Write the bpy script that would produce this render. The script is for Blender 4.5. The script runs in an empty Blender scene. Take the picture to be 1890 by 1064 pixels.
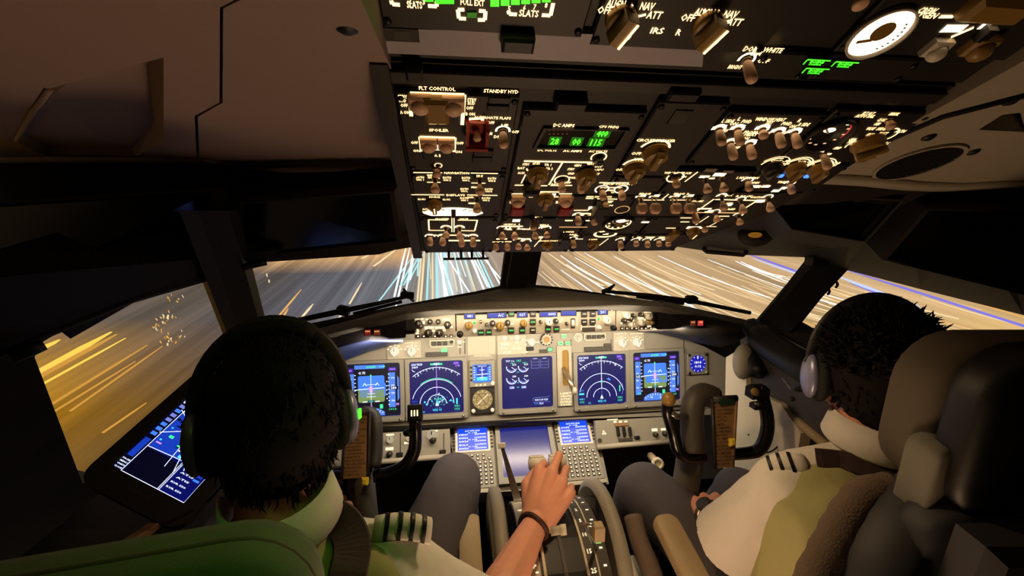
import bpy, bmesh, math, random
from mathutils import Matrix, Vector, noise
from mathutils.geometry import tessellate_polygon
sc = bpy.context.scene
COL = sc.collection
random.seed(7)
V = Vector
# ---------------------------------------------------------------- camera
FPX, CXP, CYP = 800.0, 945.0, 532.0
TILT = math.radians(10)
def rzxy(a, b, c):
    return Matrix.Rotation(a, 3, 'Z') @ Matrix.Rotation(b, 3, 'X') @ Matrix.Rotation(c, 3, 'Y')
RT = rzxy(0, -TILT, 0)
RC = RT @ rzxy(-.1285, -.0023, .0211)
CAM = RT @ V((-.213, -1.4734, .3285)) + V((0, 0, .86))
def ray(x, y): return RC @ V(((x - CXP) / FPX, 1, (CYP - y) / FPX))
def at(x, y, d): return CAM + ray(x, y) * d
def hit(x, y, p0, n):
    r = ray(x, y)
    return CAM + r * ((V(p0) - CAM).dot(V(n)) / r.dot(V(n)))
def proj(p):
    d = RC.transposed() @ (V(p) - CAM)
    return CXP + FPX * d.x / d.y, CYP - FPX * d.z / d.y
cd = bpy.data.cameras.new('camera')
cam = bpy.data.objects.new('camera', cd)
COL.objects.link(cam)
cd.sensor_fit = 'HORIZONTAL'
cd.sensor_width = 36
cd.lens = FPX * 36 / 1890
cd.clip_start = .02
cd.clip_end = 20000
m3 = Matrix((RC.col[0], RC.col[2], -RC.col[1])).transposed()
cam.matrix_world = Matrix.Translation(CAM) @ m3.to_4x4()
sc.camera = cam

class Fr:
    """a flat mounting plane: u to the right, v up the plane, n out of it"""
    def __init__(s, o, u, v):
        s.o = V(o); s.u = V(u).normalized(); s.v = V(v).normalized(); s.n = s.u.cross(s.v).normalized()
    def P(s, a, b, h=0): return s.o + s.u * a + s.v * b + s.n * h
    def X(s, x, y, h=0): return hit(x, y, s.o + s.n * h, s.n)
    def px(s, x, y, h=0):
        d = s.X(x, y, h) - s.o
        return d.dot(s.u), d.dot(s.v)
    def at(s, a, b, h=0): return Fr(s.P(a, b, h), s.u, s.v)
    def M(s): return Matrix((s.u, s.v, s.n)).transposed()

# ---------------------------------------------------------------- materials
def srgb(r, g, b):
    f = lambda c: c / 12.92 if c <= .04045 else ((c + .055) / 1.055) ** 2.4
    return tuple(f(c / 255) for c in (r, g, b))
MATS = {}
def mat(name, rgb, rough=.5, metal=0, emit=0, bump=0, bscale=60, var=.0, spec=.5, lin=False):
    if name in MATS: return name
    m = bpy.data.materials.new(name)
    m.use_nodes = True
    nt = m.node_tree
    b = nt.nodes['Principled BSDF']
    c = rgb if lin else srgb(*rgb)
    if emit:
        b.inputs['Base Color'].default_value = (.01, .01, .01, 1)
        b.inputs['Emission Color'].default_value = (*c, 1)
        b.inputs['Emission Strength'].default_value = emit
        b.inputs['Roughness'].default_value = .4
    else:
        b.inputs['Base Color'].default_value = (*c, 1)
        b.inputs['Roughness'].default_value = rough
        b.inputs['Metallic'].default_value = metal
        b.inputs['Specular IOR Level'].default_value = spec
        tc = nt.nodes.new('ShaderNodeTexCoord')
        if var or bump:
            n = nt.nodes.new('ShaderNodeTexNoise')
            n.inputs['Scale'].default_value = bscale
            n.inputs['Detail'].default_value = 4
            nt.links.new(tc.outputs['Object'], n.inputs['Vector'])
        if var:
            mx = nt.nodes.new('ShaderNodeMix'); mx.data_type = 'RGBA'
            mx.inputs[6].default_value = (*[x * (1 - var) for x in c], 1)
            mx.inputs[7].default_value = (*[min(1, x * (1 + var)) for x in c], 1)
            nt.links.new(n.outputs['Fac'], mx.inputs[0])
            nt.links.new(mx.outputs[2], b.inputs['Base Color'])
        if bump:
            bp = nt.nodes.new('ShaderNodeBump')
            bp.inputs['Strength'].default_value = bump
            bp.inputs['Distance'].default_value = .002
            nt.links.new(n.outputs['Fac'], bp.inputs['Height'])
            nt.links.new(bp.outputs['Normal'], b.inputs['Normal'])
    MATS[name] = m
    return name

mat('panel_grey', (150, 144, 130), .55, var=.05, bscale=25)
mat('panel_light', (176, 168, 150), .5, var=.05, bscale=25)
mat('panel_dark', (66, 62, 56), .55)
mat('bezel', (140, 136, 124), .45)
mat('charcoal', (40, 38, 37), .5, var=.1)
mat('black', (14, 13, 13), .5)
mat('black_gloss', (8, 8, 9), .2)
mat('rubber', (20, 19, 19), .8)
mat('overhead_plate', (37, 34, 31), .5, var=.08, bscale=40)
mat('overhead_base', (30, 28, 26), .55)
mat('overhead_metal', (186, 182, 196), .45, var=.06)
mat('knob_tan', (150, 118, 58), .4)
mat('knob_white', (222, 214, 196), .4)
mat('knob_dark', (48, 43, 38), .35)
mat('switch_tip', (250, 206, 172), .4)
mat('switch_metal', (170, 150, 120), .3, metal=.8)
mat('steel', (176, 172, 164), .25, metal=.9)
mat('guard_red', (150, 30, 16), .35)
mat('cream_paint', (214, 205, 180), .55, var=.04, bscale=12)
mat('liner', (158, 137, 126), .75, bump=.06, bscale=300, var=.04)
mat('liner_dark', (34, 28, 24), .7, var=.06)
mat('liner_green', (168, 160, 140), .7, var=.05)
mat('seam', (8, 7, 7), .8)
mat('glare_top', (112, 110, 104), .7, bump=.1, bscale=200, var=.08)
mat('glare_face', (26, 24, 30), .6)
mat('legend', (255, 206, 140), emit=3.2)
mat('legend_dim', (255, 196, 126), emit=1.1)
mat('legend_soft', (255, 226, 180), emit=1.5)
mat('glow_white', (255, 228, 186), emit=2.2)
mat('green_digit', (70, 255, 40), emit=3.0)
mat('green_dim', (30, 190, 20), emit=.25)
mat('green_bright', (60, 255, 30), emit=1.8)
mat('green_lamp', (120, 255, 150), emit=1.5)
mat('green_button', (90, 235, 110), emit=1.0)
mat('red_dim', (190, 40, 40), emit=.35)
mat('red_lamp', (220, 60, 60), emit=.9)
mat('amber_dim', (170, 70, 40), emit=.35)
mat('scr_dark', (4, 12, 96), emit=1.0)
mat('scr_blue', (24, 62, 190), emit=1.0)
mat('scr_sky', (64, 124, 236), emit=1.25)
mat('scr_tape', (78, 128, 226), emit=1.2)
mat('scr_ground', (122, 146, 80), emit=1.15)
mat('scr_black', (4, 5, 30), emit=.8)
mat('scr_white', (216, 224, 255), emit=1.8)
mat('scr_grey', (110, 120, 200), emit=1.3)
mat('scr_cyan', (70, 210, 236), emit=1.5)
mat('scr_green', (60, 226, 150), emit=1.4)
mat('scr_mag', (190, 130, 250), emit=1.5)
mat('scr_purple', (60, 30, 170), emit=1.1)
mat('scr_lcd', (26, 76, 236), emit=1.15)
mat('scr_amber', (250, 214, 150), emit=1.2)
mat('led_blue', (60, 110, 255), emit=3)
mat('cloth_white', (228, 222, 212), .85, bump=.15, bscale=900)
mat('cloth_vest', (166, 162, 108), .8, bump=.15, bscale=700, var=.06)
mat('trouser', (74, 68, 72), .85, bump=.2, bscale=700, var=.1)
mat('skin', (232, 164, 136), .5, var=.06, bscale=90)
mat('hair', (20, 15, 14), .8, spec=.2, var=.3, bscale=200)
mat('strap', (62, 44, 44), .75, bump=.2, bscale=600)
mat('seat_cloth', (108, 118, 92), .9, bump=.25, bscale=900)
mat('seat_shell', (52, 52, 56), .6)
mat('bolster_grey', (128, 124, 112), .9, bump=.25, bscale=900)
mat('seat_pad', (100, 90, 76), .9, bump=.25, bscale=900, var=.06)
mat('sheepskin', (116, 98, 84), .95, bump=1.0, bscale=350, var=.2)
mat('armrest', (176, 156, 122), .6, var=.04)
mat('leather_brown', (60, 34, 24), .6)
mat('yellow_tab', (240, 214, 60), .5)
mat('check_plate', (150, 116, 78), .55)
mat('check_text', (54, 40, 28), .6)
mat('nail', (232, 176, 150), .35)
mat('eye_white', (230, 226, 220), .3)
mat('purple_lamp', (110, 70, 230), emit=.6)

# ---------------------------------------------------------------- mesh builder
GLY = {}
def glyph(s):
    if s not in GLY:
        cu = bpy.data.curves.new('t', 'FONT'); cu.body = s; cu.size = 1; cu.resolution_u = 1; cu.offset = .018
        o = bpy.data.objects.new('t', cu); COL.objects.link(o)
        me = bpy.data.meshes.new_from_object(o)
        vs = [(v.co.x, v.co.y) for v in me.vertices]; fs = [tuple(p.vertices) for p in me.polygons]
        bpy.data.objects.remove(o); bpy.data.curves.remove(cu); bpy.data.meshes.remove(me)
        if vs:
            x0 = min(v[0] for v in vs); x1 = max(v[0] for v in vs); y0 = min(v[1] for v in vs); y1 = max(v[1] for v in vs)
            vs = [(v[0] - (x0 + x1) / 2, v[1] - (y0 + y1) / 2) for v in vs]
            GLY[s] = (vs, fs, x1 - x0, y1 - y0)
        else: GLY[s] = ([], [], 1, 1)
    return GLY[s]

class MB:
    def __init__(s): s.isl = []; s.v = []; s.f = []; s.mi = []; s.sm = []; s.mats = []
    def add(s, vs, fs, m, smooth=False):
        if m not in s.mats: s.mats.append(m)
        k = s.mats.index(m); b = len(s.v); s.isl.append((b, len(s.f)))
        s.v.extend(V(v) for v in vs)
        for f in fs:
            s.f.append(tuple(b + i for i in f)); s.mi.append(k); s.sm.append(smooth)
        return s
    def box(s, F, a, b, w, h, z0, z1, m, ch=0.0):
        c = lambda w, h, z: [F.P(a + x * w / 2, b + y * h / 2, z) for x, y in ((-1, -1), (1, -1), (1, 1), (-1, 1))]
        rings = [c(w, h, z0), c(w, h, z1 - ch)] + ([c(w - 2 * ch, h - 2 * ch, z1)] if ch else [])
        return s.loft(rings, m)
    def cbox(s, c, d, m, R=None, ch=0):
        R = R or Matrix.Identity(3)
        F = Fr(c, R.col[0], R.col[1])
        return s.box(F, 0, 0, d[0], d[1], -d[2] / 2, d[2] / 2, m, ch)
    def loft(s, rings, m, caps=True, smooth=False, closed=False):
        n = len(rings[0]); vs = [p for r in rings for p in r]; fs = []
        k = len(rings)
        for i in range(k if closed else k - 1):
            i2 = (i + 1) % k
            for j in range(n):
                j2 = (j + 1) % n
                fs.append((i * n + j, i * n + j2, i2 * n + j2, i2 * n + j))
        if caps and not closed:
            fs.append(tuple(range(n - 1, -1, -1))); fs.append(tuple((k - 1) * n + j for j in range(n)))
        return s.add(vs, fs, m, smooth)
    def prism(s, pts, d, m, smooth=False):
        return s.loft([list(pts), [V(p) + V(d) for p in pts]], m, smooth=smooth)
    def hole(s, F, outer, inners, z0, z1, m):
        loops = [outer] + inners; flat = [p for l in loops for p in l]; n = len(flat)
        tri = tessellate_polygon([[V((p[0], p[1], 0)) for p in l] for l in loops])
        vs = [F.P(p[0], p[1], z0) for p in flat] + [F.P(p[0], p[1], z1) for p in flat]
        fs = [tuple(t) for t in tri] + [tuple(n + i for i in reversed(t)) for t in tri]
        b = 0
        for l in loops:
            k = len(l)
            fs += [(b + i, b + (i + 1) % k, n + b + (i + 1) % k, n + b + i) for i in range(k)]
            b += k
        return s.add(vs, fs, m)
    def tube(s, path, r, m, seg=8, smooth=True, flat=1.0, up=None, caps=True):
        path = [V(p) for p in path]; n = len(path)
        rr = r if isinstance(r, (list, tuple)) else [r] * n
        rings = []; prev = V(up) if up else None
        for i, p in enumerate(path):
            t = (path[min(i + 1, n - 1)] - path[max(i - 1, 0)]).normalized()
            if prev is None:
                prev = V((0, 0, 1)) if abs(t.z) < .9 else V((1, 0, 0))
            a = (prev - t * prev.dot(t)).normalized(); b = t.cross(a); prev = a
            rings.append([p + (a * math.cos(q) * flat + b * math.sin(q)) * rr[i] for q in [2 * math.pi * j / seg for j in range(seg)]])
        return s.loft(rings, m, smooth=smooth, caps=caps)
    def lathe(s, o, ax, prof, m, seg=16, smooth=True, ref=None):
        ax = V(ax).normalized(); ref = V(ref) if ref else (V((0, 0, 1)) if abs(ax.z) < .9 else V((1, 0, 0)))
        a = (ref - ax * ref.dot(ax)).normalized(); b = ax.cross(a)
        return s.loft([[V(o) + ax * h + (a * math.cos(q) + b * math.sin(q)) * max(r, 1e-5) for q in [2 * math.pi * j / seg for j in range(seg)]] for r, h in prof], m, smooth=smooth)
    def ell(s, c, r, m, R=None, seg=16, rings=10, f=None):
        R = R or Matrix.Identity(3); L = []
        for i in range(rings + 1):
            t = -math.pi / 2 + math.pi * i / rings
            row = []
            for j in range(seg):
                q = 2 * math.pi * j / seg
                p = V((math.cos(t) * math.cos(q) + (1e-4 * math.cos(q) if i in (0, rings) else 0), math.cos(t) * math.sin(q) + (1e-4 * math.sin(q) if i in (0, rings) else 0), math.sin(t)))
                if f: p = f(p)
                row.append(V(c) + R @ V((p.x * r[0], p.y * r[1], p.z * r[2])))
            L.append(row)
        return s.loft(L, m, smooth=True)
    def cap(s, a, b, ra, rb, m, seg=14):
        """tapered capsule from a to b"""
        a = V(a); b = V(b); t = b - a; l = t.length; t.normalize()
        pr = [(ra * math.sin(x), -ra * math.cos(x)) for x in [math.pi / 2 * k / 4 for k in range(5)]]
        pr += [(rb * math.cos(x), l + rb * math.sin(x)) for x in [math.pi / 2 * k / 4 for k in range(5)]]
        return s.lathe(a, t, pr, m, seg)
    # flat graphics on a frame, a hair thick
    def flat(s, F, pts, m, h=0.0, t=.0):
        ps = [F.P(a, b, h) for a, b in pts]
        if t: return s.prism(ps, F.n * t, m)
        return s.add(ps, [tuple(range(len(ps)))], m)
    def rect(s, F, a, b, w, h, m, z=0.0, t=0.0):
        return s.flat(F, [(a - w / 2, b - h / 2), (a + w / 2, b - h / 2), (a + w / 2, b + h / 2), (a - w / 2, b + h / 2)], m, z, t)
    def line(s, F, p, q, w, m, z=0.0):
        d = V((q[0] - p[0], q[1] - p[1])); l = d.length or 1e-6; d /= l; nx, ny = -d.y * w / 2, d.x * w / 2
        return s.flat(F, [(p[0] + nx, p[1] + ny), (p[0] - nx, p[1] - ny), (q[0] - nx, q[1] - ny), (q[0] + nx, q[1] + ny)], m, z)
    def pline(s, F, pts, w, m, z=0.0):
        for p, q in zip(pts, pts[1:]): s.line(F, p, q, w, m, z)
        return s
    def arc(s, F, a, b, r, t0, t1, w, m, z=0.0, n=24, ry=None):
        ry = ry or r; vs = []; fs = []
        for i in range(n + 1):
            t = t0 + (t1 - t0) * i / n; c, d = math.cos(t), math.sin(t)
            vs += [F.P(a + (r - w / 2) * c, b + (ry - w / 2) * d, z), F.P(a + (r + w / 2) * c, b + (ry + w / 2) * d, z)]
        fs = [(2 * i, 2 * i + 1, 2 * i + 3, 2 * i + 2) for i in range(n)]
        return s.add(vs, fs, m)
    def disc(s, F, a, b, r, m, z=0.0, n=20, ry=None):
        return s.flat(F, [(a + r * math.cos(2 * math.pi * i / n), b + (ry or r) * math.sin(2 * math.pi * i / n)) for i in range(n)], m, z)
    def text(s, F, a, b, w, h, tx, m, z=.0004, rot=0):
        vs, fs, gw, gh = glyph(tx)
        kx = w / gw if w else h / gh; ky = h / gh if h else kx
        c, d = math.cos(rot), math.sin(rot)
        return s.add([F.P(a + x * kx * c - y * ky * d, b + x * kx * d + y * ky * c, z) for x, y in vs], fs, m)
    def build(s, name, parent=None, org=None, kind=None, label=None, loc=None):
        if name == 'lettering' and len(s.isl) > 1:      # marks far apart become parts of their own
            n = len(s.isl); bb = []
            for i in range(n):
                e = s.isl[i + 1][0] if i + 1 < n else len(s.v); q = s.v[s.isl[i][0]:e]
                bb.append(([min(v[k] for v in q) for k in range(3)], [max(v[k] for v in q) for k in range(3)]) if q else None)
            par = list(range(n))
            def root(i):
                while par[i] != i: i = par[i]
                return i
            for i in range(n):
                for j in range(i):
                    if bb[i] is None or bb[j] is None: par[root(i)] = root(j); continue
                    g = sum(max(0, bb[i][0][k] - bb[j][1][k], bb[j][0][k] - bb[i][1][k]) ** 2 for k in range(3)) ** .5
                    if g < .017: par[root(i)] = root(j)
            gr = {}
            for i in range(n): gr.setdefault(root(i), []).append(i)
            if len(gr) > 1:
                o = None
                for ids in gr.values():
                    m2 = MB()
                    for i in ids:
                        b0, f0 = s.isl[i]; b1, f1 = s.isl[i + 1] if i + 1 < n else (len(s.v), len(s.f))
                        for fi in range(f0, f1):
                            pass
                        if f1 > f0: m2.add(s.v[b0:b1], [[x - b0 for x in f] for f in s.f[f0:f1]], s.mats[s.mi[f0]], s.sm[f0])
                    if m2.v: m2.isl = []; o = m2.build(name, parent, org, kind, label)
                return o
        me = bpy.data.meshes.new(name)
        po = V((0, 0, 0))
        if parent is not None: po = wloc(parent)
        if org is None:
            if parent is None and s.v:
                xs = [v.x for v in s.v]; ys = [v.y for v in s.v]
                org = V(((min(xs) + max(xs)) / 2, (min(ys) + max(ys)) / 2, min(v.z for v in s.v)))
            else: org = po
        org = V(org)
        me.from_pydata([v - org for v in s.v], [], s.f)
        for m in s.mats: me.materials.append(MATS[m])
        me.polygons.foreach_set('material_index', s.mi)
        me.polygons.foreach_set('use_smooth', s.sm)
        bm = bmesh.new(); bm.from_mesh(me)
        bmesh.ops.recalc_face_normals(bm, faces=bm.faces[:])
        bm.to_mesh(me); bm.free()
        o = bpy.data.objects.new(name, me); COL.objects.link(o)
        if parent is not None: o.parent = parent
        o.location = (loc if loc is not None else org) - po
        if kind: o['kind'] = kind
        if label: o['label'] = label
        return o
def wloc(o):
    p = V((0, 0, 0))
    while o is not None: p = p + o.location; o = o.parent
    return p
def tag(o, label, cat, group=None, kind=None):
    o['label'] = label; o['category'] = cat
    if group: o['group'] = group
    if kind: o['kind'] = kind
    return o
def thing(name, label, cat, loc, group=None):
    o = bpy.data.objects.new(name, None); COL.objects.link(o)
    o.empty_display_size = .02
    o.location = V(loc)
    return tag(o, label, cat, group)
def place(name, src, parent, loc):
    """another object using a mesh already built (its own copy in the scene)"""
    o = src.copy(); o.name = name; COL.objects.link(o)
    o.parent = parent
    o.location = V(loc) - (wloc(parent) if parent is not None else V((0, 0, 0)))
    return o
def rrect(w, h, r, n=4):
    out = []
    for cx, cy, t0 in ((1, 1, 0), (-1, 1, 90), (-1, -1, 180), (1, -1, 270)):
        for i in range(n + 1):
            t = math.radians(t0 + 90 * i / n)
            out.append((cx * (w / 2 - r) + r * math.cos(t), cy * (h / 2 - r) + r * math.sin(t)))
    return out
def spline(pts, k=4):
    pts = [V(p) for p in pts]; out = []
    P = [2 * pts[0] - pts[1]] + pts + [2 * pts[-1] - pts[-2]]
    for i in range(1, len(P) - 2):
        for j in range(k):
            t = j / k
            a, b, c, d = P[i - 1], P[i], P[i + 1], P[i + 2]
            out.append(.5 * (2 * b + (c - a) * t + (2 * a - 5 * b + 4 * c - d) * t * t + (3 * b - a - 3 * c + d) * t ** 3))
    out.append(pts[-1])
    return out

# mounting planes
c10, s10 = math.cos(TILT), math.sin(TILT)
MIP = Fr((0, 0, .86), (1, 0, 0), (0, s10, c10))
MCP = Fr((0, -.23, 1.13), (1, 0, 0), (0, math.sin(.09), math.cos(.09)))
s38, c38 = math.sin(math.radians(38)), math.cos(math.radians(38))
LDU = Fr((.012, -.054, .633), (1, 0, 0), (0, c38, s38))
s29, c29 = math.sin(math.radians(29)), math.cos(math.radians(29))
OHP = Fr((0, -.67713, 1.37947), (1, 0, 0), (0, -c29, s29))
# ---------------------------------------------------------------- outside: city at night below the aircraft
FW = ray(815, 300).normalized()
EX = (V((1, 0, 0)) - FW * FW.x).normalized()
UPG = EX.cross(FW).normalized()
HG = 30.0
GO = CAM - UPG * HG
def nd(nt, t, **k):
    n = nt.nodes.new(t)
    for a, b in k.items(): setattr(n, a, b)
    return n
def mth(nt, op, a, b=None, c=None):
    n = nd(nt, 'ShaderNodeMath', operation=op)
    for i, x in enumerate((a, b, c)):
        if x is None: continue
        if isinstance(x, (int, float)): n.inputs[i].default_value = x
        else: nt.links.new(x, n.inputs[i])
    return n.outputs[0]
def ramp(nt, fac, stops):
    n = nd(nt, 'ShaderNodeValToRGB'); cr = n.color_ramp
    while len(cr.elements) < len(stops): cr.elements.new(.5)
    for e, (p, c) in zip(cr.elements, stops):
        e.position = p; e.color = (*srgb(*c), 1)
    nt.links.new(fac, n.inputs[0]); return n.outputs[0]
def mixc(nt, f, a, b, mode='MIX'):
    n = nd(nt, 'ShaderNodeMix', data_type='RGBA', blend_type=mode)
    for i, x in ((0, f), (6, a), (7, b)):
        if isinstance(x, (int, float)): n.inputs[i].default_value = x
        elif isinstance(x, tuple): n.inputs[i].default_value = (*x, 1)
        else: nt.links.new(x, n.inputs[i])
    return n.outputs[2]
def ground_material():
    m = bpy.data.materials.new('city_ground'); m.use_nodes = True; nt = m.node_tree
    for n in list(nt.nodes): nt.nodes.remove(n)
    out = nd(nt, 'ShaderNodeOutputMaterial'); em = nd(nt, 'ShaderNodeEmission')
    nt.links.new(em.outputs[0], out.inputs[0])
    tc = nd(nt, 'ShaderNodeTexCoord'); sp = nd(nt, 'ShaderNodeSeparateXYZ'); nt.links.new(tc.outputs['Object'], sp.inputs[0])
    x, y = sp.outputs[0], sp.outputs[1]
    a = mth(nt, 'ARCTAN2', x, HG)                         # bearing of a street seen from the flight path
    ly = mth(nt, 'LOGARITHM', mth(nt, 'MAXIMUM', y, 5.0), 10.0)
    fac = mth(nt, 'MULTIPLY_ADD', a, 1 / 2.8, .5)
    near = ramp(nt, fac, [(0, (196, 140, 20)), (.11, (226, 160, 24)), (.14, (150, 104, 24)), (.18, (136, 98, 44)), (.3, (112, 92, 74)), (.5, (150, 140, 140)), (.62, (196, 170, 136)), (.8, (214, 176, 124)), (1, (222, 180, 110))])
    far = ramp(nt, fac, [(0, (90, 74, 60)), (.12, (104, 92, 82)), (.2, (98, 96, 104)), (.33, (122, 122, 130)), (.44, (158, 150, 142)), (.5, (222, 230, 230)), (.56, (190, 184, 176)), (.63, (184, 168, 156)), (.75, (190, 160, 130)), (.86, (208, 172, 128)), (1, (212, 176, 130))])
    mr = nd(nt, 'ShaderNodeMapRange'); nt.links.new(ly, mr.inputs[0])
    mr.inputs[1].default_value = 1.74; mr.inputs[2].default_value = 1.95
    base = mixc(nt, mr.outputs[0], near, far)
    # distant bank of lights on the left, past the dark stretch
    mr2 = nd(nt, 'ShaderNodeMapRange'); nt.links.new(ly, mr2.inputs[0])
    mr2.inputs[1].default_value = 2.09; mr2.inputs[2].default_value = 2.16
    lf = nd(nt, 'ShaderNodeMapRange'); nt.links.new(fac, lf.inputs[0])
    lf.inputs[1].default_value = .46; lf.inputs[2].default_value = .36
    base = mixc(nt, mth(nt, 'MULTIPLY', mr2.outputs[0], lf.outputs[0]), base, srgb(226, 178, 124))
    # long streaks
    def streak(sa, sy, lo, hi):
        cb = nd(nt, 'ShaderNodeCombineXYZ')
        nt.links.new(mth(nt, 'MULTIPLY', a, sa), cb.inputs[0]); nt.links.new(mth(nt, 'MULTIPLY', ly, sy), cb.inputs[1])
        n = nd(nt, 'ShaderNodeTexNoise'); n.inputs['Scale'].default_value = 1; n.inputs['Detail'].default_value = 3
        nt.links.new(cb.outputs[0], n.inputs['Vector'])
        r = nd(nt, 'ShaderNodeMapRange'); nt.links.new(n.outputs['Fac'], r.inputs[0])
        r.inputs[1].default_value = .3; r.inputs[2].default_value = .72; r.inputs[3].default_value = lo; r.inputs[4].default_value = hi
        return r.outputs[0]
    s = mth(nt, 'MULTIPLY', streak(22, 1.3, .68, 1.28), streak(90, 2.2, .88, 1.14))
    base = mixc(nt, 1.0, base, s, 'MULTIPLY')
    nt.links.new(base, em.inputs[0]); em.inputs[1].default_value = 1.0
    MATS['city_ground'] = m
ground_material()
mb = MB()
ys = [8, 30, 100, 400, 2000, 9000]
rows = [[GO + FW * y + EX * x for x in (-6 * y - 200, 6 * y + 200)] for y in ys]
mb.add([p for r in rows for p in r], [(2 * i, 2 * i + 1, 2 * i + 3, 2 * i + 2) for i in range(len(ys) - 1)], 'city_ground')
g = mb.build('ground', org=V((0, 0, 0)), kind='structure')
MG = Matrix((EX, FW, UPG)).transposed().to_4x4(); MG.translation = GO
g.data.transform(MG.inverted()); g.matrix_world = MG
g['label'] = 'night city ground blurred into warm streaks beneath the aircraft'
# light trails: strips of light lying on the ground along the flight path
mat('trail_white', (236, 246, 250), emit=1.5)
mat('trail_cyan', (168, 226, 232), emit=1.25)
mat('trail_gold', (255, 206, 84), emit=1.2)
mat('trail_orange', (240, 176, 96), emit=1.1)
mat('trail_haze', (236, 196, 144), emit=1.05)
mat('trail_amber', (220, 158, 66), emit=1.0)
mat('trail_cream', (255, 228, 180), emit=1.05)
mat('trail_violet', (128, 118, 226), emit=1.15)
mat('trail_blue', (182, 196, 255), emit=1.4)
TZ = [.3]
def trail(mb, x0, y0, x1, y1, wpx, m, bend=0.0):
    """a street light dragged from far pixel (x0,y0) to near pixel (x1,y1) over the ground"""
    P = [hit(x0 + (x1 - x0) * t, y0 + (y1 - y0) * t + bend * math.sin(math.pi * t), GO + UPG * TZ[0], UPG) for t in [i / 6 for i in range(7)]]
    L = []
    for i, p in enumerate(P):
        t = (P[min(i + 1, 6)] - P[max(i - 1, 0)]).normalized(); sd = t.cross(UPG).normalized()
        w = wpx * (p - CAM).length / FPX / 2
        w *= .25 + .75 * min(1, 3 * i / 6)
        L.append([p - sd * w, p + sd * w, p + sd * w + UPG * .1, p - sd * w + UPG * .1])
    mb.loft(L, m)
rnd = random.Random(3)
A = MB()
for k in range(26):
    x = 752 + k * 5.2 + rnd.uniform(-3, 3); y1 = rnd.uniform(505, 585)
    dx = (x - 815) * rnd.uniform(.75, 1.05) * (y1 - 455) / 150 + 12
    trail(A, x, 452, x + dx, y1, rnd.uniform(1.4, 4.5), rnd.choice(['trail_white', 'trail_white', 'trail_cyan', 'trail_cream']), 0)
for x0, y0, x1, y1 in ((773, 462, 738, 530), (779, 462, 745, 527), (785, 462, 752, 525), (765, 470, 700, 556), (806, 462, 826, 546), (822, 470, 866, 540), (812, 470, 836, 545), (866, 460, 900, 530), (880, 462, 928, 520)):
    trail(A, x0, y0, x1, y1, 2.6, 'trail_cyan' if x0 % 2 else 'trail_white')
TZ[0] += .5; tag(A.build('light_trails'), 'white and cyan light trails fanning out straight ahead of the nose', 'light trails', kind='stuff')
A = MB()
for k in range(64):
    x = rnd.uniform(985, 1400); y = 455 + rnd.uniform(0, 60) + (x - 985) * .05
    sl = .75 * (y - 330) / max(60, x - 800) + .12; L = rnd.uniform(90, 300)
    trail(A, x, y, x + L, y + L * sl, rnd.uniform(1.4, 5), rnd.choice(['trail_cream', 'trail_cream', 'trail_haze', 'trail_haze', 'trail_white']), 5)
TZ[0] += .5; tag(A.build('light_trails'), 'cream light trails sweeping past the first officer windshield beside the centre post', 'light trails', kind='stuff')
A = MB()
for k in range(40):
    x = rnd.uniform(1380, 1760); y = 470 + (x - 1380) * .2 + rnd.uniform(0, 130)
    L = rnd.uniform(120, 330)
    trail(A, x, y, x + L, y + L * .29, rnd.uniform(1.5, 5), rnd.choice(['trail_cream', 'trail_haze', 'trail_haze', 'trail_orange', 'trail_cream']), 2)
TZ[0] += .5; tag(A.build('light_trails'), 'wide orange and cream light trails behind the dark haired first officer', 'light trails', kind='stuff')
A = MB()
for x0, y0, x1, y1, w, m in ((1370, 466, 1500, 512, 8, 'trail_violet'), (1390, 478, 1500, 516, 5, 'trail_blue'), (1560, 498, 1900, 606, 9, 'trail_violet'), (1545, 510, 1690, 566, 10, 'trail_blue'), (1570, 524, 1700, 572, 5, 'trail_violet'), (1640, 510, 1900, 590, 4, 'trail_orange')):
    trail(A, x0, y0, x1, y1, w, m)
TZ[0] += .5; tag(A.build('light_trails'), 'violet and pale blue band of light trails crossing the top of the side window', 'light trails', kind='stuff')
A = MB()
for x0, y0, x1, y1, w, m in ((205, 614, 60, 694, 12, 'trail_gold'), (215, 618, 66, 700, 9, 'trail_amber'), (232, 625, 70, 715, 4, 'trail_gold'), (272, 638, 88, 752, 4, 'trail_amber'), (250, 668, 95, 764, 3, 'trail_amber'), (420, 615, 396, 638, 3, 'trail_cream'), (110, 628, 62, 652, 9, 'trail_gold'), (270, 745, 190, 800, 3, 'trail_amber'), (300, 640, 130, 760, 3, 'trail_amber')):
    trail(A, x0, y0, x1, y1, w, m)
TZ[0] += .5; tag(A.build('light_trails'), 'broad golden light trails seen through the captain side window', 'light trails', kind='stuff')
A = MB()
for x0, y0, x1, y1, w, m in ((556, 535, 510, 590, 3, 'trail_orange'), (578, 562, 556, 588, 4, 'trail_cream'), (668, 522, 645, 562, 3, 'trail_cream'), (532, 570, 520, 590, 3, 'trail_orange'), (640, 568, 620, 596, 3, 'trail_cream'), (600, 466, 560, 478, 5, 'trail_cream'), (660, 462, 630, 474, 5, 'trail_cream'), (700, 460, 668, 478, 4, 'trail_cream'), (735, 458, 690, 492, 4, 'trail_cream'), (560, 470, 540, 476, 4, 'trail_cream')):
    trail(A, x0, y0, x1, y1, w, m)
TZ[0] += .5; tag(A.build('light_trails'), 'short sparse orange light trails above the hair of the captain', 'light trails', kind='stuff')
A = MB()
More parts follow.
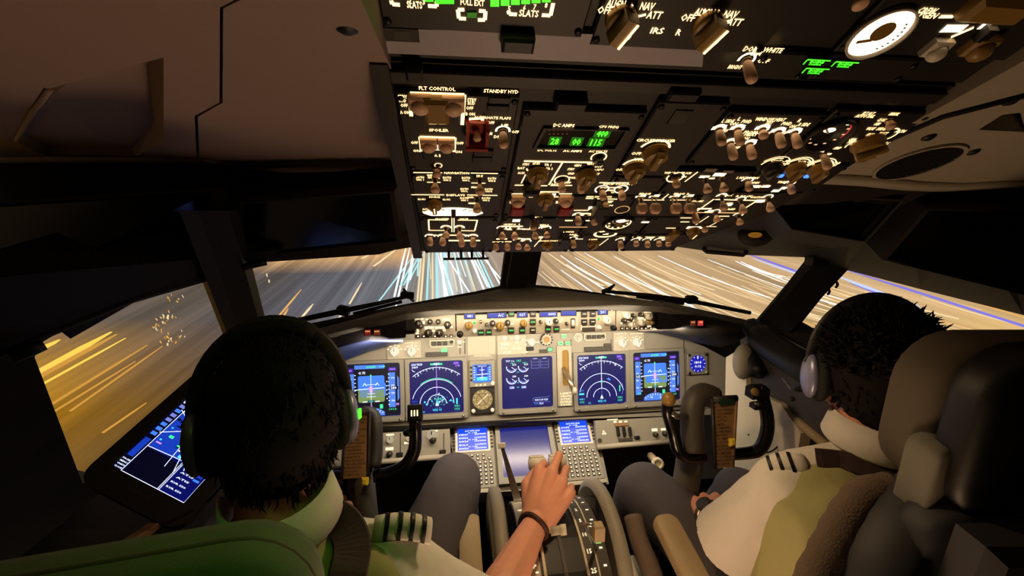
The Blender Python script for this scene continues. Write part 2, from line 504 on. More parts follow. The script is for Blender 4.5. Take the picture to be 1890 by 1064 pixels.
for k in range(46):
    c = rnd.choice([(318, 552), (303, 590), (308, 625), (330, 630), (290, 610), (318, 588)])
    x = rnd.gauss(c[0], 9); y = rnd.gauss(c[1], 7)
    p = hit(x, y, GO + UPG * .5, UPG); d = (p - CAM).length
    A.tube([p, p + (EX * rnd.uniform(-1, 1) + UPG * rnd.uniform(.5, 2)) * .0025 * d], rnd.uniform(.0006, .0013) * d, rnd.choice(['trail_orange', 'trail_cream', 'trail_amber']), seg=6)
for x, y in ((493, 511), (497, 522)):
    p = hit(x, y, GO + UPG * .5, UPG); d = (p - CAM).length
    A.tube([p, p + UPG * .006 * d], .0012 * d, 'trail_cream', seg=6)
tag(A.build('light_cluster'), 'shaking amber sparkle of town lights in the captain side window', 'city lights', kind='stuff')
# night sky
w = bpy.data.worlds.new('night_sky'); sc.world = w; w.use_nodes = True; nt = w.node_tree
bg = nt.nodes['Background']
tc = nd(nt, 'ShaderNodeTexCoord'); sp = nd(nt, 'ShaderNodeSeparateXYZ'); nt.links.new(tc.outputs['Generated'], sp.inputs[0])
nt.links.new(ramp(nt, mth(nt, 'MULTIPLY_ADD', sp.outputs[2], .5, .5), [(0, (70, 52, 30)), (.5, (170, 138, 104)), (.62, (120, 100, 84)), (1, (40, 36, 36))]), bg.inputs[0])
bg.inputs[1].default_value = .5
# ---------------------------------------------------------------- shell: windows, liner, floor
# flat windshield panes: centre post on x = 0, side pillars mirrored
def on_x0(x, y): return hit(x, y, (0, 0, 0), (1, 0, 0))
PB, PT, PIL = on_x0(950, 530), on_x0(962, 462), at(460, 540, 1.13)
def plane3(a, b, c):
    n = (b - a).cross(c - a).normalized()
    return n if n.y < 0 else -n
NL = plane3(PB, PT, PIL); NR = V((-NL.x, NL.y, NL.z))
WL = Fr(PB, (-NL).cross(V((0, 0, 1))), V((0, 0, 1)) - NL * NL.z)
if WL.n.dot(NL) < 0: WL = Fr(PB, NL.cross(V((0, 0, 1))) * -1, V((0, 0, 1)) - NL * NL.z)
WR = Fr(PB, V((-WL.u.x, WL.u.y, WL.u.z)) * -1, V((0, 0, 1)) - NR * NR.z)
LT, LB = WL.X(416, 503), WL.X(450, 606)      # pillar between windshield and side window, captain side
RT_, RB = WR.X(1530, 484), WR.X(1434, 596)
def side_frame(T, B, sx):
    d = (B - T).normalized()
    q = T + V((sx * .24, -.30, -.05))
    n = d.cross(q - T).normalized()
    if n.x * sx > 0: n = -n
    v = (V((0, 0, 1)) - n * n.z).normalized()
    return Fr(T, v.cross(n), v)
SL, SR = side_frame(LT, LB, -1), side_frame(RT_, RB, 1)
def uvs(F, pts, h=0): return [F.px(x, y, h) for x, y in pts]
def xfr(F, p): d = V(p) - F.o; return (d.dot(F.u), d.dot(F.v))

glass = bpy.data.materials.new('window_glass'); glass.use_nodes = True
nt = glass.node_tree
for n in list(nt.nodes): nt.nodes.remove(n)
o_ = nd(nt, 'ShaderNodeOutputMaterial'); mxs = nd(nt, 'ShaderNodeMixShader')
tr_ = nd(nt, 'ShaderNodeBsdfTransparent'); gl_ = nd(nt, 'ShaderNodeBsdfGlossy'); gl_.inputs['Roughness'].default_value = .03
mxs.inputs[0].default_value = .05
tr_.inputs[0].default_value = (.96, .97, .96, 1)
nt.links.new(tr_.outputs[0], mxs.inputs[1]); nt.links.new(gl_.outputs[0], mxs.inputs[2])
nt.links.new(mxs.outputs[0], o_.inputs[0])
MATS['window_glass'] = glass
def clip_far(pts, F, lim): return pts

win_l = uvs(WL, [(447, 487), (700, 470), (762, 452), (937, 440), (924, 533), (880, 543), (745, 568), (560, 606), (478, 622)])
win_r = uvs(WR, [(1004, 440), (1250, 452), (1345, 466), (1502, 473), (1393, 600), (1250, 569), (1100, 545), (1030, 535), (988, 531)])
win_sl = uvs(SL, [(385, 519), (245, 560), (165, 606), (130, 626), (112, 612), (62, 640), (90, 634), (86, 648), (62, 660), (150, 890), (330, 900), (440, 660)][:5] + [(75, 634), (64, 660), (152, 892), (330, 930), (430, 640)])
win_sr = uvs(SR, [(1560, 496), (1900, 582), (1880, 700), (1620, 700), (1462, 608), (1480, 596)])
def windshield(F, win, pil_t, pil_b, name, label, n):
    sx = -1 if pil_t.x < 0 else 1
    pt, pb = xfr(F, pil_t), xfr(F, pil_b)
    d = V((pt[0] - pb[0], pt[1] - pb[1]))
    top = V(pt) + d * .22; bot = V(pb) - d * 6
    post_t, post_b = xfr(F, PT + (PT - PB) * .7), xfr(F, PB - (PT - PB) * 9)
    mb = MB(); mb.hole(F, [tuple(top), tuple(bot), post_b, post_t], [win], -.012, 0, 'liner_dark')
    mb.build(name, kind='structure', label=label)
    g = MB(); g.flat(F, win, 'window_glass', -.008)
    g.build('window_%d' % n, kind='structure')
windshield(WL, win_l, LT, LB, 'wall_front', 'dark frame around the captain windshield', 1)
windshield(WR, win_r, RT_, RB, 'wall_front', 'dark frame around the first officer windshield', 2)
def sidewall(F, T, B, win, name, label, n):
    sx = -1 if T.x < 0 else 1
    pt, pb = xfr(F, T), xfr(F, B); d = V((pt[0] - pb[0], pt[1] - pb[1]))
    top = V(pt) + d * .22; bot = V(pb) - d * 8
    vt = max(max(q[1] for q in win) + .03, top.y)
    sg = 1 if F.u.dot(V((0, -1, 0))) > 0 else -1
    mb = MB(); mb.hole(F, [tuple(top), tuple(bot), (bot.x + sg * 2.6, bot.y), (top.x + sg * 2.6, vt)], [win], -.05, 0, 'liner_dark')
    mb.build(name, kind='structure', label=label)
    g = MB(); g.flat(F, win, 'window_glass', -.03)
    g.build('window_%d' % n, kind='structure')
sidewall(SL, LT, LB, win_sl, 'wall_left', 'dark cockpit wall around the captain side window', 3)
sidewall(SR, RT_, RB, win_sr, 'wall_right', 'dark cockpit wall around the first officer side window', 4)
# centre post between the windshields
mb = MB()
wb, wt = .047, .047
mb.loft([[p + V((-w_, .02, 0)), p + V((w_, .02, 0)), p + V((w_ * .75, -.045, 0)), p + V((-w_ * .75, -.045, 0))] for p, w_ in ((PB + (PB - PT) * .3, .05), (PT, .044), (PT + (PT - PB) * 1.5, .044))], 'charcoal')
mb.build('trim_1', kind='structure', label='dark centre post between the two windshields')
# pillars between windshield and side windows
for T, B, k, lb in ((LT, LB, 2, 'dark pillar between windshield and captain side window'), (RT_, RB, 3, 'dark slanted pillar between windshield and first officer side window')):
    sx = -1 if T.x < 0 else 1
    mb = MB(); d = B - T
    for q in (0,):
        mb.loft([[p + V((-sx * .05, .03, 0)), p + V((-sx * .045, .0, 0)), p + V((-sx * .005, -.035, 0)), p + V((sx * .015, -.06, 0)), p + V((sx * .03, -.02, 0))] for p in (T - d * .8, T, B, B + d * .6)], 'charcoal')
    mb.build('trim_%d' % k, kind='structure', label=lb)
# floor, rear
mb = MB(); mb.cbox((0, -.9, -.03), (2.6, 3.0, .06), 'charcoal'); mb.build('floor', kind='structure', label='dark cockpit floor')
mb = MB(); mb.cbox((0, -2.4, 1.0), (2.6, .06, 2.2), 'liner_dark'); mb.build('wall_back', kind='structure', label='cockpit rear wall behind the photographer')
for sx, nm in ((-1, 'wall_left'), (1, 'wall_right')):
    mb = MB(); mb.cbox((sx * 1.3, -1.75, .8), (.06, 1.3, 1.8), 'liner_dark'); mb.build(nm, kind='structure', label='lower cockpit side wall, %s side' % ('captain' if sx < 0 else 'first officer'))
mb = MB(); mb.cbox((0, .18, .40), (1.44, .05, 1.1), 'black'); mb.build('wall_front', kind='structure', label='dark bulkhead behind the instrument panels')
mb = MB(); mb.cbox((0, -1.2, 1.98), (2.7, 2.6, .05), 'liner_dark'); mb.build('ceiling', kind='structure', label='cockpit roof above the overhead panels')

# --- ceiling liner, captain side: a thick moulded panel with a stepped seam
CZ = 1.555
CL = Fr((0, 0, CZ), (1, 0, 0), V((0, -1, 0)))       # faces down
def cpx(x, y): return CL.px(x, y)
edge_px = [(-160, 291), (120, 290), (250, 290), (365, 291), (430, 302), (500, 311), (600, 308), (738, 296)]
front = [cpx(x, y) for x, y in edge_px]
xr = -.262
inner = [cpx(x, y) for x, y in ((365, 291), (362, 215), (408, 190), (409, 20), (430, 3))]
# inboard smooth panel
pa = [cpx(x, y) for x, y in ((368, 291), (430, 302), (500, 311), (600, 308))]
poly_in = pa + [(xr, cpx(738, 296)[1]), (xr, 1.3)] + [cpx(470, -12), cpx(440, 2), cpx(412, 16), cpx(411, 190), cpx(365, 216)]
mb = MB(); mb.prism([CL.P(a, b) for a, b in poly_in], V((0, 0, .03)), 'liner'); 
o = mb.build('ceiling', kind='structure', label='smooth beige ceiling liner beside the overhead panel')
poly_out = [(-1.32, cpx(0, 291)[1]), cpx(0, 291), cpx(120, 290), cpx(250, 290), cpx(363, 291), cpx(359, 214), cpx(405, 189), cpx(406, 14), cpx(436, -2), cpx(470, -18), (cpx(470, -18)[0] + .0, 1.3), (-1.32, 1.3)]
rec = [cpx(x, y) for x, y in ((302, 106), (90, 164), (60, 205), (30, 258), (82, 285), (252, 288), (302, 262))]
mb = MB(); mb.hole(CL, poly_out, [rec], -.03, 0, 'liner')
rc = V((sum(p[0] for p in rec) / 7, sum(p[1] for p in rec) / 7))
sh_ = [(a + (rc.x - a) * .10, b + (rc.y - b) * .10) for a, b in rec]
mb.loft([[CL.P(a, b, 0) for a, b in rec], [CL.P(a, b, -.010 - .022 * (k in (0, 1, 6))) for k, (a, b) in enumerate(sh_)]], 'liner', caps=False)
mb.flat(CL, sh_, 'liner', -.0) if 0 else mb.add([CL.P(a, b, -.010 - .022 * (k in (0, 1, 6))) for k, (a, b) in enumerate(sh_)], [(0, 1, 2), (0, 2, 6), (6, 2, 5), (2, 3, 5), (3, 4, 5)], 'liner')
mb.tube([CL.P(a, b, .001) for a, b in rec[1:6]], .003, 'liner', seg=6)
mb.build('ceiling', kind='structure', label='ceiling liner with a recessed grip pocket above the captain side window')
mb = MB(); p = [CL.P(*cpx(x, y), -.012) for x, y in ((366, 300), (364, 255), (361, 215), (407, 189), (408, 100), (408, 18), (440, -2), (480, -20))]
mb.tube(p, .006, 'seam', seg=6); mb.build('trim_4', kind='structure', label='black stepped seam between the two ceiling liner panels')
mb = MB(); q = cpx(641, 57); mb.lathe(CL.P(*q, -.004), (0, 0, -1), [(.009, 0), (.009, .003), (.003, .006), (0, .006)], 'black'); 
tag(mb.build('ceiling_hook'), 'small dark fastener on the beige ceiling liner near the overhead panel', 'hook')
# front roll of the liner, then the dark header down to the windows
def wall_pt(F, x, y): return F.X(x, y, .0)
top_l = [CL.P(*f) for f in front]
mid_px = [(0, 300), (120, 299), (250, 299), (365, 300), (430, 316), (500, 325), (600, 322), (738, 306)]
HDR = []
def on_header(x, y, k=.95):
    bpy.context.view_layer.update(); dg = bpy.context.evaluated_depsgraph_get(); best = None; d = ray(x, y).normalized()
    for o in HDR:
        ok, loc, nr, _ = o.evaluated_get(dg).ray_cast(CAM - o.location, d)
        if ok and (best is None or (loc + o.location - CAM).length < best[0]): best = ((loc + o.location - CAM).length, loc + o.location)
    return CAM + (best[1] - CAM) * k if best else at(x, y, .95)
def header(name, label, tops, mids, lows, m1='liner', m2='liner_dark'):
    mb = MB(); n = len(tops)
    # short roll
    r1 = [t + V((0, .012, .004)) for t in tops]
    L = [tops, [(a + b) / 2 + V((0, .0, .0)) for a, b in zip(tops, mids)], mids, lows]
    vs = [p for r in L for p in r]
    mb.add(vs[:3 * n], [(r * n + j, r * n + j + 1, (r + 1) * n + j + 1, (r + 1) * n + j) for r in range(2) for j in range(n - 1)], m1, True)
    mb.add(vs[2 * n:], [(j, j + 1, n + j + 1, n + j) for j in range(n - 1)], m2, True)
    o = mb.build(name, kind='structure', label=label)
    so = o.modifiers.new('thick', 'SOLIDIFY'); so.thickness = .012; so.offset = 0
    HDR.append(o); return o
mids = [t + V((0, .03, -.006)) for t in top_l]
low_px = [(-170, 740), (60, 632), (250, 556), (400, 510), (447, 484), (540, 478), (690, 468), (764, 455)]
lows = [SL.X(x, y, .004) for x, y in low_px[:4]] + [WL.X(x, y, .004) for x, y in low_px[4:]]
header('ceiling', 'dark curved header above the captain windows', top_l, mids, lows)

mb = MB(); mb.prism([WL.X(764, 452), PT + (PT - PB) * .5, WR.X(1250, 449), OHP.P(.165, -.012, -.03), OHP.P(-.278, -.012, -.03)], V((0, 0, .012)), 'liner_dark'); mb.build('ceiling', kind='structure', label='dark closing panel between the overhead panel and the windshields')
# --- ceiling liner, first officer side
CZR = 1.52
CR = Fr((0, -.947, 1.525), (1, 0, 0), V((0, -.927, .375)))
fr_px = [(1512, 322), (1560, 322), (1620, 326), (1700, 335), (1780, 338), (1850, 334), (2200, 326)]
frr = [CR.px(x, y) for x, y in fr_px]
recr = [CR.px(x, y) for x, y in ((1806, 240), (1850, 212), (1885, 208), (1893, 244))]
gq = CR.px(1693, 300); 
hole_c = [(gq[0] + .062 * math.cos(t), gq[1] + .062 * math.sin(t)) for t in [2 * math.pi * i / 28 for i in range(28)]]
poly = [(1.25, frr[-1][1])] + list(reversed(frr)) + [(.272, frr[0][1] + .02), (.292, .75), (1.25, .75)]
mb = MB(); mb.hole(CR, poly, [recr], -.03, 0, 'liner_green')
mb.flat(CR, recr, 'black', -.028)
gx = [CR.X(x, y, .001) for x, y in ((1575, 292), (1640, 258), (1740, 215), (1890, 176))]
mb.tube(gx, .0035, 'seam', seg=6)
mb.build('ceiling', kind='structure', label='grey green ceiling liner around the round speaker grille')
for x, y in ((1714, 253), (1796, 280), (1866, 186)):
    pass
tops = [CR.P(*f) for f in frr]
mids = [t + V((0, .025, -.006)) for t in tops]
low_px = [(1250, 452), (1345, 466), (1500, 472), (1560, 494), (1700, 530), (1890, 578), (2250, 680)]
lows = [WR.X(x, y, .004) for x, y in low_px[:3]] + [SR.X(x, y, .004) for x, y in low_px[3:]]
header('ceiling', 'dark curved header above the first officer windows', tops, mids, lows, 'liner_green')
# speaker grille
t = thing('speaker_grille', 'round black mesh speaker grille in the grey green ceiling liner', 'speaker', CR.P(*gq))
GF = CR.at(*gq); circ = lambda r: [(r * math.cos(2 * math.pi * i / 32), r * math.sin(2 * math.pi * i / 32)) for i in range(32)]
mb = MB(); mb.hole(GF, circ(.046), [circ(.042)], -.001, .003, 'liner_green'); mb.build('rim', t)
mb = MB(); mb.prism([GF.P(a, b, -.002) for a, b in circ(.042)], GF.n * .0025, 'black')
for i in range(-8, 9):
    w_ = math.sqrt(max(0, .0415 ** 2 - (i * .005) ** 2))
    mb.box(GF, i * .005, 0, .0012, 2 * w_, .0005, .0018, 'charcoal'); mb.box(GF, 0, i * .005, 2 * w_, .0012, .0005, .0018, 'charcoal')
mb.build('mesh', t)
scr = None
for x, y, lb in ((1714, 253, 'between the seam and the speaker grille'), (1796, 280, 'between the speaker grille and the grip recess'), (1866, 186, 'above the grip recess')):
    q = CR.px(x, y); mb = MB(); mb.lathe(CR.P(*q), CR.n, [(.007, -.002), (.007, .001), (.004, .003), (0, .003)], 'black', 12)
    tag(mb.build('liner_screw'), 'small dark ceiling screw ' + lb, 'screw', 'ceiling liner screws')
# eyebrow windows, black at night
def face_quad(L):
    ds = [(on_header(x, y, 1) - CAM).dot(RC.col[1]) for x, y in L]; d = min(ds) * .97
    m_ = sum(ds) / len(ds)
    return [at(x, y, d + (q - min(ds)) * .25) for (x, y), q in zip(L, ds)]
def eyebrow(n, P, lb):
    """P: four corner points on the header"""
    c = sum(P, V()) / 4; nn = (P[1] - P[0]).cross(P[3] - P[0]).normalized()
    if nn.dot(CAM - c) < 0: nn = -nn
    out = [c + (p - c) * 1.06 + nn * .0 for p in P]
    mb = MB()
    mb.loft([[p - nn * (.03 if n < 7 else .16) for p in out], [p + nn * .012 for p in out], [p + nn * .012 for p in P], [p - nn * .004 for p in P]], 'liner_dark', caps=False)
    mb.build('trim_%d' % n, kind='structure', label='frame of ' + lb)
    mb = MB(); mb.prism(P, nn * .004, 'black_gloss'); mb.build('window_%d' % n, kind='structure', label=lb)
eyebrow(5, [at(452, 372, .98), at(722, 352, .93), at(735, 440, 1.0), at(455, 470, 1.08)], 'dark overhead window ahead of the captain')
eyebrow(6, [at(-40, 380, .86), at(395, 352, .93), at(400, 470, 1.06), at(-40, 560, .9)], 'dark overhead window above the captain side window')
eyebrow(7, face_quad([(1405, 352), (1655, 374), (1590, 446), (1462, 424)]), 'dark overhead window ahead of the first officer')
eyebrow(8, face_quad([(1705, 382), (1960, 384), (1962, 552), (1630, 470)]), 'dark overhead window above the first officer side window')
# dim map light on the right header
t = thing('map_light', 'dim amber glowing map light on the dark header above the first officer windshield', 'light', on_header(1395, 434, .99))
mb = MB(); c = on_header(1395, 434, .97); nn = (CAM - c).normalized(); 
mb.ell(c, (.042, .02, .026), 'liner_dark', seg=20); mb.build('housing', t)
mat('amber_glow', (200, 130, 40), emit=.35)
mb = MB(); mb.ell(c + nn * .018, (.018, .007, .007), 'amber_glow'); mb.build('lens', t)
# ---------------------------------------------------------------- main instrument panel
def pts(F, L, h=0): return [F.px(x, y, h) for x, y in L]
t = thing('instrument_board', 'wide grey main instrument panel below the glareshield, carrying the displays', 'instrument panel', (0, 0, .74))
outl = pts(MIP, [(585, 690), (602, 662), (660, 640), (745, 618), (850, 612), (1200, 603), (1300, 640), (1352, 668), (1358, 765), (1180, 770), (585, 792)])
mb = MB(); mb.prism([MIP.P(a, b, -.03) for a, b in outl], MIP.n * .0292, 'panel_grey'); mb.build('panel_plate', t)
# blank raised sub panels
def sub(F, x0, y0, x1, y1, m, hgt, par, name, label=None, h0=0):
    a0, b0 = F.px(x0, y0); a1, b1 = F.px(x1, y1)
    mb = MB(); mb.box(F, (a0 + a1) / 2, (b0 + b1) / 2, abs(a1 - a0), abs(b1 - b0), h0, h0 + hgt, m, min(.0015, hgt / 2))
    return mb.build(name, par, label=label)
sub(MIP, 862, 622, 915, 655, 'panel_light', .003, t, 'blank_plate', 'plain pale cover plate')
mb = MB()
for x in (849, 858, 918, 1054, 1128, 1262):
    a, b = MIP.px(x, 640); mb.box(MIP, a, b, .002, .05, 0, .0006, 'seam')
mb.build('seam', t)
mb = MB()
for k in range(14):
    a, b = MIP.px(876 + k * 2.2, 657); mb.rect(MIP, a, b, .0028, .006 * (.6 + .4 * (k * 7 % 3) / 2), 'legend_soft', .0012)
mb.build('lettering', t)
# lower lip and dark gap under the displays
mb = MB(); L = [MIP.P(a, -.118, h) for a, h in ((-.62, 0), (.60, 0))]
mb.tube([MIP.P(-.62, -.128, -.02), MIP.P(.6, -.128, -.02)], .02, 'charcoal', seg=12); mb.build('lower_lip', t)

# ---- display units
def screen_frame(F, x, y): a, b = F.px(x, y); return F.at(a, b)
S = .0848
def du(cx, cy, label, draw):
    F = MIP.at(cx, cy)
    t = thing('display_unit', label, 'display', F.P(0, -.1, 0), 'flight displays on the main panel')
    mb = MB(); w = .2035
    mb.hole(F, [(-.1015, -.104), (.1015, -.104), (.1015, .098), (-.1015, .098)], [[(x * 1.0, y) for x, y in rrect(.176, .176, .008)]], 0, .012, 'bezel')
    mb.box(F, 0, -.099, .2, .012, .012, .015, 'bezel', .001)
    mb.build('bezel', t)
    mb = MB(); mb.flat(F, rrect(.176, .176, .008), 'scr_dark', .004); mb.build('screen', t)
    mb = MB()
    for sx in (-1, 1): mb = MB(); mb.lathe(F.P(sx * .086, -.098, .0155), F.n, [(.004, 0), (.004, .002), (.002, .003), (0, .003)], 'steel', 10); mb.build('latch_screw', t)
    mb = MB(); draw(mb, F.at(0, 0, .0048)); mb.build('display_graphics', t)
    return t
def seg7(mb, F, x, y, w, h, m):
    mb.rect(F, x, y, w, h, m)
def scribble(mb, F, x, y, w, h, n, m, z=0.0006, seed=1):
    r = random.Random(seed); 
    for i in range(n):
        ww = w / n
        mb.rect(F, x - w / 2 + ww * (i + .5), y + r.uniform(-.1, .1) * h, ww * r.uniform(.45, .85), h * r.uniform(.5, 1), m, z)
def pfd(mb, F):
    mb.rect(F, 0, 0, .17, .17, 'scr_black')
    mb.flat(F, rrect(.082, .046, .006), 'scr_sky', .0003)
    mb.v = mb.v
    sky = [(-.047, .043), (-.043, .047), (.033, .047), (.037, .043), (.037, .001), (-.047, .001)]
    mb.flat(F, sky, 'scr_sky', .0003)
    mb.flat(F, [(-.047, .001), (.037, .001), (.037, -.036), (.033, -.04), (-.043, -.04), (-.047, -.036)], 'scr_ground', .0003)
    mb.rect(F, -.069, -.004, .02, .118, 'scr_tape', .0003)
    mb.rect(F, .061, -.002, .021, .115, 'scr_tape', .0003)
    mb.flat(F, [(.078, .045), (.084, .035), (.084, -.03), (.078, -.04)], 'scr_tape', .0003)
    mb.rect(F, -.01, .076, .095, .013, 'scr_tape', .0003); scribble(mb, F, -.005, .076, .03, .008, 5, 'scr_green', seed=3); scribble(mb, F, .03, .076, .02, .006, 3, 'scr_cyan', seed=4)
    mb.rect(F, -.072, .066, .022, .014, 'scr_purple', .0003); mb.rect(F, .063, .066, .026, .012, 'scr_purple', .0003)
    mb.text(F, -.072, .066, .012, .007, '160', 'scr_mag', .0006); mb.text(F, .063, .066, .018, .007, '3000', 'scr_mag', .0006)
    mb.text(F, -.034, .057, .022, .008, 'G 75', 'scr_white', .0006)
    mb.pline(F, [(-.058, .002), (-.03, .004), (.036, .006)], .0022, 'scr_white', .0006)
    mb.rect(F, -.006, .002, .012, .02, 'scr_mag', .0007); mb.line(F, (-.006, .044), (-.006, -.05), .0014, 'scr_white', .0008)
    for y_, w_ in ((.018, .04), (-.012, .024), (-.022, .03)): mb.line(F, (-.006 - w_ / 2, y_), (-.006 + w_ / 2, y_), .0013, 'scr_white', .0008)
    for sx in (-1, 1):
        mb.pline(F, [(-.006 + sx * .026, .014), (-.006 + sx * .02, .024), (-.006 + sx * .014, .014)], .0016, 'scr_white', .0009)
        mb.rect(F, -.006 + sx * .02, -.038, .014, .003, 'scr_white', .0009)
    mb.flat(F, [(-.006, .053), (-.010, .045), (-.002, .045)], 'scr_green', .0008)
    mb.rect(F, -.006, -.036, .02, .006, 'scr_black', .0009); mb.text(F, -.006, -.036, .014, .0045, '230', 'scr_cyan', .001)
    mb.rect(F, .068, .004, .026, .012, 'scr_black', .0008); mb.text(F, .066, .004, .018, .009, '280', 'scr_white', .001)
    mb.rect(F, -.069, .002, .018, .012, 'scr_black', .0008); mb.text(F, -.069, .002, .014, .009, '165', 'scr_white', .001)
    for i in range(9):
        mb.rect(F, -.056, .05 - i * .0125, .005, .002, 'scr_white', .0008); mb.rect(F, .051, .05 - i * .0125, .005, .002, 'scr_white', .0008)
        if i % 2: mb.text(F, -.071, .05 - i * .0125, .009, .006, str(200 - i * 10), 'scr_white', .0008); mb.text(F, .064, .05 - i * .0125, .011, .006, str(3200 - i * 100), 'scr_white', .0008)
    for i in range(5): mb.rect(F, .0445, .026 - i * .014, .003, .004, 'scr_white', .0008)
    mb.text(F, .062, -.066, .024, .006, '1013', 'scr_green', .0006); mb.rect(F, .026, -.055, .01, .014, 'scr_green', .0006); mb.text(F, .078, -.05, .008, .008, 'M', 'scr_mag', .0006)
    mb.text(F, -.066, -.058, .016, .006, '.265', 'scr_green', .0006)
    # compass rose at the bottom
    vs = [(-.006 + .066 * math.cos(q), -.124 + .066 * math.sin(q)) for q in [math.radians(50 + 80 * i / 12) for i in range(13)]]
    vs = [(x, min(y, 1)) for x, y in vs]
    mb.flat(F, [(vs[0][0], -.0845)] + vs + [(vs[-1][0], -.0845)], 'scr_tape', .0003)
    for i in range(9):
        q = math.radians(54 + 9 * i); mb.line(F, (-.006 + .064 * math.cos(q), -.124 + .064 * math.sin(q)), (-.006 + .057 * math.cos(q), -.124 + .057 * math.sin(q)), .0014, 'scr_white', .0008)
    mb.text(F, -.02, -.074, .006, .006, 'H', 'scr_white', .0008); mb.text(F, .016, -.075, .01, .006, '24', 'scr_white', .0008)
    mb.flat(F, [(-.006, -.058), (-.010, -.052), (-.002, -.052)], 'scr_mag', .0008)
def nd_draw(rr, green):
    def f(mb, F):
        cy = -.056 if green else -.061
        mb.rect(F, 0, 0, .17, .17, 'scr_dark')
        R = [.031, .056, .082] if green else [.030, .054, .082]
        for r_, g in zip(R, (0, 0, green)):
            mb.arc(F, 0, cy, r_, 0 if r_ < .07 else .25, math.pi if r_ < .07 else math.pi - .25, .0018, 'scr_white', .0003, 30)
            if g:
                mb.arc(F, 0, cy, r_ + .0035, .9, math.pi - .9, .0022, 'scr_green', .0003, 24)
        R3 = .124 if green else .128
        t0 = math.acos(.078 / R3)
        mb.arc(F, 0, cy - .002, R3, t0, math.pi - t0, .0018, 'scr_white', .0003, 30)
        for i in range(-7, 8):
            q = math.pi / 2 + i * math.radians(5.2); l = .010 if i % 2 else .006
            mb.line(F, (R3 * math.cos(q), cy + R3 * math.sin(q)), ((R3 - l) * math.cos(q), cy + (R3 - l) * math.sin(q)), .0014, 'scr_white', .0004)
        mb.line(F, (0, .078), (0, cy + .03), .0018, 'scr_mag' if green else 'scr_white', .0005)
        mb.line(F, (0, cy + .03), (0, cy - .02), .001, 'scr_grey', .0005)
        mb.flat(F, [(0, cy + .008), (-.006, cy - .006), (.006, cy - .006)], 'scr_white', .0006)
        mb.rect(F, 0, .077, .04, .006, 'scr_green', .0003); mb.text(F, 0, .078, .018, .009, '081', 'scr_white', .0008)
        mb.text(F, -.064, .078, .036, .008, 'GS160 TAS158', 'scr_white', .0006); mb.text(F, -.07, .069, .02, .007, '243/9', 'scr_white', .0006)
        mb.pline(F, [(-.08, .062), (-.076, .056), (-.07, .054)], .0016, 'scr_white', .0006)
        mb.rect(F, .066, .078, .022, .011, 'scr_purple', .0003); mb.text(F, .066, .078, .014, .007, 'RW24', 'scr_mag', .0006); mb.text(F, .07, .069, .014, .006, '4.1 NM', 'scr_mag', .0006)
        mb.text(F, -.06, .042, .006, .007, '3', 'scr_white', .0006); mb.text(F, .05, .05, .006, .007, '9', 'scr_white', .0006)
        mb.text(F, 0, .0, .006, .006, '20', 'scr_mag', .0006)
        r = random.Random(5 + green)
        if green:
            for i in range(60):
                x, y = r.gauss(.006, .016), r.gauss(cy + .012, .008)
                mb.rect(F, x, y, r.uniform(.001, .004), r.uniform(.001, .005), r.choice(['scr_cyan', 'scr_green', 'scr_cyan', 'scr_white']), .0007 + i * 1e-6)
            for x, y in ((-.04, cy + .008), (-.034, cy), (.046, cy + .01), (.054, cy + .006)): mb.rect(F, x, y, .005, .006, 'scr_cyan', .0007)
            mb.rect(F, -.073, cy + .012, .016, .004, 'scr_blue', .0006); mb.rect(F, -.073, cy - .002, .018, .012, 'scr_blue', .0006)
            mb.rect(F, .066, cy + .006, .005, .02, 'scr_cyan', .0006)
        else:
            mb.text(F, .0, .022 - .03, .012, .007, '084', 'scr_green', .0007)
            mb.flat(F, [(.018, -.0), (.026, .006), (.034, -.002), (.03, -.006)], 'scr_sky', .0006)
            mb.rect(F, -.073, -.048, .018, .006, 'scr_cyan', .0006); mb.rect(F, -.072, -.036, .014, .003, 'scr_sky', .0006)
            mb.rect(F, .066, -.034, .004, .022, 'scr_green', .0006)
            mb.arc(F, .072, -.035, .006, -1.6, 1.6, .0014, 'scr_grey', .0006, 10, ry=.02)
        mb.text(F, -.072, -.066, .018, .007, 'VOR 1', 'scr_cyan', .0006); mb.text(F, -.072, -.076, .016, .007, '113.2', 'scr_green', .0006)
        mb.text(F, .066, -.066, .018, .007, 'VOR 2', 'scr_green', .0006); mb.text(F, .066, -.076, .016, .007, '115.8', 'scr_green', .0006)
        mb.text(F, .0, -.076, .03, .008, 'WX +5', 'scr_cyan', .0006); mb.text(F, -.045, -.081, .01, .005, 'TFC', 'scr_cyan', .0006)
    return f
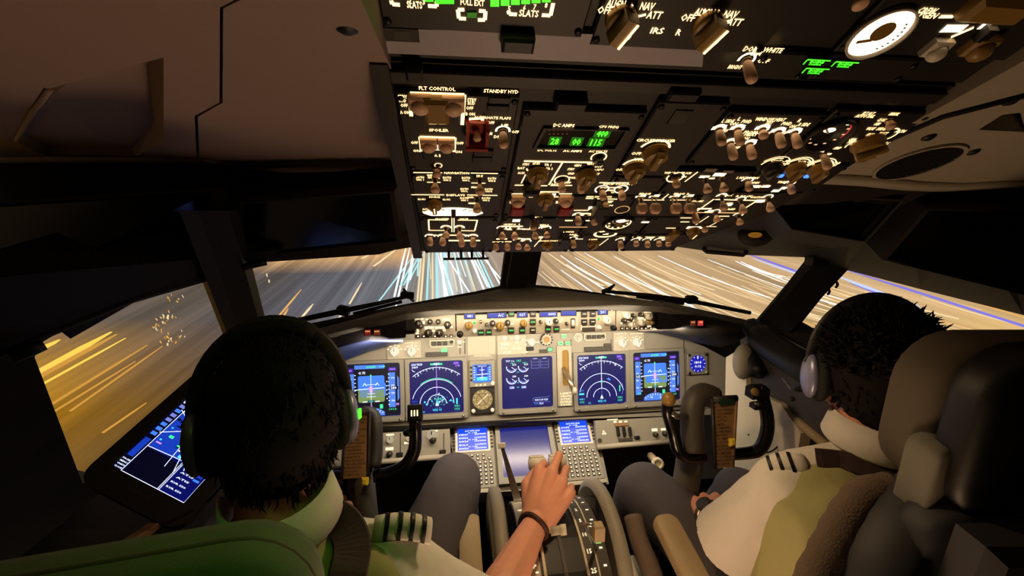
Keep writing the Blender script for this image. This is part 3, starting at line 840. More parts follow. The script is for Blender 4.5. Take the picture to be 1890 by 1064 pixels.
def eicas(mb, F):
    mb.rect(F, 0, 0, .17, .17, 'scr_dark')
    mb.text(F, -.058, .075, .03, .006, 'TAT 11c', 'scr_white', .0006); mb.text(F, -.028, .075, .016, .007, 'CRZ', 'scr_green', .0006)
    for x in (-.053, -.012):
        for y in (.054, .014):
            mb.arc(F, x, y, .0175, math.radians(-190), math.radians(-20), .0026, 'scr_white', .0004, 16)
            mb.arc(F, x, y, .0135, math.radians(-150), math.radians(-30), .004, 'scr_grey', .0004, 10)
            mb.line(F, (x, y), (x + .014 * math.cos(-.7), y + .014 * math.sin(-.7)), .0016, 'scr_white', .0006)
            mb.rect(F, x + .009, y + .008, .016, .009, 'scr_black', .0005); mb.text(F, x + .009, y + .008, .013, .007, '62.4' if y > .03 else '540', 'scr_white', .0007)
        mb.text(F, x + .004, .067, .014, .006, '94.1', 'scr_green', .0006)
        mb.rect(F, x, -.016, .017, .009, 'scr_grey', .0004); mb.text(F, x, -.016, .013, .006, '1.24', 'scr_white', .0007)
    for y, s_ in ((.036, 'N1'), (-.0, 'EGT'), (-.016, 'FF')): mb.text(F, -.032, y, .007, .004, s_, 'scr_cyan', .0006)
    for x in (.029, .062):
        mb.pline(F, [(x - .014, .078), (x - .014, .047), (x + .014, .047), (x + .014, .078)], .0012, 'scr_grey', .0006)
        for y in (.068, .058): mb.line(F, (x - .014, y), (x + .014, y), .0012, 'scr_grey', .0006)
        mb.text(F, x, .08, .016, .003, 'CREW', 'scr_white', .0006)
    mb.pline(F, [(.02, -.066), (.018, -.057), (.026, -.054), (.07, -.054), (.078, -.05)], .0012, 'scr_grey', .0006)
    mb.line(F, (.02, -.07), (.078, -.07), .0012, 'scr_grey', .0006)
    mb.text(F, .048, -.062, .046, .007, '4.20 3.60 4.20', 'scr_white', .0007); mb.text(F, .03, -.075, .014, .006, 'FUEL', 'scr_sky', .0007); mb.text(F, .048, -.075, .014, .007, '12.0', 'scr_white', .0007)
du(-.490, 0, 'first of the two attitude displays, before the captain, with the sky over a green ground', pfd)
du(-.2838, -.001, 'round map display with green weather arc, between the attitude display and standby instruments', nd_draw(3, 1))
du(.0225, .0005, 'mostly empty dark blue engine display in the panel centre, beside the gear lever', eicas)
du(.2865, -.0025, 'map display with plain white range arcs, just beside the gear lever', nd_draw(3, 0))
du(.490, -.001, 'attitude display before the first officer, partly behind the yoke horn', pfd)

# ---- small instruments
def knob(mb, F, a, b, r, h, m='knob_white', z=0, ptr='seam', rot=0):
    mb.lathe(F.P(a, b, z), F.n, [(r * 1.15, 0), (r * 1.15, h * .2), (r, h * .25), (r * .92, h * .92), (r * .8, h), (0, h)], m, 18)
    if ptr: 
        c, d = math.cos(rot), math.sin(rot)
        mb.line(F.at(a, b, z + h + .0003), (0, 0), (-r * .85 * d, r * .85 * c), r * .22, ptr)
t = thing('standby_attitude_display', 'small square blue standby attitude screen left of the engine display', 'instrument', MIP.X(890, 712))
a, b = MIP.px(889.6, 689); F = MIP.at(a, b)
mb = MB(); mb.box(F, 0, 0, .084, .088, 0, .006, 'panel_dark', .001); mb.hole(F, [(-.042, -.044), (.042, -.044), (.042, .044), (-.042, .044)], [rrect(.064, .062, .004)], .006, .011, 'bezel'); mb.build('bezel', t)
mb = MB(); mb.rect(F, 0, 0, .062, .06, 'scr_sky', .0064); mb.build('screen', t)
mb = MB(); G = F.at(0, 0, .0068)
mb.rect(G, 0, .002, .036, .04, 'scr_blue', .0002); mb.rect(G, 0, -.018, .036, .012, 'scr_cyan', .0003); mb.line(G, (0, .024), (0, -.024), .002, 'scr_white', .0005); mb.line(G, (-.02, -.004), (.02, -.002), .0024, 'scr_white', .0005)
for i in range(6):
    mb.rect(G, -.026, .02 - i * .008, .006, .002, 'scr_white', .0005); mb.rect(G, .026, .02 - i * .008, .006, .002, 'scr_white', .0005)
for y in (.012, -.014): mb.line(G, (-.009, y), (.009, y), .0018, 'scr_white', .0005)
mb.rect(G, 0, .0245, .05, .005, 'scr_dark', .0004); mb.text(G, 0, .0245, .03, .004, 'APP 1013', 'scr_white', .0006); mb.build('display_graphics', t)
mb = MB(); knob(mb, F, .034, -.034, .0062, .012, z=.011); mb.build('knob', t, label='white round baro knob')
mb = MB()
for i in range(4): mb.box(F, -.037, .022 - i * .014, .006, .007, .011, .013, 'black')
for i in range(3): mb.box(F, -.02 + i * .014, -.038, .008, .005, .011, .013, 'knob_white')
mb.build('push_button', t)
t = thing('standby_compass_indicator', 'round cream radio compass dial under the small standby screen', 'instrument', MIP.X(890, 764))
a, b = MIP.px(890.5, 737); F = MIP.at(a, b)
mb = MB(); mb.box(F, 0, 0, .084, .092, 0, .005, 'panel_dark', .001); mb.hole(F, [(-.04, -.046), (.04, -.046), (.04, .04), (-.04, .04)], [[(.034 * math.cos(q), .034 * math.sin(q)) for q in [2 * math.pi * i / 28 for i in range(28)]]], .005, .01, 'charcoal')
for sx in (-1, 1): knob(mb, F, sx * .032, -.036, .006, .01, 'knob_white', .01, None)
mb.build('bezel', t)
mat('dial_gold', (206, 172, 110), emit=.75)
mb = MB(); mb.disc(F, 0, 0, .034, 'dial_gold', .0056, 28); mb.build('dial_face', t)
mb = MB(); G = F.at(0, 0, .006)
for i in range(36):
    q = i * math.pi / 18; l = .008 if i % 3 == 0 else .005
    mb.line(G, (.032 * math.cos(q), .032 * math.sin(q)), ((.032 - l) * math.cos(q), (.032 - l) * math.sin(q)), .0014, 'charcoal' if i % 3 else 'knob_white')
mb.arc(G, 0, 0, .021, 0, 2 * math.pi, .0014, 'charcoal', .0002)
for q, w_ in ((.75, .0045), (.95, .002), (2.2, .002)): mb.line(G, (.026 * math.cos(q), .026 * math.sin(q)), (-.024 * math.cos(q), -.024 * math.sin(q)), w_, 'charcoal' if q != .75 else 'knob_white', .0005)
mb.build('pointer', t)
# round clock on the first officer side
t = thing('panel_clock', 'round blue lit clock in a square grey case beside the first officer attitude display', 'clock', MIP.X(1285, 690))
a, b = MIP.px(1285, 671); F = MIP.at(a, b)
mb = MB(); mb.box(F, 0, 0, .078, .078, 0, .01, 'bezel', .0015)
for sx in (-1, 1):
    for sy in (-1, 1): mb.lathe(F.P(sx * .032, sy * .032, .01), F.n, [(.0045, 0), (.0045, .003), (0, .003)], 'black' if sx < 0 or sy > 0 else 'knob_white', 10)
mb.build('case', t)
mat('clock_blue', (28, 32, 176), emit=.9)
mb = MB(); mb.disc(F, 0, 0, .031, 'clock_blue', .0105, 28); mb.build('dial_face', t)
mb = MB(); G = F.at(0, 0, .011)
for i in range(12):
    q = i * math.pi / 6; mb.line(G, (.029 * math.cos(q), .029 * math.sin(q)), (.024 * math.cos(q), .024 * math.sin(q)), .0016, 'scr_white')
mb.text(G, 0, .005, .026, .009, '1814', 'scr_white'); mb.text(G, 0, -.009, .024, .008, '0:12', 'scr_white'); mb.rect(G, 0, .023, .004, .01, 'scr_white', .0006); mb.build('digits', t)
t = thing('data_placard', 'square white rimmed placard under the blue clock, partly behind the yoke hub', 'placard', MIP.X(1285, 755))
a, b = MIP.px(1285, 736); F = MIP.at(a, b)
mb = MB(); mb.hole(F, [(-.034, -.036), (.034, -.036), (.034, .036), (-.034, .036)], [[(-.03, -.032), (.03, -.032), (.03, .032), (-.03, .032)]], 0, .004, 'cream_paint'); mb.build('rim', t)
mb = MB(); mb.rect(F, 0, 0, .062, .066, 'panel_dark', .001); mb.text(F, 0, .02, .03, .008, 'COMPASS', 'cream_paint', .0015); mb.build('card', t)

# ---- selector modules with big white knobs
mat('knob_lit', (255, 240, 212), emit=1.0)
def selector_module(x0, y0, x1, y1, ks, label, words_):
    F0 = MIP; a0, b0 = F0.px(x0, y0); a1, b1 = F0.px(x1, y1); F = F0.at((a0 + a1) / 2, (b0 + b1) / 2)
    t = thing('selector_panel', label, 'control panel', F.P(0, -abs(b1 - b0) / 2, 0))
    mb = MB(); mb.box(F, 0, 0, abs(a1 - a0), abs(b1 - b0), 0, .004, 'panel_light', .001); mb.build('plate', t)
    lg = MB()
    for x, y, r in ks:
        a, b = F.px(x, y, .004); mb = MB()
        mb.lathe(F.P(a, b, .004), F.n, [(r, 0), (r, .004), (r * .9, .006), (r * .85, .016), (0, .016)], 'knob_lit', 18)
        kb = mb.build('selector_knob', t); mb = MB()
        mb.box(F, a, b, r * .5, r * 2.1, .016, .024, 'knob_lit', .001)
        mb.line(F.at(a, b, .0245), (0, 0), (0, r), .0015, 'seam')
        mb.build('pointer_bar', kb)
        for i in range(5):
            q = math.radians(20 + i * 35); lg.rect(F, a + math.cos(q) * r * 1.6, b + math.sin(q) * r * 1.5, .0075, .003, 'legend_soft', .0046)
    for x, y, w_, s_ in words_:
        a, b = F.px(x, y, .004); lg.text(F, a, b, w_ * F.P(0, 0).length * 0 + w_ * .00182, .0045, s_, 'legend_soft', .0046)
    lg.build('lettering', t)
    return t
selector_module(714, 629, 778, 661, [(728.6, 649, .014), (760, 649, .014)], 'pale plate with two glowing white rotary selectors above the captain attitude display', [(727, 633, 26, 'MAIN PANEL'), (760, 633, 24, 'LOWER DU')])
selector_module(1131, 613, 1189, 647, [(1147.6, 633, .014), (1175, 632, .014)], 'pale plate with two glowing white rotary selectors above the first officer displays', [(1147, 616, 24, 'LOWER DU'), (1175, 616, 26, 'MAIN PANEL')])
# centre module: autobrake, fuel flow, speed reference
t = thing('autobrake_panel', 'brown grey plate with autobrake knob and small lit legends above the engine display', 'control panel', MIP.X(944, 654))
a0, b0 = MIP.px(917, 620); a1, b1 = MIP.px(971, 654); F = MIP.at((a0 + a1) / 2, (b0 + b1) / 2)
mb = MB(); mb.box(F, 0, 0, a1 - a0, b0 - b1, 0, .004, 'panel_light', .001); mb.build('plate', t)
for x, y, r in ((931.5, 625, .009), (954, 624, .010), (981.5, 632, .013)):
    a, b = F.px(x, y, .004); mb = MB(); mb.lathe(F.P(a, b, .004 if x < 970 else .0), F.n, [(r, 0), (r * .9, .004), (r * .8, .016), (0, .016)], 'knob_lit', 16); mb.box(F, a, b, r * .45, r * 1.9, .016, .022, 'knob_lit', .001); mb.build('selector_knob', t)
lg = MB()
for x, y, w_, h_ in ((932, 636, 16, 3.2), (926, 643.5, 6, 3), (933, 643.5, 6, 3), (949, 643.5, 6, 4), (958.5, 643.5, 6, 4), (932, 650, 6, 3), (940, 650.5, 6, 3), (944, 625, 6, 2.5), (965, 628, 5, 2.5), (953, 633, 5, 3), (970, 636, 5, 2.5), (972, 629, 8, 2), (992, 632, 8, 2), (971, 650, 6, 3)):
    a, b = F.px(x, y, .004); lg.rect(F, a, b, w_ * .0018, h_ * .0018, 'legend_soft', .0046)
lg.build('lettering', t)
for x, y, m_, w_ in ((978, 644, 'black', 14), (1003, 648.5, 'panel_dark', 16)):
    a, b = F.px(x, y); mb = MB(); mb.box(F, a, b, w_ * .0018, .012, 0, .006, m_, .001); mb.build('indicator_box', t)
t = thing('flap_indicator', 'round dial ringed by white marks above the engine display beside the green gear lights', 'gauge', MIP.X(1008, 636))
a, b = MIP.px(1008.3, 627); F = MIP.at(a, b)
mb = MB(); mb.lathe(F.o, F.n, [(.0215, 0), (.0215, .008), (.018, .008), (.018, .004)], 'charcoal', 24); mb.build('rim', t)
mb = MB(); mb.disc(F, 0, 0, .0185, 'panel_light', .0045, 24); mb.build('dial_face', t)
mb = MB()
for i in range(10):
    q = math.radians(100 - i * 30); mb.rect(F.at(0, 0, .0085), .0195 * math.cos(q), .0195 * math.sin(q), .0032, .003, 'legend_soft')
mb.line(F.at(0, 0, .006), (0, 0), (.009, -.014), .003, 'knob_white'); mb.disc(F, 0, 0, .011, 'knob_tan', .0065, 16); mb.build('pointer', t)
t = thing('flap_transit_light', 'small green light below the round flap dial', 'indicator light', MIP.X(1015, 650))
mb = MB(); a, b = MIP.px(1014.8, 645); mb.box(MIP, a, b, .02, .014, 0, .005, 'charcoal', .001); mb.build('case', t)
mb = MB(); mb.rect(MIP, a, b, .017, .011, 'green_lamp', .0055); mb.build('lens', t)
for x, y, lb in ((1040, 620.5, 'topmost of the three green landing gear lights'), (1034, 634, 'green landing gear light directly above the gear lever slot, nearer the flap dial'), (1047.5, 633.5, 'green landing gear light directly above the gear lever slot, farther from the flap dial')):
    a, b = MIP.px(x, y); t = thing('gear_light', lb, 'indicator light', MIP.P(a, b, 0), 'green landing gear lights')
    mb = MB(); mb.box(MIP, a, b, .021, .016, 0, .005, 'panel_light', .001); mb.build('case', t)
    mb = MB(); mb.rect(MIP, a, b, .016, .011, 'green_lamp', .0055); mb.text(MIP, a, b, .012, .005, 'NOSE' if y < 630 else 'GEAR', 'seam', .0058); mb.build('lens', t)
# gear lever
t = thing('gear_lever', 'landing gear lever in its tall slotted plate, handle slanting down beside the engine display', 'lever', MIP.X(1041, 745))
a0, b0 = MIP.px(1027, 639); a1, b1 = MIP.px(1056, 748); F = MIP.at((a0 + a1) / 2, (b0 + b1) / 2)
sa0, sb0 = F.px(1036.5, 646); sa1, sb1 = F.px(1050, 712)
sl = [( (sa0 + sa1) / 2 + x, (sb0 + sb1) / 2 + y) for x, y in rrect(sa1 - sa0, sb0 - sb1, .01)]
W_, H_ = a1 - a0, b0 - b1
mb = MB(); mb.hole(F, [(-W_ / 2, -H_ / 2), (W_ / 2, -H_ / 2), (W_ / 2, H_ / 2), (-W_ / 2, H_ / 2)], [sl], 0, .006, 'panel_light'); mb.build('plate', t)
mb = MB(); mb.flat(F, sl, 'knob_tan', .0012); mb.build('slot', t, label='brown slot the lever runs in')
mb = MB(); p0 = F.X(1040, 680, .004); p1 = F.X(1060, 722, .07)
mb.tube([p0, p0.lerp(p1, .5), p1], [.008, .0085, .0095], 'switch_metal', seg=12); mb.build('lever_arm', t)
mb = MB(); mb.lathe(p1 - F.u * .008, F.u, [(.006, 0), (.013, .003), (.013, .013), (.006, .016)], 'panel_light', 18); mb.build('wheel_knob', t)
mb = MB(); a, b = F.px(1044.7, 737, .006)
for r_, row in enumerate(('LIMIT', 'OPERATING', '270K', 'EXTEND', '320K')): mb.text(F, a, b + .02 - r_ * .01, .04, .0072, row, 'legend_soft', .0066)
mb.build('lettering', t)
# annunciator trays
def tray(cx, y, w_, label, xs, lamp):
    a, b = MIP.px(cx, y); F = MIP.at(a, b); s_ = .0018
    t = thing('annunciator_tray', label, 'indicator panel', F.P(0, -.012, 0))
    mb = MB(); mb.hole(F, [(-w_ / 2, .012), (-w_ / 2, -.006), (-w_ / 2 + .006, -.012), (w_ / 2 - .006, -.012), (w_ / 2, -.006), (w_ / 2, .012)], [[(-w_ / 2 + .003, .009), (-w_ / 2 + .003, -.005), (-w_ / 2 + .007, -.009), (w_ / 2 - .007, -.009), (w_ / 2 - .003, -.005), (w_ / 2 - .003, .009)]], 0, .008, 'cream_paint'); mb.build('tray_rim', t)
    for x in xs:
        xa, xb = F.px(x, y); mb = MB(); mb.box(F, xa, .0, .013, .013, .002, .007, 'knob_dark', .001); mb.build('annunciator', t)
    return t, F
tray(816, 634, .082, 'white rimmed tray of three dark warning lights above the captain map display', (801, 811, 821.5), 0)
tray(1097, 622, .078, 'white rimmed tray of three dark warning lights above the first officer map display', (1086.7, 1096, 1105.5), 0)
for x0, x1, y, lb, gx in ((786, 826, 655, 'dark grey strip annunciator with one green lit end above the captain map display', 820), (1078, 1128, 645, 'dark grey unlit strip annunciator above the first officer map display', None)):
    a0, b0 = MIP.px(x0, y); a1, _ = MIP.px(x1, y)
    t = thing('strip_annunciator', lb, 'indicator light', MIP.P((a0 + a1) / 2, b0 - .008, 0))
    mb = MB(); mb.box(MIP, (a0 + a1) / 2, b0, a1 - a0, .014, 0, .008, 'panel_dark', .001); mb.build('case', t)
    if gx:
        a, b = MIP.px(gx, 647.5); mb = MB(); mb.box(MIP, a, b, .02, .013, 0, .007, 'green_lamp', .001); mb.build('green_lens', t)
    else:
        a, b = MIP.px(1121, 638); mb = MB(); mb.box(MIP, a, b, .026, .014, 0, .008, 'panel_dark', .001); mb.build('end_box', t)
t = thing('instrument_source_switch', 'small white lit switch between the captain warning tray and the blank plate', 'switch', MIP.X(848, 640))
mb = MB(); a, b = MIP.px(848, 632); mb.lathe(MIP.P(a, b), MIP.n, [(.008, 0), (.007, .006), (.004, .016), (0, .017)], 'knob_lit', 14); mb.build('knob', t)
mb = MB(); mb.rect(MIP, a, b - .016, .014, .004, 'legend_soft', .001); mb.rect(MIP, a + .014, b, .008, .003, 'legend_soft', .001); mb.build('lettering', t)
t = thing('brake_pressure_gauge', 'tiny ring shaped dial between the gear lights and the first officer warning tray', 'gauge', MIP.X(1066, 632))
a, b = MIP.px(1066.5, 623); F = MIP.at(a, b)
mb = MB(); mb.lathe(F.o, F.n, [(.0155, 0), (.0155, .006), (.0125, .006), (.0125, .003)], 'knob_white', 22); mb.build('rim', t)
mb = MB(); mb.disc(F, 0, 0, .013, 'panel_grey', .0035, 22); mb.build('dial_face', t)
mb = MB(); 
for i in range(8):
    q = i * .8; mb.line(F.at(0, 0, .004), (.011 * math.cos(q), .011 * math.sin(q)), (.006 * math.cos(q), .006 * math.sin(q)), .002, 'knob_white')
mb.line(F.at(0, 0, .0045), (0, 0), (.006, -.008), .003, 'knob_white'); mb.build('pointer', t)
for x, y, lb in ((833, 631.5, 'captain'), (1113, 620.5, 'first officer')):
    mb = MB(); a, b = MIP.px(x, y); mb.lathe(MIP.P(a, b), MIP.n, [(.005, 0), (.005, .004), (.003, .006), (0, .006)], 'panel_dark', 10)
    tag(mb.build('push_button'), 'tiny round dark test button at the end of the %s warning tray' % lb, 'button')

# ---------------------------------------------------------------- glareshield
t = thing('glareshield', 'dark grey glareshield hood across the cockpit below the windshields', 'glareshield', (0, -.1, 1.1))
def gp(x, y, yy): return hit(x, y, (0, yy, 0), (0, 1, 0))
back_px = [(520, 622), (600, 604), (745, 566), (870, 544), (925, 532), (985, 530), (1100, 543), (1250, 567), (1395, 598), (1440, 612)]
back = [(WL if x < 955 else WR).X(x, y + 2, .004) for x, y in back_px]
lip_px = [(470, 660), (592, 622), (750, 580), (850, 568), (930, 564), (1000, 563), (1100, 561), (1225, 567), (1330, 590), (1398, 604)]
lip_y = [-.08, -.14, -.24, -.262, -.265, -.265, -.262, -.24, -.14, -.1]
lip = [gp(x, y, yy) for (x, y), yy in zip(lip_px, lip_y)]
n = len(lip)
mid = [(a * .45 + b * .55) + V((0, 0, .012)) for a, b in zip(back, lip)]
low = [p + V((0, .012, -.016)) for p in lip]
und = [p + V((0, .02, -.018)) for p in lip]
mb = MB(); L = [back, mid, [p + V((0, .012, .004)) for p in lip], lip, low, und]
vs = [p for r in L for p in r]
mb.add(vs, [(r * n + j, r * n + j + 1, (r + 1) * n + j + 1, (r + 1) * n + j) for r in range(len(L) - 1) for j in range(n - 1)], 'glare_top', False)
o = mb.build('hood', t); so = o.modifiers.new('thick', 'SOLIDIFY'); so.thickness = .006; so.offset = 0
mb = MB(); ct = [hit(x, y, (0, yy, 0), (0, 1, 0)) + V((0, 0, .006)) for x, y, yy in ((888, 566, -.21), (1060, 563, -.21), (1040, 545, .02), (920, 547, .02))]
mb.prism(ct, V((0, 0, .012)), 'charcoal'); mb.build('centre_cover', t)
# dark wing faces each side of the mode control panel
def wing(xs, name, label):
    mb = MB(); tp = [gp(x, y, yy) for x, y, yy in xs[0]]; bt = [gp(x, y, yy) for x, y, yy in xs[1]]
    m_ = len(tp); d = V((0, .02, 0))
    mb.add(tp + bt + [p + d for p in tp] + [p + d for p in bt], [(j, j + 1, m_ + j + 1, m_ + j) for j in range(m_ - 1)] + [(2 * m_ + j, 2 * m_ + j + 1, 3 * m_ + j + 1, 3 * m_ + j) for j in range(m_ - 1)] + [(j, j + 1, 2 * m_ + j + 1, 2 * m_ + j) for j in range(m_ - 1)] + [(m_ + j, m_ + j + 1, 3 * m_ + j + 1, 3 * m_ + j) for j in range(m_ - 1)], 'glare_face')
    return mb.build(name, t)
wing(([(560, 634, -.12), (620, 617, -.15), (700, 596, -.2), (748, 584, -.225)], [(560, 656, -.12), (620, 640, -.15), (680, 628, -.2), (748, 624, -.225)]), 'wing_face', 0)
wing(([(1214, 571, -.225), (1260, 577, -.2), (1330, 592, -.15), (1400, 606, -.12)], [(1214, 609, -.225), (1290, 607, -.2), (1340, 603, -.15), (1400, 610, -.12)]), 'wing_face', 0)
mat('glare_blue_reflection', (66, 78, 128), .45, var=.2, bscale=9)  # dark blue reflection under the captain wing, painted into the cover colour
# padded under-shelf wings: smooth shaped covers
mb = MB()
A1 = [gp(x, y, yy) for x, y, yy in ((560, 660, -.13), (620, 642, -.15), (680, 626, -.18), (744, 627, -.2))]
B1 = [gp(x, y, yy) for x, y, yy in ((560, 700, -.02), (620, 668, -.02), (680, 645, -.02), (744, 628, -.02))]
mb.add(A1 + B1, [(j, j + 1, 4 + j + 1, 4 + j) for j in range(3)], 'glare_blue_reflection', True); o = mb.build('under_shelf', t); so = o.modifiers.new('t', 'SOLIDIFY'); so.thickness = .008
mb = MB()
A1 = [gp(x, y, yy) for x, y, yy in ((1178, 611, -.2), (1250, 607, -.2), (1320, 603, -.18), (1366, 612, -.15), (1368, 622, -.13))]
B1 = [gp(x, y, yy) for x, y, yy in ((1178, 613, -.02), (1215, 616, -.03), (1290, 634, -.05), (1330, 641, -.06), (1368, 632, -.08))]
mb.add(A1 + B1, [(j, j + 1, 5 + j + 1, 5 + j) for j in range(4)], 'panel_dark', True); o = mb.build('under_shelf', t); so = o.modifiers.new('t', 'SOLIDIFY'); so.thickness = .008
for x, y, lb in ((701, 577, 'on the captain side'), (1221, 561, 'on the first officer side')):
    p = at(x, y, 1.33); mb = MB(); mb.lathe(p - V((0, 0, .012)), (0, 0, 1), [(.008, 0), (.008, .008), (.006, .018), (0, .02)], 'black', 12)
    tag(mb.build('hood_stud'), 'small black stud on the glareshield edge ' + lb, 'stud', 'glareshield studs')
# warning lights on the wing faces
for (x, y, yy), m_, lb in (((680, 613, -.196), 'red_dim', 'dim red warning light on the captain glareshield wing'), ((697, 613, -.205), 'amber_dim', 'dim amber caution light beside the red one on the captain glareshield wing'), ((1276, 596, -.196), 'amber_dim', 'dim amber caution light on the first officer glareshield wing'), ((1290, 596, -.19), 'red_lamp', 'red warning light on the first officer glareshield wing')):
    F = Fr(gp(x, y, yy), (1, 0, 0), (0, .1, 1)); F = F.at(0, 0, .004)
    tt = thing('warning_light', lb, 'warning light', F.o)
    mb = MB(); mb.box(F, 0, 0, .022, .02, -.02, .004, 'black', .001); mb.build('case', tt)
    mb = MB(); mb.box(F, 0, 0, .017, .015, .004, .006, m_, .001); mb.text(F, 0, .003, .012, .004, 'FIRE' if 'red' in m_ else 'MASTER', 'legend_dim', .0064); mb.build('lens', tt)

# ---------------------------------------------------------------- mode control panel and EFIS panels
def mcp_obj(name, label, cat, x0, x1, group=None):
    a0, _ = MCP.px(x0, 592); a1, _ = MCP.px(x1, 592)
    t = thing(name, label, cat, MCP.P((a0 + a1) / 2, -.04, -.01), group)
    b1 = MCP.px((x0 + x1) / 2, 578 if x0 < 1000 and x1 > 1000 else (582 if x0 < 900 else 572))[1]; b0 = MCP.px((x0 + x1) / 2, 617 if x1 > 1000 and x0 < 1000 else (624 if x0 < 900 else 610))[1]
    mb = MB(); mb.box(MCP, (a0 + a1) / 2, (b0 + b1) / 2, a1 - a0 - .002, b1 - b0, -.05, 0, 'panel_light', .0015); mb.build('plate', t)
    return t
K_ = .00149   # metres per photo pixel on this panel
def mk_knob(t, x, y, r, h, m, name='knob'):
    a, b = MCP.px(x, y, 0); mb = MB(); knob(mb, MCP, a, b, r, h, m, 0, 'knob_white' if 'dark' in m else 'seam'); return mb.build(name, t)
def mk_rects(t, L, m, name='lettering', z=.0006):
    mb = MB()
    for x, y, w_, h_ in L:
        a, b = MCP.px(x, y); mb.rect(MCP, a, b, w_ * K_, h_ * K_, m, z)
    return mb.build(name, t)
E1 = mcp_obj('efis_control_panel', 'instrument control panel at the captain end of the glareshield, three dark knobs', 'control panel', 763.5, 841, 'glareshield control panels')
E2 = mcp_obj('efis_control_panel', 'instrument control panel at the first officer end of the glareshield, pale knobs', 'control panel', 1137, 1205, 'glareshield control panels')
for x, y, r, m in ((773, 598, .009, 'knob_dark'), (777.5, 602, .006, 'knob_dark'), (794, 594, .006, 'knob_dark'), (809, 594, .006, 'knob_dark'), (826, 600, .0085, 'knob_dark'), (791, 615, .0095, 'knob_dark'), (811, 615, .0095, 'knob_dark')): mk_knob(E1, x, y, r, .018, m)
mk_rects(E1, [(770, 589, 8, 2), (779, 589, 6, 3), (788, 590, 5, 2), (824, 590, 16, 5), (786, 606, 5, 5), (793, 605, 16, 5), (812, 605, 18, 5), (771, 611, 4, 6), (800, 611, 5, 4), (820, 610, 5, 4), (833, 604, 6, 4), (780, 596, 8, 6), (833, 596, 4, 3), (770, 616, 6, 3)], 'legend_soft')
for x in (772, 782.5, 793, 803, 813, 823, 833):
    a, b = MCP.px(x, 620.5); mb = MB(); mb.box(MCP, a, b, .009, .008, 0, .005, 'black', .001); mb.rect(MCP, a, b, .005, .004, 'legend_soft', .0054); mb.build('push_button', E1)
for x, y, r, m in ((1155, 583, .0085, 'knob_white'), (1161, 588, .007, 'knob_dark'), (1167, 582, .005, 'knob_dark'), (1181, 581, .006, 'knob_dark'), (1195, 584, .010, 'knob_white'), (1164, 599, .0085, 'knob_white'), (1182, 596, .0085, 'knob_white'), (1200, 595, .006, 'knob_tan'), (1150, 592, .006, 'knob_dark')): mk_knob(E2, x, y, r, .018, m)
mk_rects(E2, [(1154, 578, 12, 4), (1195, 576, 14, 3), (1164, 592, 14, 4), (1182, 588, 12, 5), (1147, 597, 4, 4), (1198, 603, 8, 3), (1190, 590, 4, 4), (1172, 604, 5, 3)], 'legend_soft')
for x in (1147, 1156, 1165, 1173, 1183, 1190.5, 1200):
    a, b = MCP.px(x, 606); mb = MB(); mb.box(MCP, a, b, .009, .0075, 0, .005, 'black', .001); mb.rect(MCP, a, b, .005, .0035, 'legend_soft', .0054); mb.build('push_button', E2)
T = mcp_obj('mode_control_panel', 'long autopilot mode control panel in the glareshield centre with blue number windows and green buttons', 'control panel', 841.5, 1136.5, 'glareshield control panels')
for x, y, w_, s_ in ((867, 584, 18, '081'), (917, 582.5, 34, '     AC'), (964, 581.5, 18, '037'), (1012, 580.5, 32, '  0003'), (1049.5, 578.5, 28, ''), (1112.5, 576.5, 18, '201')):
    a, b = MCP.px(x, y, .001); mb = MB()
    mb.hole(MCP, [(a - w_ * K_ / 2 - .002, b - .008), (a + w_ * K_ / 2 + .002, b - .008), (a + w_ * K_ / 2 + .002, b + .008), (a - w_ * K_ / 2 - .002, b + .008)], [[(a - w_ * K_ / 2, b - .0062), (a + w_ * K_ / 2, b - .0062), (a + w_ * K_ / 2, b + .0062), (a - w_ * K_ / 2, b + .0062)]], 0, .002, 'charcoal')
    mb.rect(MCP, a, b, w_ * K_, .0124, 'scr_blue', .0006)
    if s_.strip(): mb.text(MCP, a + (w_ * K_ * .22 if len(s_) > 3 else 0), b, 0, .0085, s_.strip(), 'scr_white', .0012)
    mb.build('number_window', T)
def button(x, y, lit, s_):
    a, b = MCP.px(x, y); mb = MB(); mb.box(MCP, a, b, .0165, .0155, 0, .007, 'charcoal', .001)
    if lit == 'g': mb.rect(MCP, a, b, .012, .004, 'green_button', .0074)
    elif lit == 'w': mb.rect(MCP, a, b + .001, .010, .0025, 'legend_soft', .0074)
    else: mb.box(MCP, a, b, .014, .013, .007, .0074, 'panel_grey')
    return mb.build('push_button', T)
for x, y, l in ((943.5, 579.5, 'g'), (983, 580, 'w'), (983, 594, 'g'), (983, 609.5, 'w'), (943, 609.5, 'g'), (963.5, 609.5, 'g'), (887.5, 613.5, 'g'), (902, 613, 'g'), (1011, 607.5, 'g'), (1026.5, 607, 'g'), (1077.5, 580, 'w'), (1093.5, 579.5, 'w'), (1077.5, 594.5, 'w'), (1093, 594, 'w')): button(x, y, l, '')
for x, y, r, m in ((865, 601, .0095, 'knob_tan'), (909, 597, .007, 'knob_dark'), (923, 602, .0105, 'knob_tan'), (936.5, 596, .007, 'knob_dark'), (966, 597, .009, 'knob_tan'), (1012, 595, .0095, 'knob_white'), (1025, 592.5, .006, 'knob_dark'), (1119, 592, .0105, 'knob_white'), (849, 617, .008, 'black'), (898, 599, .004, 'knob_dark'), (997, 594, .004, 'knob_dark'), (1045, 597, .004, 'knob_dark'), (1131, 605, .007, 'black')): mk_knob(T, x, y, r, .018, m)
for x, y in ((876, 610.5), (1105, 604)):
    a, b = MCP.px(x, y); mb = MB(); mb.lathe(MCP.P(a, b), MCP.n, [(.006, 0), (.006, .003), (.003, .004), (.004, .016), (0, .018)], 'knob_lit', 12); mb.build('toggle_switch', T)
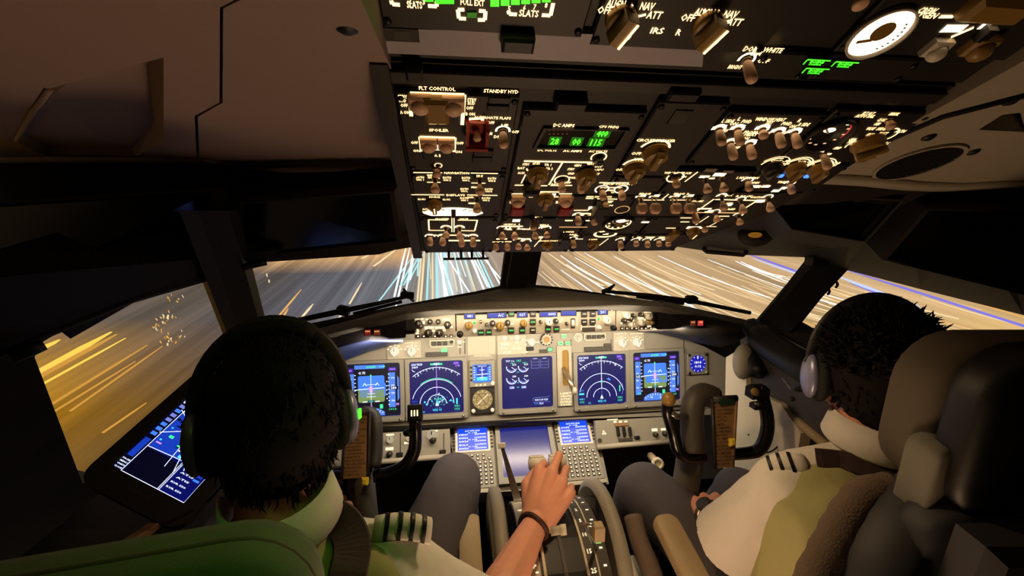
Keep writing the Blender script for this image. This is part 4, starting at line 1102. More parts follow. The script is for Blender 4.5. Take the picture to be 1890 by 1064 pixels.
a, b = MCP.px(887, 591); mb = MB(); mb.box(MCP, a, b, .008, .014, 0, .004, 'knob_white', .001); mb.tube([MCP.P(a, b, .002), MCP.P(a, b - .004, .018)], [.003, .004], 'switch_metal'); mb.build('toggle_switch', T)
a, b = MCP.px(1057, 597); mb = MB(); mb.box(MCP, a, b, .012, .028, 0, .002, 'charcoal'); mb.lathe(MCP.P(a - .004, b, -.004), MCP.u, [(.012, 0), (.012, .008)], 'knob_white', 20); mb.build('thumb_wheel', T)
a, b = MCP.px(1086, 607); mb = MB(); mb.box(MCP, a, b - .002, .038, .012, 0, .006, 'panel_dark', .001); mb.build('disengage_bar', T)
mk_rects(T, [(1073, 605, 2, 10), (1099, 604, 2, 10), (1086, 603.5, 27, 1.6), (875, 595, 8, 4), (887, 583, 6, 2), (909, 589, 5, 3), (922, 592, 3, 6), (914, 606, 5, 2), (932, 604, 5, 2), (944, 598, 8, 4), (955, 591, 5, 3), (972, 591, 5, 3), (1012, 588, 12, 3), (1025, 586, 8, 3), (1034, 594, 5, 4), (1038, 590, 4, 5), (1065, 595, 2, 16), (1044, 608.5, 16, 1.6), (1118, 585, 10, 4), (1104, 588, 4, 4), (1129, 573, 3, 4), (862, 594, 10, 4), (896, 588, 4, 3)], 'legend_soft')
mk_rects(T, [(875.5, 596, 6, 4), (1104.5, 589, 4, 6)], 'green_button', 'arm_light', .0009)
# ---------------------------------------------------------------- overhead panel
HP = .006
t0_ = thing('overhead_panel', 'black sloping overhead frame that holds all the lit switch panels above the pilots', 'overhead panel', OHP.P(0, .17, .0))
mb = MB(); mb.prism([OHP.P(a, b, -.0508) for a, b in ((-.278, -.012), (.165, -.012), (.182, .008), (.232, .075), (.262, .125), (.283, .22), (.293, .31), (.293, .372), (-.272, .372))], OHP.n * .05, 'overhead_base')
mb.build('base_plate', t0_)
mb = MB()
for a, b0, b1 in ((-.273, -.012, .38), ):
    mb.loft([[OHP.P(a - .008, b0, -.05), OHP.P(a + .006, b0, -.05), OHP.P(a + .006, b0, .012), OHP.P(a - .008, b0, .012)], [OHP.P(a - .004, b1, -.05), OHP.P(a + .010, b1, -.05), OHP.P(a + .010, b1, .012), OHP.P(a - .004, b1, .012)]], 'charcoal')
mb.build('side_rail', t0_)
mb = MB()
for x, y in ((765, 121), (1052, 181), (1258, 163)):
    a, b = OHP.px(x, y); mb2 = MB(); mb2.box(OHP, a, b, .014 if x < 900 else .03, .012, 0, .012, 'black', .002); mb2.build('latch', t0_)
mb = MB(); mb.box(OHP, 0, .361, .54, .014, 0, .006, 'charcoal', .001); mb.build('cross_bar', t0_)

TOGM = {}
def toggle_mesh(kind, h):
    """lever standing out of the panel; local z is out of the panel"""
    k = (kind, round(h, 4))
    if k in TOGM: return TOGM[k]
    F = Fr((0, 0, 0), (1, 0, 0), (0, 1, 0)); bs = MB(); mb = MB()
    if kind == 'bat':
        bs.lathe((0, 0, 0), (0, 0, 1), [(.0042, 0), (.0042, .002), (.0026, .003)], 'switch_metal', 10)
        mb.lathe((0, 0, 0), (0, 0, 1), [(.0026, .002), (.0042, .006), (.0048, h * .6), (.0050, h - .004), (.0040, h - .001), (0, h)], 'switch_tip', 12)
    elif kind == 'ball':
        bs.lathe((0, 0, 0), (0, 0, 1), [(.0042, 0), (.0042, .002), (.0024, .003), (.0022, h * .45)], 'switch_metal', 10)
        mb.lathe((0, 0, 0), (0, 0, 1), [(.0022, h * .4), (.0030, h * .5), (.0050, h * .72), (.0056, h * .86), (.0046, h * .96), (0, h)], 'switch_tip', 12)
    else:
        bs.box(F, 0, 0, .009, .006, 0, .002, 'switch_metal'); bs.box(F, -.0028, 0, .0016, .003, 0, h * .5, 'switch_metal'); bs.box(F, .0028, 0, .0016, .003, 0, h * .5, 'switch_metal')
        mb.loft([[V((x * .005, y * .003, h * .45)) for x, y in ((-1, -1), (1, -1), (1, 1), (-1, 1))], [V((x * .0062, y * .0045, h * .6)) for x, y in ((-1, -1), (1, -1), (1, 1), (-1, 1))], [V((x * .0062, y * .0045, h * .9)) for x, y in ((-1, -1), (1, -1), (1, 1), (-1, 1))], [V((x * .004, y * .003, h)) for x, y in ((-1, -1), (1, -1), (1, 1), (-1, 1))]], 'switch_tip')
    R = OHP.M(); out = []
    for m_, nm in ((bs, 'toggle_switch'), (mb, 'lever')):
        m_.v = [R @ v for v in m_.v]
        o = m_.build(nm, org=V((0, 0, 0))); out.append(o.data); bpy.data.objects.remove(o)
    TOGM[k] = out
    return out
def solve_h(a, b, ty, lo=.012, hi=.045):
    for _ in range(24):
        m_ = (lo + hi) / 2
        if proj(OHP.P(a, b, HP + m_))[1] < ty: lo = m_
        else: hi = m_
    return round((lo + hi) / 2 / .002) * .002
class Mod:
    def __init__(s, name, label, a0, a1, b0, b1, plate='overhead_plate', F=OHP, poly=None, cat='control panel', group='lit overhead panels'):
        s.F = F; s.t = thing(name, label, cat, F.P((a0 + a1) / 2, (b0 + b1) / 2, .002), group)
        mb = MB()
        if poly: mb.prism([F.P(a, b, 0) for a, b in poly], F.n * HP, plate)
        else: mb.box(F, (a0 + a1) / 2, (b0 + b1) / 2, a1 - a0, b1 - b0, .0, HP, plate, .0015)
        mb.build('plate', s.t)
        for x in (a0 + .004, a1 - .004):
            for y in (b0 + .006, b1 - .006):
                if poly: continue
                m2 = MB(); m2.lathe(F.P(x, y, HP), F.n, [(.003, 0), (.003, .0015), (0, .0015)], 'black', 8); m2.build('fastener', s.t)
        s.l = MB(); s.z = HP + .0005
    def px(s, x, y): return s.F.px(x, y, HP)
    def tx(s, x, y, w, tx, h=None, m='legend'):
        a, b = s.px(x, y); a1, _ = s.px(x + w, y); W_ = abs(a1 - a)
        s.l.text(s.F, a, b, W_, h or min(.0062, W_ / max(1, len(tx)) * 1.5), tx, m, s.z); return s
    def ln(s, pts, w=.0016, m='legend'):
        s.l.pline(s.F, [s.px(*p) for p in pts], w, m, s.z); return s
    def bar(s, x, y, w, h, m='legend'):
        s.ln([(x - w / 2, y), (x + w / 2, y)], h, m); return s
    def tog(s, bx, by, ty, kind='bat', ring=1, on=None, off=None):
        a, b = s.px(bx, by); h = solve_h(a, b, ty)
        tm = toggle_mesh(kind, h); o = bpy.data.objects.new('toggle_switch', tm[0]); COL.objects.link(o); o.parent = s.t; o.location = s.F.P(a, b, HP) - s.t.location
        lv = bpy.data.objects.new('lever', tm[1]); COL.objects.link(lv); lv.parent = o
        if ring: s.l.arc(s.F, a, b, .0068, -.2, math.pi + .2, .0022, 'glow_white', s.z, 12)
        if on: s.l.text(s.F, a, b + .0125, 0, .0042, on, 'legend', s.z)
        if off: s.l.text(s.F, a + .0135, b, 0, .004, off, 'legend', s.z)
        return s
    def knob(s, x, y, r=.011, h=.018, rot=0, m='knob_tan', white=0):
        a, b = s.px(x, y); mb = MB(); F = s.F; r *= .86; h *= .62
        mb.lathe(F.P(a, b, HP), F.n, [(r * 1.12, 0), (r * 1.12, .003), (r, .004), (r * .96, h * .75), (r * .85, h * .8), (0, h * .8)], m, 20)
        G = F.at(a, b); c, d = math.cos(rot), math.sin(rot)
        G2 = Fr(G.o, G.u * c + G.v * d, G.v * c - G.u * d)
        kb = mb.build('selector_knob', s.t); mb = MB()
        mb.box(G2, 0, 0, r * .62, r * 1.9, HP + h * .75, HP + h * 1.25, m, .001)
        mb.line(G2.at(0, 0, HP + h * 1.25 + .0003), (0, -r * .5 if white else r * .2), (0, r * .9), r * .16, 'legend' if white else 'knob_white')
        mb.build('pointer_bar', kb); return s
    def dark(s, x, y, w, h, name='annunciator', m='black', z=.003):
        a, b = s.px(x, y); a1, _ = s.px(x + w, y); _, b1 = s.px(x, y + h); mb = MB()
        mb.box(s.F, a, b, abs(a1 - a), abs(b1 - b), HP, HP + z, m, .0008); mb.build(name, s.t); return s
    def arc(s, x, y, r, t0, t1, w=.0014, m='legend', ry=None):
        a, b = s.px(x, y); s.l.arc(s.F, a, b, r, t0, t1, w, m, s.z, 20, ry); return s
    def end(s):
        if s.l.v: s.l.build('lettering', s.t)
        return s
PI = math.pi
# --- column 1
m = Mod('flight_control_panel', 'overhead panel lettered FLT CONTROL, with guarded switches and a red alternate flaps guard', -.262, -.152, .227, .345)
m.tx(807, 163, 67, 'FLT CONTROL').tx(925, 168, 64, 'STANDBY HYD').tx(909, 217, 68, 'ALTERNATE FLAPS').tx(810, 240, 36, 'SPOILER')
m.ln([(759, 214), (757, 171), (857, 174), (853, 230)], .0035).ln([(778, 279), (775, 252), (840, 254), (838, 280)], .003)
for x, y, tx in ((743, 178, 'STBY'), (743, 185, 'RUD'), (746, 194, 'OFF'), (747, 207, 'A ON'), (871, 184, 'STBY'), (870, 190, 'RUD'), (867, 199, 'OFF'), (868, 210, 'B ON'), (765, 263, 'OFF'), (769, 278, 'ON'), (849, 264, 'OFF'), (846, 280, 'ON'), (906, 226, 'OFF'), (902, 246, 'ARM'), (951, 243, 'OFF'), (932, 231, 'UP'), (918, 252, 'DN'), (808, 287, 'A B')):
    m.tx(x, y, 13 if len(tx) < 4 else 17, tx, .0042)
def guard(m, x, y, r, hgt, mm):
    a, b = m.px(x, y); mb = MB(); F = m.F
    mb.box(F, a, b, r * 2, r * 1.7, HP, HP + hgt * .6, mm, .002); mb.ell(F.P(a, b - r * .2, HP + hgt * .6), (r * .85, r * .8, hgt * .5), mm, F.M(), 14, 8)
    mb.build('switch_guard', m.t)
for x, y in ((775, 184), (837, 187)): guard(m, x, y, .010, .012, 'switch_tip'); m.dark(x - 1, y + 24, 24, 24, 'guard_slot', 'black', .0015)
for x, y in ((791, 262), (824, 263)): guard(m, x, y, .0085, .010, 'switch_tip'); m.dark(x, y + 22, 22, 16, 'guard_slot', 'black', .0015)
a, b = m.px(806, 196); mb = MB(); mb.box(OHP, a, b, .022, .030, HP, HP + .010, 'knob_tan', .003); mb.build('cover_plate', m.t, label='tan cover plate between the two upper guards')
m.bar(807, 216, 34, .0035, 'legend').bar(799, 227, 15, .003, 'legend_dim').bar(817, 227, 15, .003, 'legend_dim')
a, b = m.px(808, 272); m.l.rect(OHP, a, b, .008, .009, 'glow_white', m.z)
m.dark(922, 182, 40, 12).dark(919, 197, 40, 12).dark(892, 280, 36, 11).dark(890, 292, 36, 10)
a, b = m.px(880, 236); mb = MB(); F = OHP
mb.box(F, a - .0095, b, .003, .026, HP, HP + .016, 'guard_red'); mb.box(F, a + .0095, b, .003, .026, HP, HP + .016, 'guard_red'); mb.box(F, a, b - .012, .022, .004, HP, HP + .018, 'guard_red'); mb.box(F, a, b, .018, .022, HP, HP + .004, 'guard_red'); mb.build('red_guard', m.t, label='orange red flip guard of the alternate flaps switch')
mb = MB(); mb.tube([F.P(a, b, HP), F.P(a, b, HP + .014)], [.002, .004], 'switch_tip'); mb.build('toggle_switch', m.t)
m.ln([(863, 250), (866, 219), (890, 218), (895, 248)], .003)
m.tog(928, 241, 273); m.end()
m = Mod('navigation_panel', 'overhead panel lettered NAVIGATION and DISPLAYS with ball ended source switches', -.262, -.152, .119, .223)
m.ln([(763, 318), (816, 318.4)]).ln([(869, 319), (919, 320)]).tx(843, 319, 46, 'NAVIGATION', .0046).ln([(758, 359), (820, 359.4)]).ln([(862, 359.6), (918, 360.5)]).tx(841, 360, 34, 'DISPLAYS', .0046)
for x, y, tx, w_ in ((799, 323.5, 'VHF NAV', 22), (885.5, 324.5, 'IRS', 12), (775, 327, 'BOTH', 15), (775, 331.5, 'ON 1', 14), (825, 327.5, 'BOTH', 15), (825, 332, 'ON 2', 14), (801, 327.5, 'NORMAL', 22), (860, 328, 'BOTH', 15), (860, 332.5, 'ON L', 14), (908, 329, 'BOTH', 15), (908, 333.5, 'ON R', 14), (857, 348.5, 'BOTH', 14), (857, 352.5, 'ON L', 13), (902, 349, 'BOTH', 14), (902, 353, 'ON R', 13), (876, 345.5, 'FMC', 12), (778, 367.5, 'ALL ON 1', 14), (824, 368, 'ALL ON 2', 14), (857, 365.5, 'BOTH', 15), (857, 369.5, 'ON 1', 13), (897, 365.5, 'BOTH', 15), (897, 369.5, 'ON 2', 13), (870, 364, 'CONTROL', 16), (872, 375, 'PANEL', 13), (802, 363.5, 'SOURCE', 20), (786, 386, 'AUTO', 13), (786, 391, 'BRT', 12)):
    m.tx(x, y, w_, tx, .0042)
m.ln([(788, 336), (813, 336.4)], .0014).ln([(870, 337.5), (896, 338)], .0014).ln([(864, 375), (876, 375)], .0014)
m.tog(803, 328, 357, 'ball', 0).tog(885, 329, 359, 'ball', 0).tog(880, 364, 392, 'ball', 0).tog(806, 310, 326, 'bat', 0)
m.arc(809, 305, .004, 0, 2 * PI, .001)
m.knob(802, 374, .0105, .018, 0, 'knob_tan', 1)
m.end()
m = Mod('fuel_panel', 'front edge overhead panel with a glowing fan shaped fuel dial and fuel pump switches', -.262, -.152, -.004, .115)
a, b = m.px(837, 391); m.l.flat(OHP, [(a + .040 * math.cos(q), b - .004 + .016 * math.sin(q)) for q in [PI * i / 16 for i in range(17)]] + [(a - .03, b - .011), (a + .03, b - .011)], 'glow_white', m.z)
mb = MB(); G = OHP.at(a, b, m.z + .0006); mb.rect(G, 0, -.004, .006, .024, 'seam', 0); 
for q in (.5, .8, 1.1, 2.0, 2.3, 2.6): mb.line(G, (.038 * math.cos(q), -.004 + .015 * math.sin(q)), (.028 * math.cos(q), -.004 + .01 * math.sin(q)), .0016, 'seam', 0)
mb.build('gauge_pointer', m.t)
m.ln([(834, 396), (834, 428)], .0013).ln([(838, 396), (838, 428)], .0013)
m.ln([(826, 406), (791, 405.5), (792, 425), (826, 425.5)], .002).ln([(845, 406), (881, 406.5), (876, 426), (845, 425.5)], .002)
m.tx(816, 404, 26, 'CROSSFEED', .0042).tx(856, 404, 16, 'VALVE', .0042)
for x in (794, 803, 812, 833, 840, 860, 868, 876): m.bar(x, 434, 7, .003)
m.bar(839, 444, 22, .004).bar(869, 444, 34, .004).tx(822, 419, 14, 'CTR', .005).tx(848, 419, 14, 'CTR', .005)
m.tog(823, 420, 439, 'ball').tog(848, 420, 440, 'ball').tog(793.6, 436, 455, 'bat').tog(817, 436, 455, 'bat').tog(851.6, 436, 455).tog(873, 436, 455)
for x in (828, 851, 871, 892):
    a, b = m.px(x, 458.5); mb = MB(); mb.box(OHP, a, .001, .004, .004, HP, HP + .012, 'black'); mb.box(OHP, a, .001, .018, .004, HP + .012, HP + .015, 'black', .001); mb.build('edge_handle', m.t)
m.end()
# --- column 2
m = Mod('electrical_meter_panel', 'overhead panel with green glowing volts and amps window above two big tan selector knobs', -.146, -.024, .178, .33)
m.tx(1041, 231, 39, 'DC AMPS').tx(1124, 234, 37, 'CPS FREQ').tx(1010, 277, 35, 'DC VOLTS').tx(1057, 278, 35, 'AC AMPS').tx(1104, 279, 34, 'AC VOLTS')
mb = MB(); q = [m.px(*p) for p in ((1008, 236), (1154, 239), (1134, 271), (990, 269))]
qo = [m.px(*p) for p in ((1003, 233), (1162, 237), (1139, 274), (983, 272))]
mb.hole(OHP, qo, [q], HP, HP + .003, 'charcoal'); mb.flat(OHP, q, 'black_gloss', HP + .0005); mb.build('number_window', m.t)
g = MB()
for x, y, tx in ((1024, 259.5, '28'), (1064, 260.5, '00'), (1100, 262, '115'), (1112, 245, '400')):
    a, b = m.px(x, y); a1, _ = m.px(x + (20 if len(tx) > 2 else 15), y); g.text(OHP, a, b, abs(a1 - a), .0105, tx, 'green_digit', HP + .0012)
    g.rect(OHP, a, b, abs(a1 - a) * 1.5, .014, 'green_dim', HP + .0008)
g.build('green_digits', m.t)
mb = MB()
for i in range(5):
    for j in range(2):
        a, b = m.px(1014 + i * 8, 239 + j * 7); mb.rect(OHP, a, b, .0014, .0022, 'amber_dim', HP + .001)
mb.build('dim_digits', m.t)
m.ln([(967, 297), (1093, 299.5)], .0026)
m.knob(992, 318, .0135, .022).knob(1081, 321, .0135, .022)
m.ln([(972, 311), (985, 336), (999, 336.5), (1008, 328)], .0018).ln([(1098, 312), (1090, 334), (1078, 338), (1066, 337)], .0018).ln([(1038, 300), (1013, 341)], .002)
for x, y, tx in ((962, 310, 'BAT'), (962, 319, 'AUX'), (971, 303, 'STBY'), (990, 301.5, 'BAT BUS'), (1011, 304, 'TR 1'), (1014, 311, 'TR 2'), (1054, 312, 'STBY'), (1054, 320, 'GRD'), (1066, 305, 'GEN'), (1105, 307, 'INV'), (1107, 313, 'APU'), (1100, 321, 'TEST'), (1057, 328, 'PWR'), (1047, 337, 'OFF'), (1024, 340, 'BAT'), (1090, 302, 'GEN 2')):
    m.tx(x, y, 13, tx, .0042)
m.bar(958, 341.5, 16, .002).bar(1000, 342.5, 20, .002).bar(1036, 342, 40, .0018).bar(1080, 343, 18, .002).ln([(970, 322), (962, 338)], .0014)
m.arc(1105, 290, .0085, -.6, PI + .6, .0016).arc(1037, 332, .009, -.6, PI + .8, .0016).dark(1105, 293, 12, 8, 'test_button', 'black', .008)
m.tog(1036, 334, 354, 'bat', 0).tog(1071, 336, 357, 'bat', 0)
a, b = m.px(980, 343); mb = MB(); mb.box(OHP, a, b, .02, .012, HP, HP + .014, 'black', .003); mb.build('guard_cover', m.t)
m.end()
m = Mod('standby_power_panel', 'overhead panel with two pinkish lit guards over dark red covers', -.146, -.024, .118, .174)
for x in (955.6, 1043.7):
    guard(m, x, 365, .009, .012, 'switch_tip')
    a, b = m.px(x, 384); mb = MB(); mb.box(OHP, a, b - .004, .018, .022, HP, HP + .006, 'guard_red', .002); mb.build('red_cover', m.t, label='dark red hinged cover')
    m.bar(x, 357.5, 24, .002)
m.ln([(987, 353.5), (1035, 354.3)], .0024).tx(980, 363, 9, 'OFF', .0042).tx(1026, 363, 9, 'ON', .0042).bar(1021, 360, 9, .008, 'glow_white')
m.knob(1006, 364, .012, .02).tx(1004, 357, 22, 'STANDBY', .0042)
m.bar(945, 373, 8, .006, 'legend').bar(1030, 373, 8, .006, 'legend').tx(951, 380, 10, 'DISC', .0038).tx(1043, 380, 10, 'DISC', .0038)
m.end()
m = Mod('generator_panel', 'overhead panel of four generator switches between the guard panel and the front edge', -.146, -.024, .044, .115)
m.bar(953, 407, 14, .008, 'glow_white').bar(985, 401, 20, .003).bar(1002, 405, 8, .006).bar(945, 417.5, 40, .0035).bar(945, 422.5, 46, .003).bar(975, 423, 22, .003).bar(1004, 418, 14, .006)
m.tx(990, 401.5, 24, 'GRD PWR', .0042).tx(944, 414, 30, 'GEN 1', .0042).tx(1004, 415, 18, 'GEN 2', .0042)
m.ln([(935, 424), (951, 424), (951, 430)], .0016).ln([(1028, 403), (1000, 403)], .0014, 'legend_dim')
m.tog(926, 421, 442, 'ball').tog(949, 421, 441, 'ball').tog(986.5, 421, 441, 'ball').tog(1008, 421, 440, 'ball').tog(983, 402, 425, 'bat', 0)
m.dark(973, 407, 16, 14).dark(992, 410, 10, 18).dark(1012, 406, 26, 10)
m.end()
m = Mod('apu_start_panel', 'lowest overhead panel beside the centre post with engine start selector boxes', -.146, -.024, -.006, .041)
for x in (920, 932, 955, 966, 975): m.bar(x, 441, 8, .004)
m.bar(997, 438, 10, .006).tx(1013, 444.5, 34, 'ENGINE START', .0042).ln([(999, 440), (986, 455)], .0014).tx(965, 444.5, 14, 'OFF', .004).bar(919, 446.5, 20, .003).bar(938, 446, 12, .003)
m.tog(915, 448, 464, 'bat', 0).tog(935.7, 448, 463, 'bat', 0).tog(956, 443, 461, 'ball').tog(972, 445, 462, 'ball').knob(1009.5, 450, .0105, .016, .3)
m.end()
# --- column 3
m = Mod('circuit_breaker_light_panel', 'overhead panel lettered CIRCUIT BREAKER and PANEL with two large tan dimmer knobs', -.018, .054, .222, .345)
m.tx(1211, 259, 72, 'CIRCUIT BREAKER').tx(1182, 294, 24, 'PANEL').tx(1175, 283, 19, 'OFF', .005).tx(1144, 313, 15, 'OFF', .005)
m.arc(1206, 277, .017, .3, PI - .3, .0026).arc(1171, 309, .0165, .3, PI - .3, .0026)
m.knob(1208, 279, .0155, .024, 0).knob(1170, 309, .0145, .022, 0)
m.dark(1255, 216, 34, 26, 'dark_window', 'black_gloss', .001).end()
m = Mod('equipment_cooling_panel', 'overhead panel lettered EQUIP COOLING, two pink tipped switches in lit oval rings', -.018, .052, .178, .219)
m.ln([(1106, 337), (1175, 337.4)], .002).tx(1141, 340, 54, 'EQUIP COOLING', .0038).bar(1128, 346, 40, .0018).tx(1127, 351, 16, 'NORMAL', .0038).tx(1127, 355, 12, 'ALTN', .0034)
for x in (1111, 1146): m.arc(x, 349, .0085, 0, 2 * PI, .002, 'glow_white')
m.tog(1111, 349, 369, 'bat', 0).tog(1146, 349, 369, 'bat', 0).end()
m = Mod('emergency_light_panel', 'overhead panel of exit light and passenger sign switches ahead of the equipment cooling switches', -.018, .028, .119, .175)
m.ln([(1081, 366), (1139, 367.4)], .002).tx(1106, 363, 46, 'EMER EXIT LIGHTS', .0038).tx(1124, 373, 10, 'ARM', .004).tx(1124, 379, 14, 'ON', .004).bar(1123, 371, 18, .0018)
m.dark(1105, 379, 20, 18, 'guard_cover', 'black', .014).tog(1116, 371, 384, 'bat', 0)
m.end()
m = Mod('passenger_sign_panel', 'overhead panel with chime and sign switches above the generator end of the front edge', -.020, .012, .062, .117)
m.ln([(1059, 388), (1085, 388), (1091, 383)], .002).bar(1064, 396, 12, .003).bar(1082, 394, 24, .003).bar(1050, 407, 14, .003).bar(1088, 407, 14, .003).bar(1090, 383, 8, .006, 'glow_white').tx(1080, 397, 22, 'SEAT BELTS', .0036)
m.tog(1066, 397, 416, 'bat').tog(1096, 402, 415, 'bat', 0).ln([(1032, 419), (1084, 419)], .0022, 'legend_dim').end()
m = Mod('cabin_altitude_panel', 'overhead panel with a glowing ring shaped cabin altitude dial near the front edge', .014, .074, .062, .117)
a, b = m.px(1141, 412); mb = MB(); G = OHP.at(a, b, HP); mb.lathe(G.o, G.n, [(.024, 0), (.024, .005), (.021, .005), (.021, .0002)], 'charcoal', 26); mb.build('gauge_rim', m.t)
m.l.arc(OHP, a, b, .0185, 0, 2 * PI, .0022, 'legend', m.z, 26); m.l.disc(OHP, a + .002, b + .007, .008, 'glow_white', m.z, 14, .005)
mb = MB(); mb.line(G.at(0, 0, .002), (0, 0), (-.012, .006), .002, 'knob_white'); mb.disc(G, 0, 0, .005, 'knob_tan', .0025, 12); mb.build('gauge_pointer', m.t)
for i in range(10): q = i * .63; m.l.rect(OHP, a + .014 * math.cos(q), b + .014 * math.sin(q), .003, .003, 'legend', m.z + .0003)
m.arc(1148, 387, .010, 0, 2 * PI, .0012, 'legend_dim').end()
m = Mod('wiper_panel', 'front edge overhead panel with glowing ring and wiper selector beside the centre post', -.020, .066, -.006, .058)
m.arc(1117, 432, .017, 0, 2 * PI, .004, 'legend', ry=.010).bar(1118, 432, 10, .004).tx(1050, 428, 20, 'L WIPER', .004).tx(1056, 433, 20, 'PARK', .004).tx(1095, 442, 16, 'R WIPER', .004).ln([(1123, 440), (1106, 453)], .0014).bar(1068, 441, 16, .002).bar(1063, 435, 8, .003)
m.tog(1057, 441, 458, 'bat').knob(1095, 447, .0105, .016, -.3).dark(1040, 437, 14, 12, 'guard_cover', 'black', .012).tog(1144, 443, 459, 'bat').tx(1148, 439, 10, 'OFF', .004).end()
# --- column 4
m = Mod('window_heat_panel', 'overhead panel of seven pink tipped window and probe heat switches under glowing ON legends', .060, .168, .246, .335)
for x, y, ty, k in ((1326, 238, 268, 1), (1360, 238, 269, 1), (1406, 238, 251, 1), (1435, 243, 272, 1), (1465, 244, 272, 1), (1347, 263, 293, 1), (1382, 265, 293, 1)):
    m.tog(x, y, ty, 'bat', 1)
    a, b = m.px(x + 7, y - 5); m.l.rect(OHP, a, b, .009, .005, 'glow_white', m.z); a, b = m.px(x - 7, y - 2); m.l.rect(OHP, a, b, .006, .005, 'glow_white', m.z)
for x, y, tx, w_ in ((1344, 223, 'L SIDE', 22), (1378, 224, 'FWD', 18), (1422, 220, 'WINDOW HEAT', 56), (1452, 228, 'FWD', 18), (1484, 229.5, 'R SIDE', 20), (1354, 228, 'ON', 14), (1420, 226, 'TEST', 14), (1338, 241, 'OFF', 10), (1463, 233, 'ON', 12), (1447, 245, 'OFF', 10), (1386, 244, 'PROBE', 26), (1386, 248, 'HEAT', 24), (1376, 255, 'ON', 12), (1360, 272, 'OFF', 10), (1416, 246, 'OFF', 10), (1365, 219, 'L', 5), (1476, 222, 'R', 5)):
    m.tx(x, y, w_, tx, .005)
m.end()
m = Mod('anti_ice_panel', 'overhead panel lettered WING ANTI ICE with pale ball ended switches between two dim white plates', .056, .160, .178, .234)
m.tx(1251, 319, 50, 'WING ANTI ICE', .0042).ln([(1288, 317), (1264, 335)], .0016).arc(1246, 327, .010, 0, 2 * PI, .002).bar(1300, 326, 18, .005, 'glow_white').bar(1328, 322, 22, .007, 'glow_white').tx(1262, 326, 9, 'ON', .004).bar(1314, 329, 10, .003)
m.dark(1312, 314, 22, 6, 'dim_plate', 'panel_grey', .001).dark(1344, 317, 20, 5, 'dim_plate', 'panel_grey', .001)
m.tog(1246, 328, 347, 'bat', 0).tog(1301, 330, 355, 'ball', 0).tog(1331, 328, 354, 'ball', 0).end()
m = Mod('hydraulic_panel', 'overhead panel with a row of four square ended hydraulic pump switches', .030, .122, .119, .175)
for x in (1181, 1206, 1243.7, 1269):
    m.tog(x, 364, 393, 'gate', 0); a, b = m.px(x - 4, 363); m.l.rect(OHP, a, b, .006, .005, 'glow_white', m.z); a, b = m.px(x + 6, 361); m.l.rect(OHP, a, b, .008, .006, 'glow_white', m.z)
m.bar(1206, 369, 40, .0016).bar(1252, 369, 30, .0016).ln([(1234, 358), (1222, 368)], .0016).tx(1194, 357.5, 28, 'ENG 1', .004).tx(1258, 357.5, 28, 'ENG 2', .004).end()
m = Mod('engine_bleed_panel', 'front edge overhead panel with a row of four short pale switches beyond the wiper panel', .070, .168, -.006, .058)
for x, ty in ((1173, 455), (1193.6, 457), (1215, 456), (1232, 455)): m.tog(x, 443, ty, 'bat'); m.tx(x + 6, 439.5, 12, 'ON', .004)
m.bar(1175, 437.5, 16, .002).bar(1200, 437.5, 18, .002).bar(1224, 437.5, 16, .002).bar(1238, 421, 18, .002).dark(1240, 430, 12, 14, 'indicator_box', 'knob_tan', .01).bar(1191, 410, 14, .005, 'glow_white').end()
m = Mod('door_sign_panel', 'small dark overhead panel with white pointer knob and two lit bars above four short switches', .078, .150, .062, .116)
m.bar(1266, 402, 20, .002).bar(1264, 409.5, 16, .002).ln([(1308, 399), (1284, 415)], .0014).ln([(1334, 404), (1308, 418)], .0014).bar(1312, 418, 20, .0016)
a, b = m.px(1280, 422); m.l.rect(OHP, a, b + .004, .026, .008, 'glow_white', m.z)
m.knob(1278, 424, .011, .018, 0, 'knob_tan', 1).tog(1281, 390, 413, 'bat', 0).tog(1299, 416, 427, 'bat', 0).end()
# --- column 5
m = Mod('pressurization_panel', 'overhead panel nearest the speaker grille with a round dial and a wide orange tan selector', .172, .284, .256, .342)
a, b = m.px(1529, 247); G = OHP.at(a, b, HP); mb = MB(); mb.lathe(G.o, G.n, [(.025, 0), (.025, .006), (.022, .006), (.022, .0002)], 'charcoal', 26); mb.build('gauge_rim', m.t)
for i in range(12):
    q = i * PI / 6
    m.l.rect(OHP, a + .018 * math.cos(q), b + .018 * math.sin(q), .0035, .002, 'legend' if 1 < i < 8 else 'legend_dim', m.z)
m.l.disc(OHP, a - .004, b + .006, .007, 'glow_white', m.z, 12, .004); m.l.arc(OHP, a, b, .020, -.3, 1.4, .0014, 'red_lamp', m.z)
mb = MB(); mb.line(G.at(0, 0, .002), (.002, -.002), (-.012, .010), .002, 'knob_white'); mb.disc(G, 0, 0, .004, 'black', .0025, 12); mb.build('gauge_pointer', m.t)
for x, y, tx, w_ in ((1603, 209, 'FLT ALT', 22), (1597, 214, 'AUTO FAIL', 36), (1651, 210, 'MANUAL', 18), (1628, 221, 'CLOSE', 16), (1619, 228.5, 'OPEN', 10), (1607, 237, 'VALVE', 15), (1628, 237.5, 'LAND ALT', 18), (1662, 242, 'ALTN', 18), (1567, 257, 'CONT CABIN', 26), (1576, 262, 'FWD CAB', 22), (1580, 266, 'AFT CAB', 20), (1607, 248, 'AIR MIX', 14), (1630, 246, 'DUCT', 16), (1632, 264, 'PASS', 18), (1545, 273, 'TEMP', 14), (1548, 265, 'SUPPLY', 14)):
    m.tx(x, y, w_, tx, .0046)
m.arc(1638, 248, .010, -.8, 2.2, .0016).arc(1578, 268, .010, 1.5, 3.6, .0014)
m.knob(1600, 263, .0175, .026, -.9).tog(1640, 221, 237, 'bat', 0).bar(1516, 278, 12, .004, 'glow_white').bar(1530, 284, 8, .003).tog(1519, 283, 313, 'bat', 0).end()
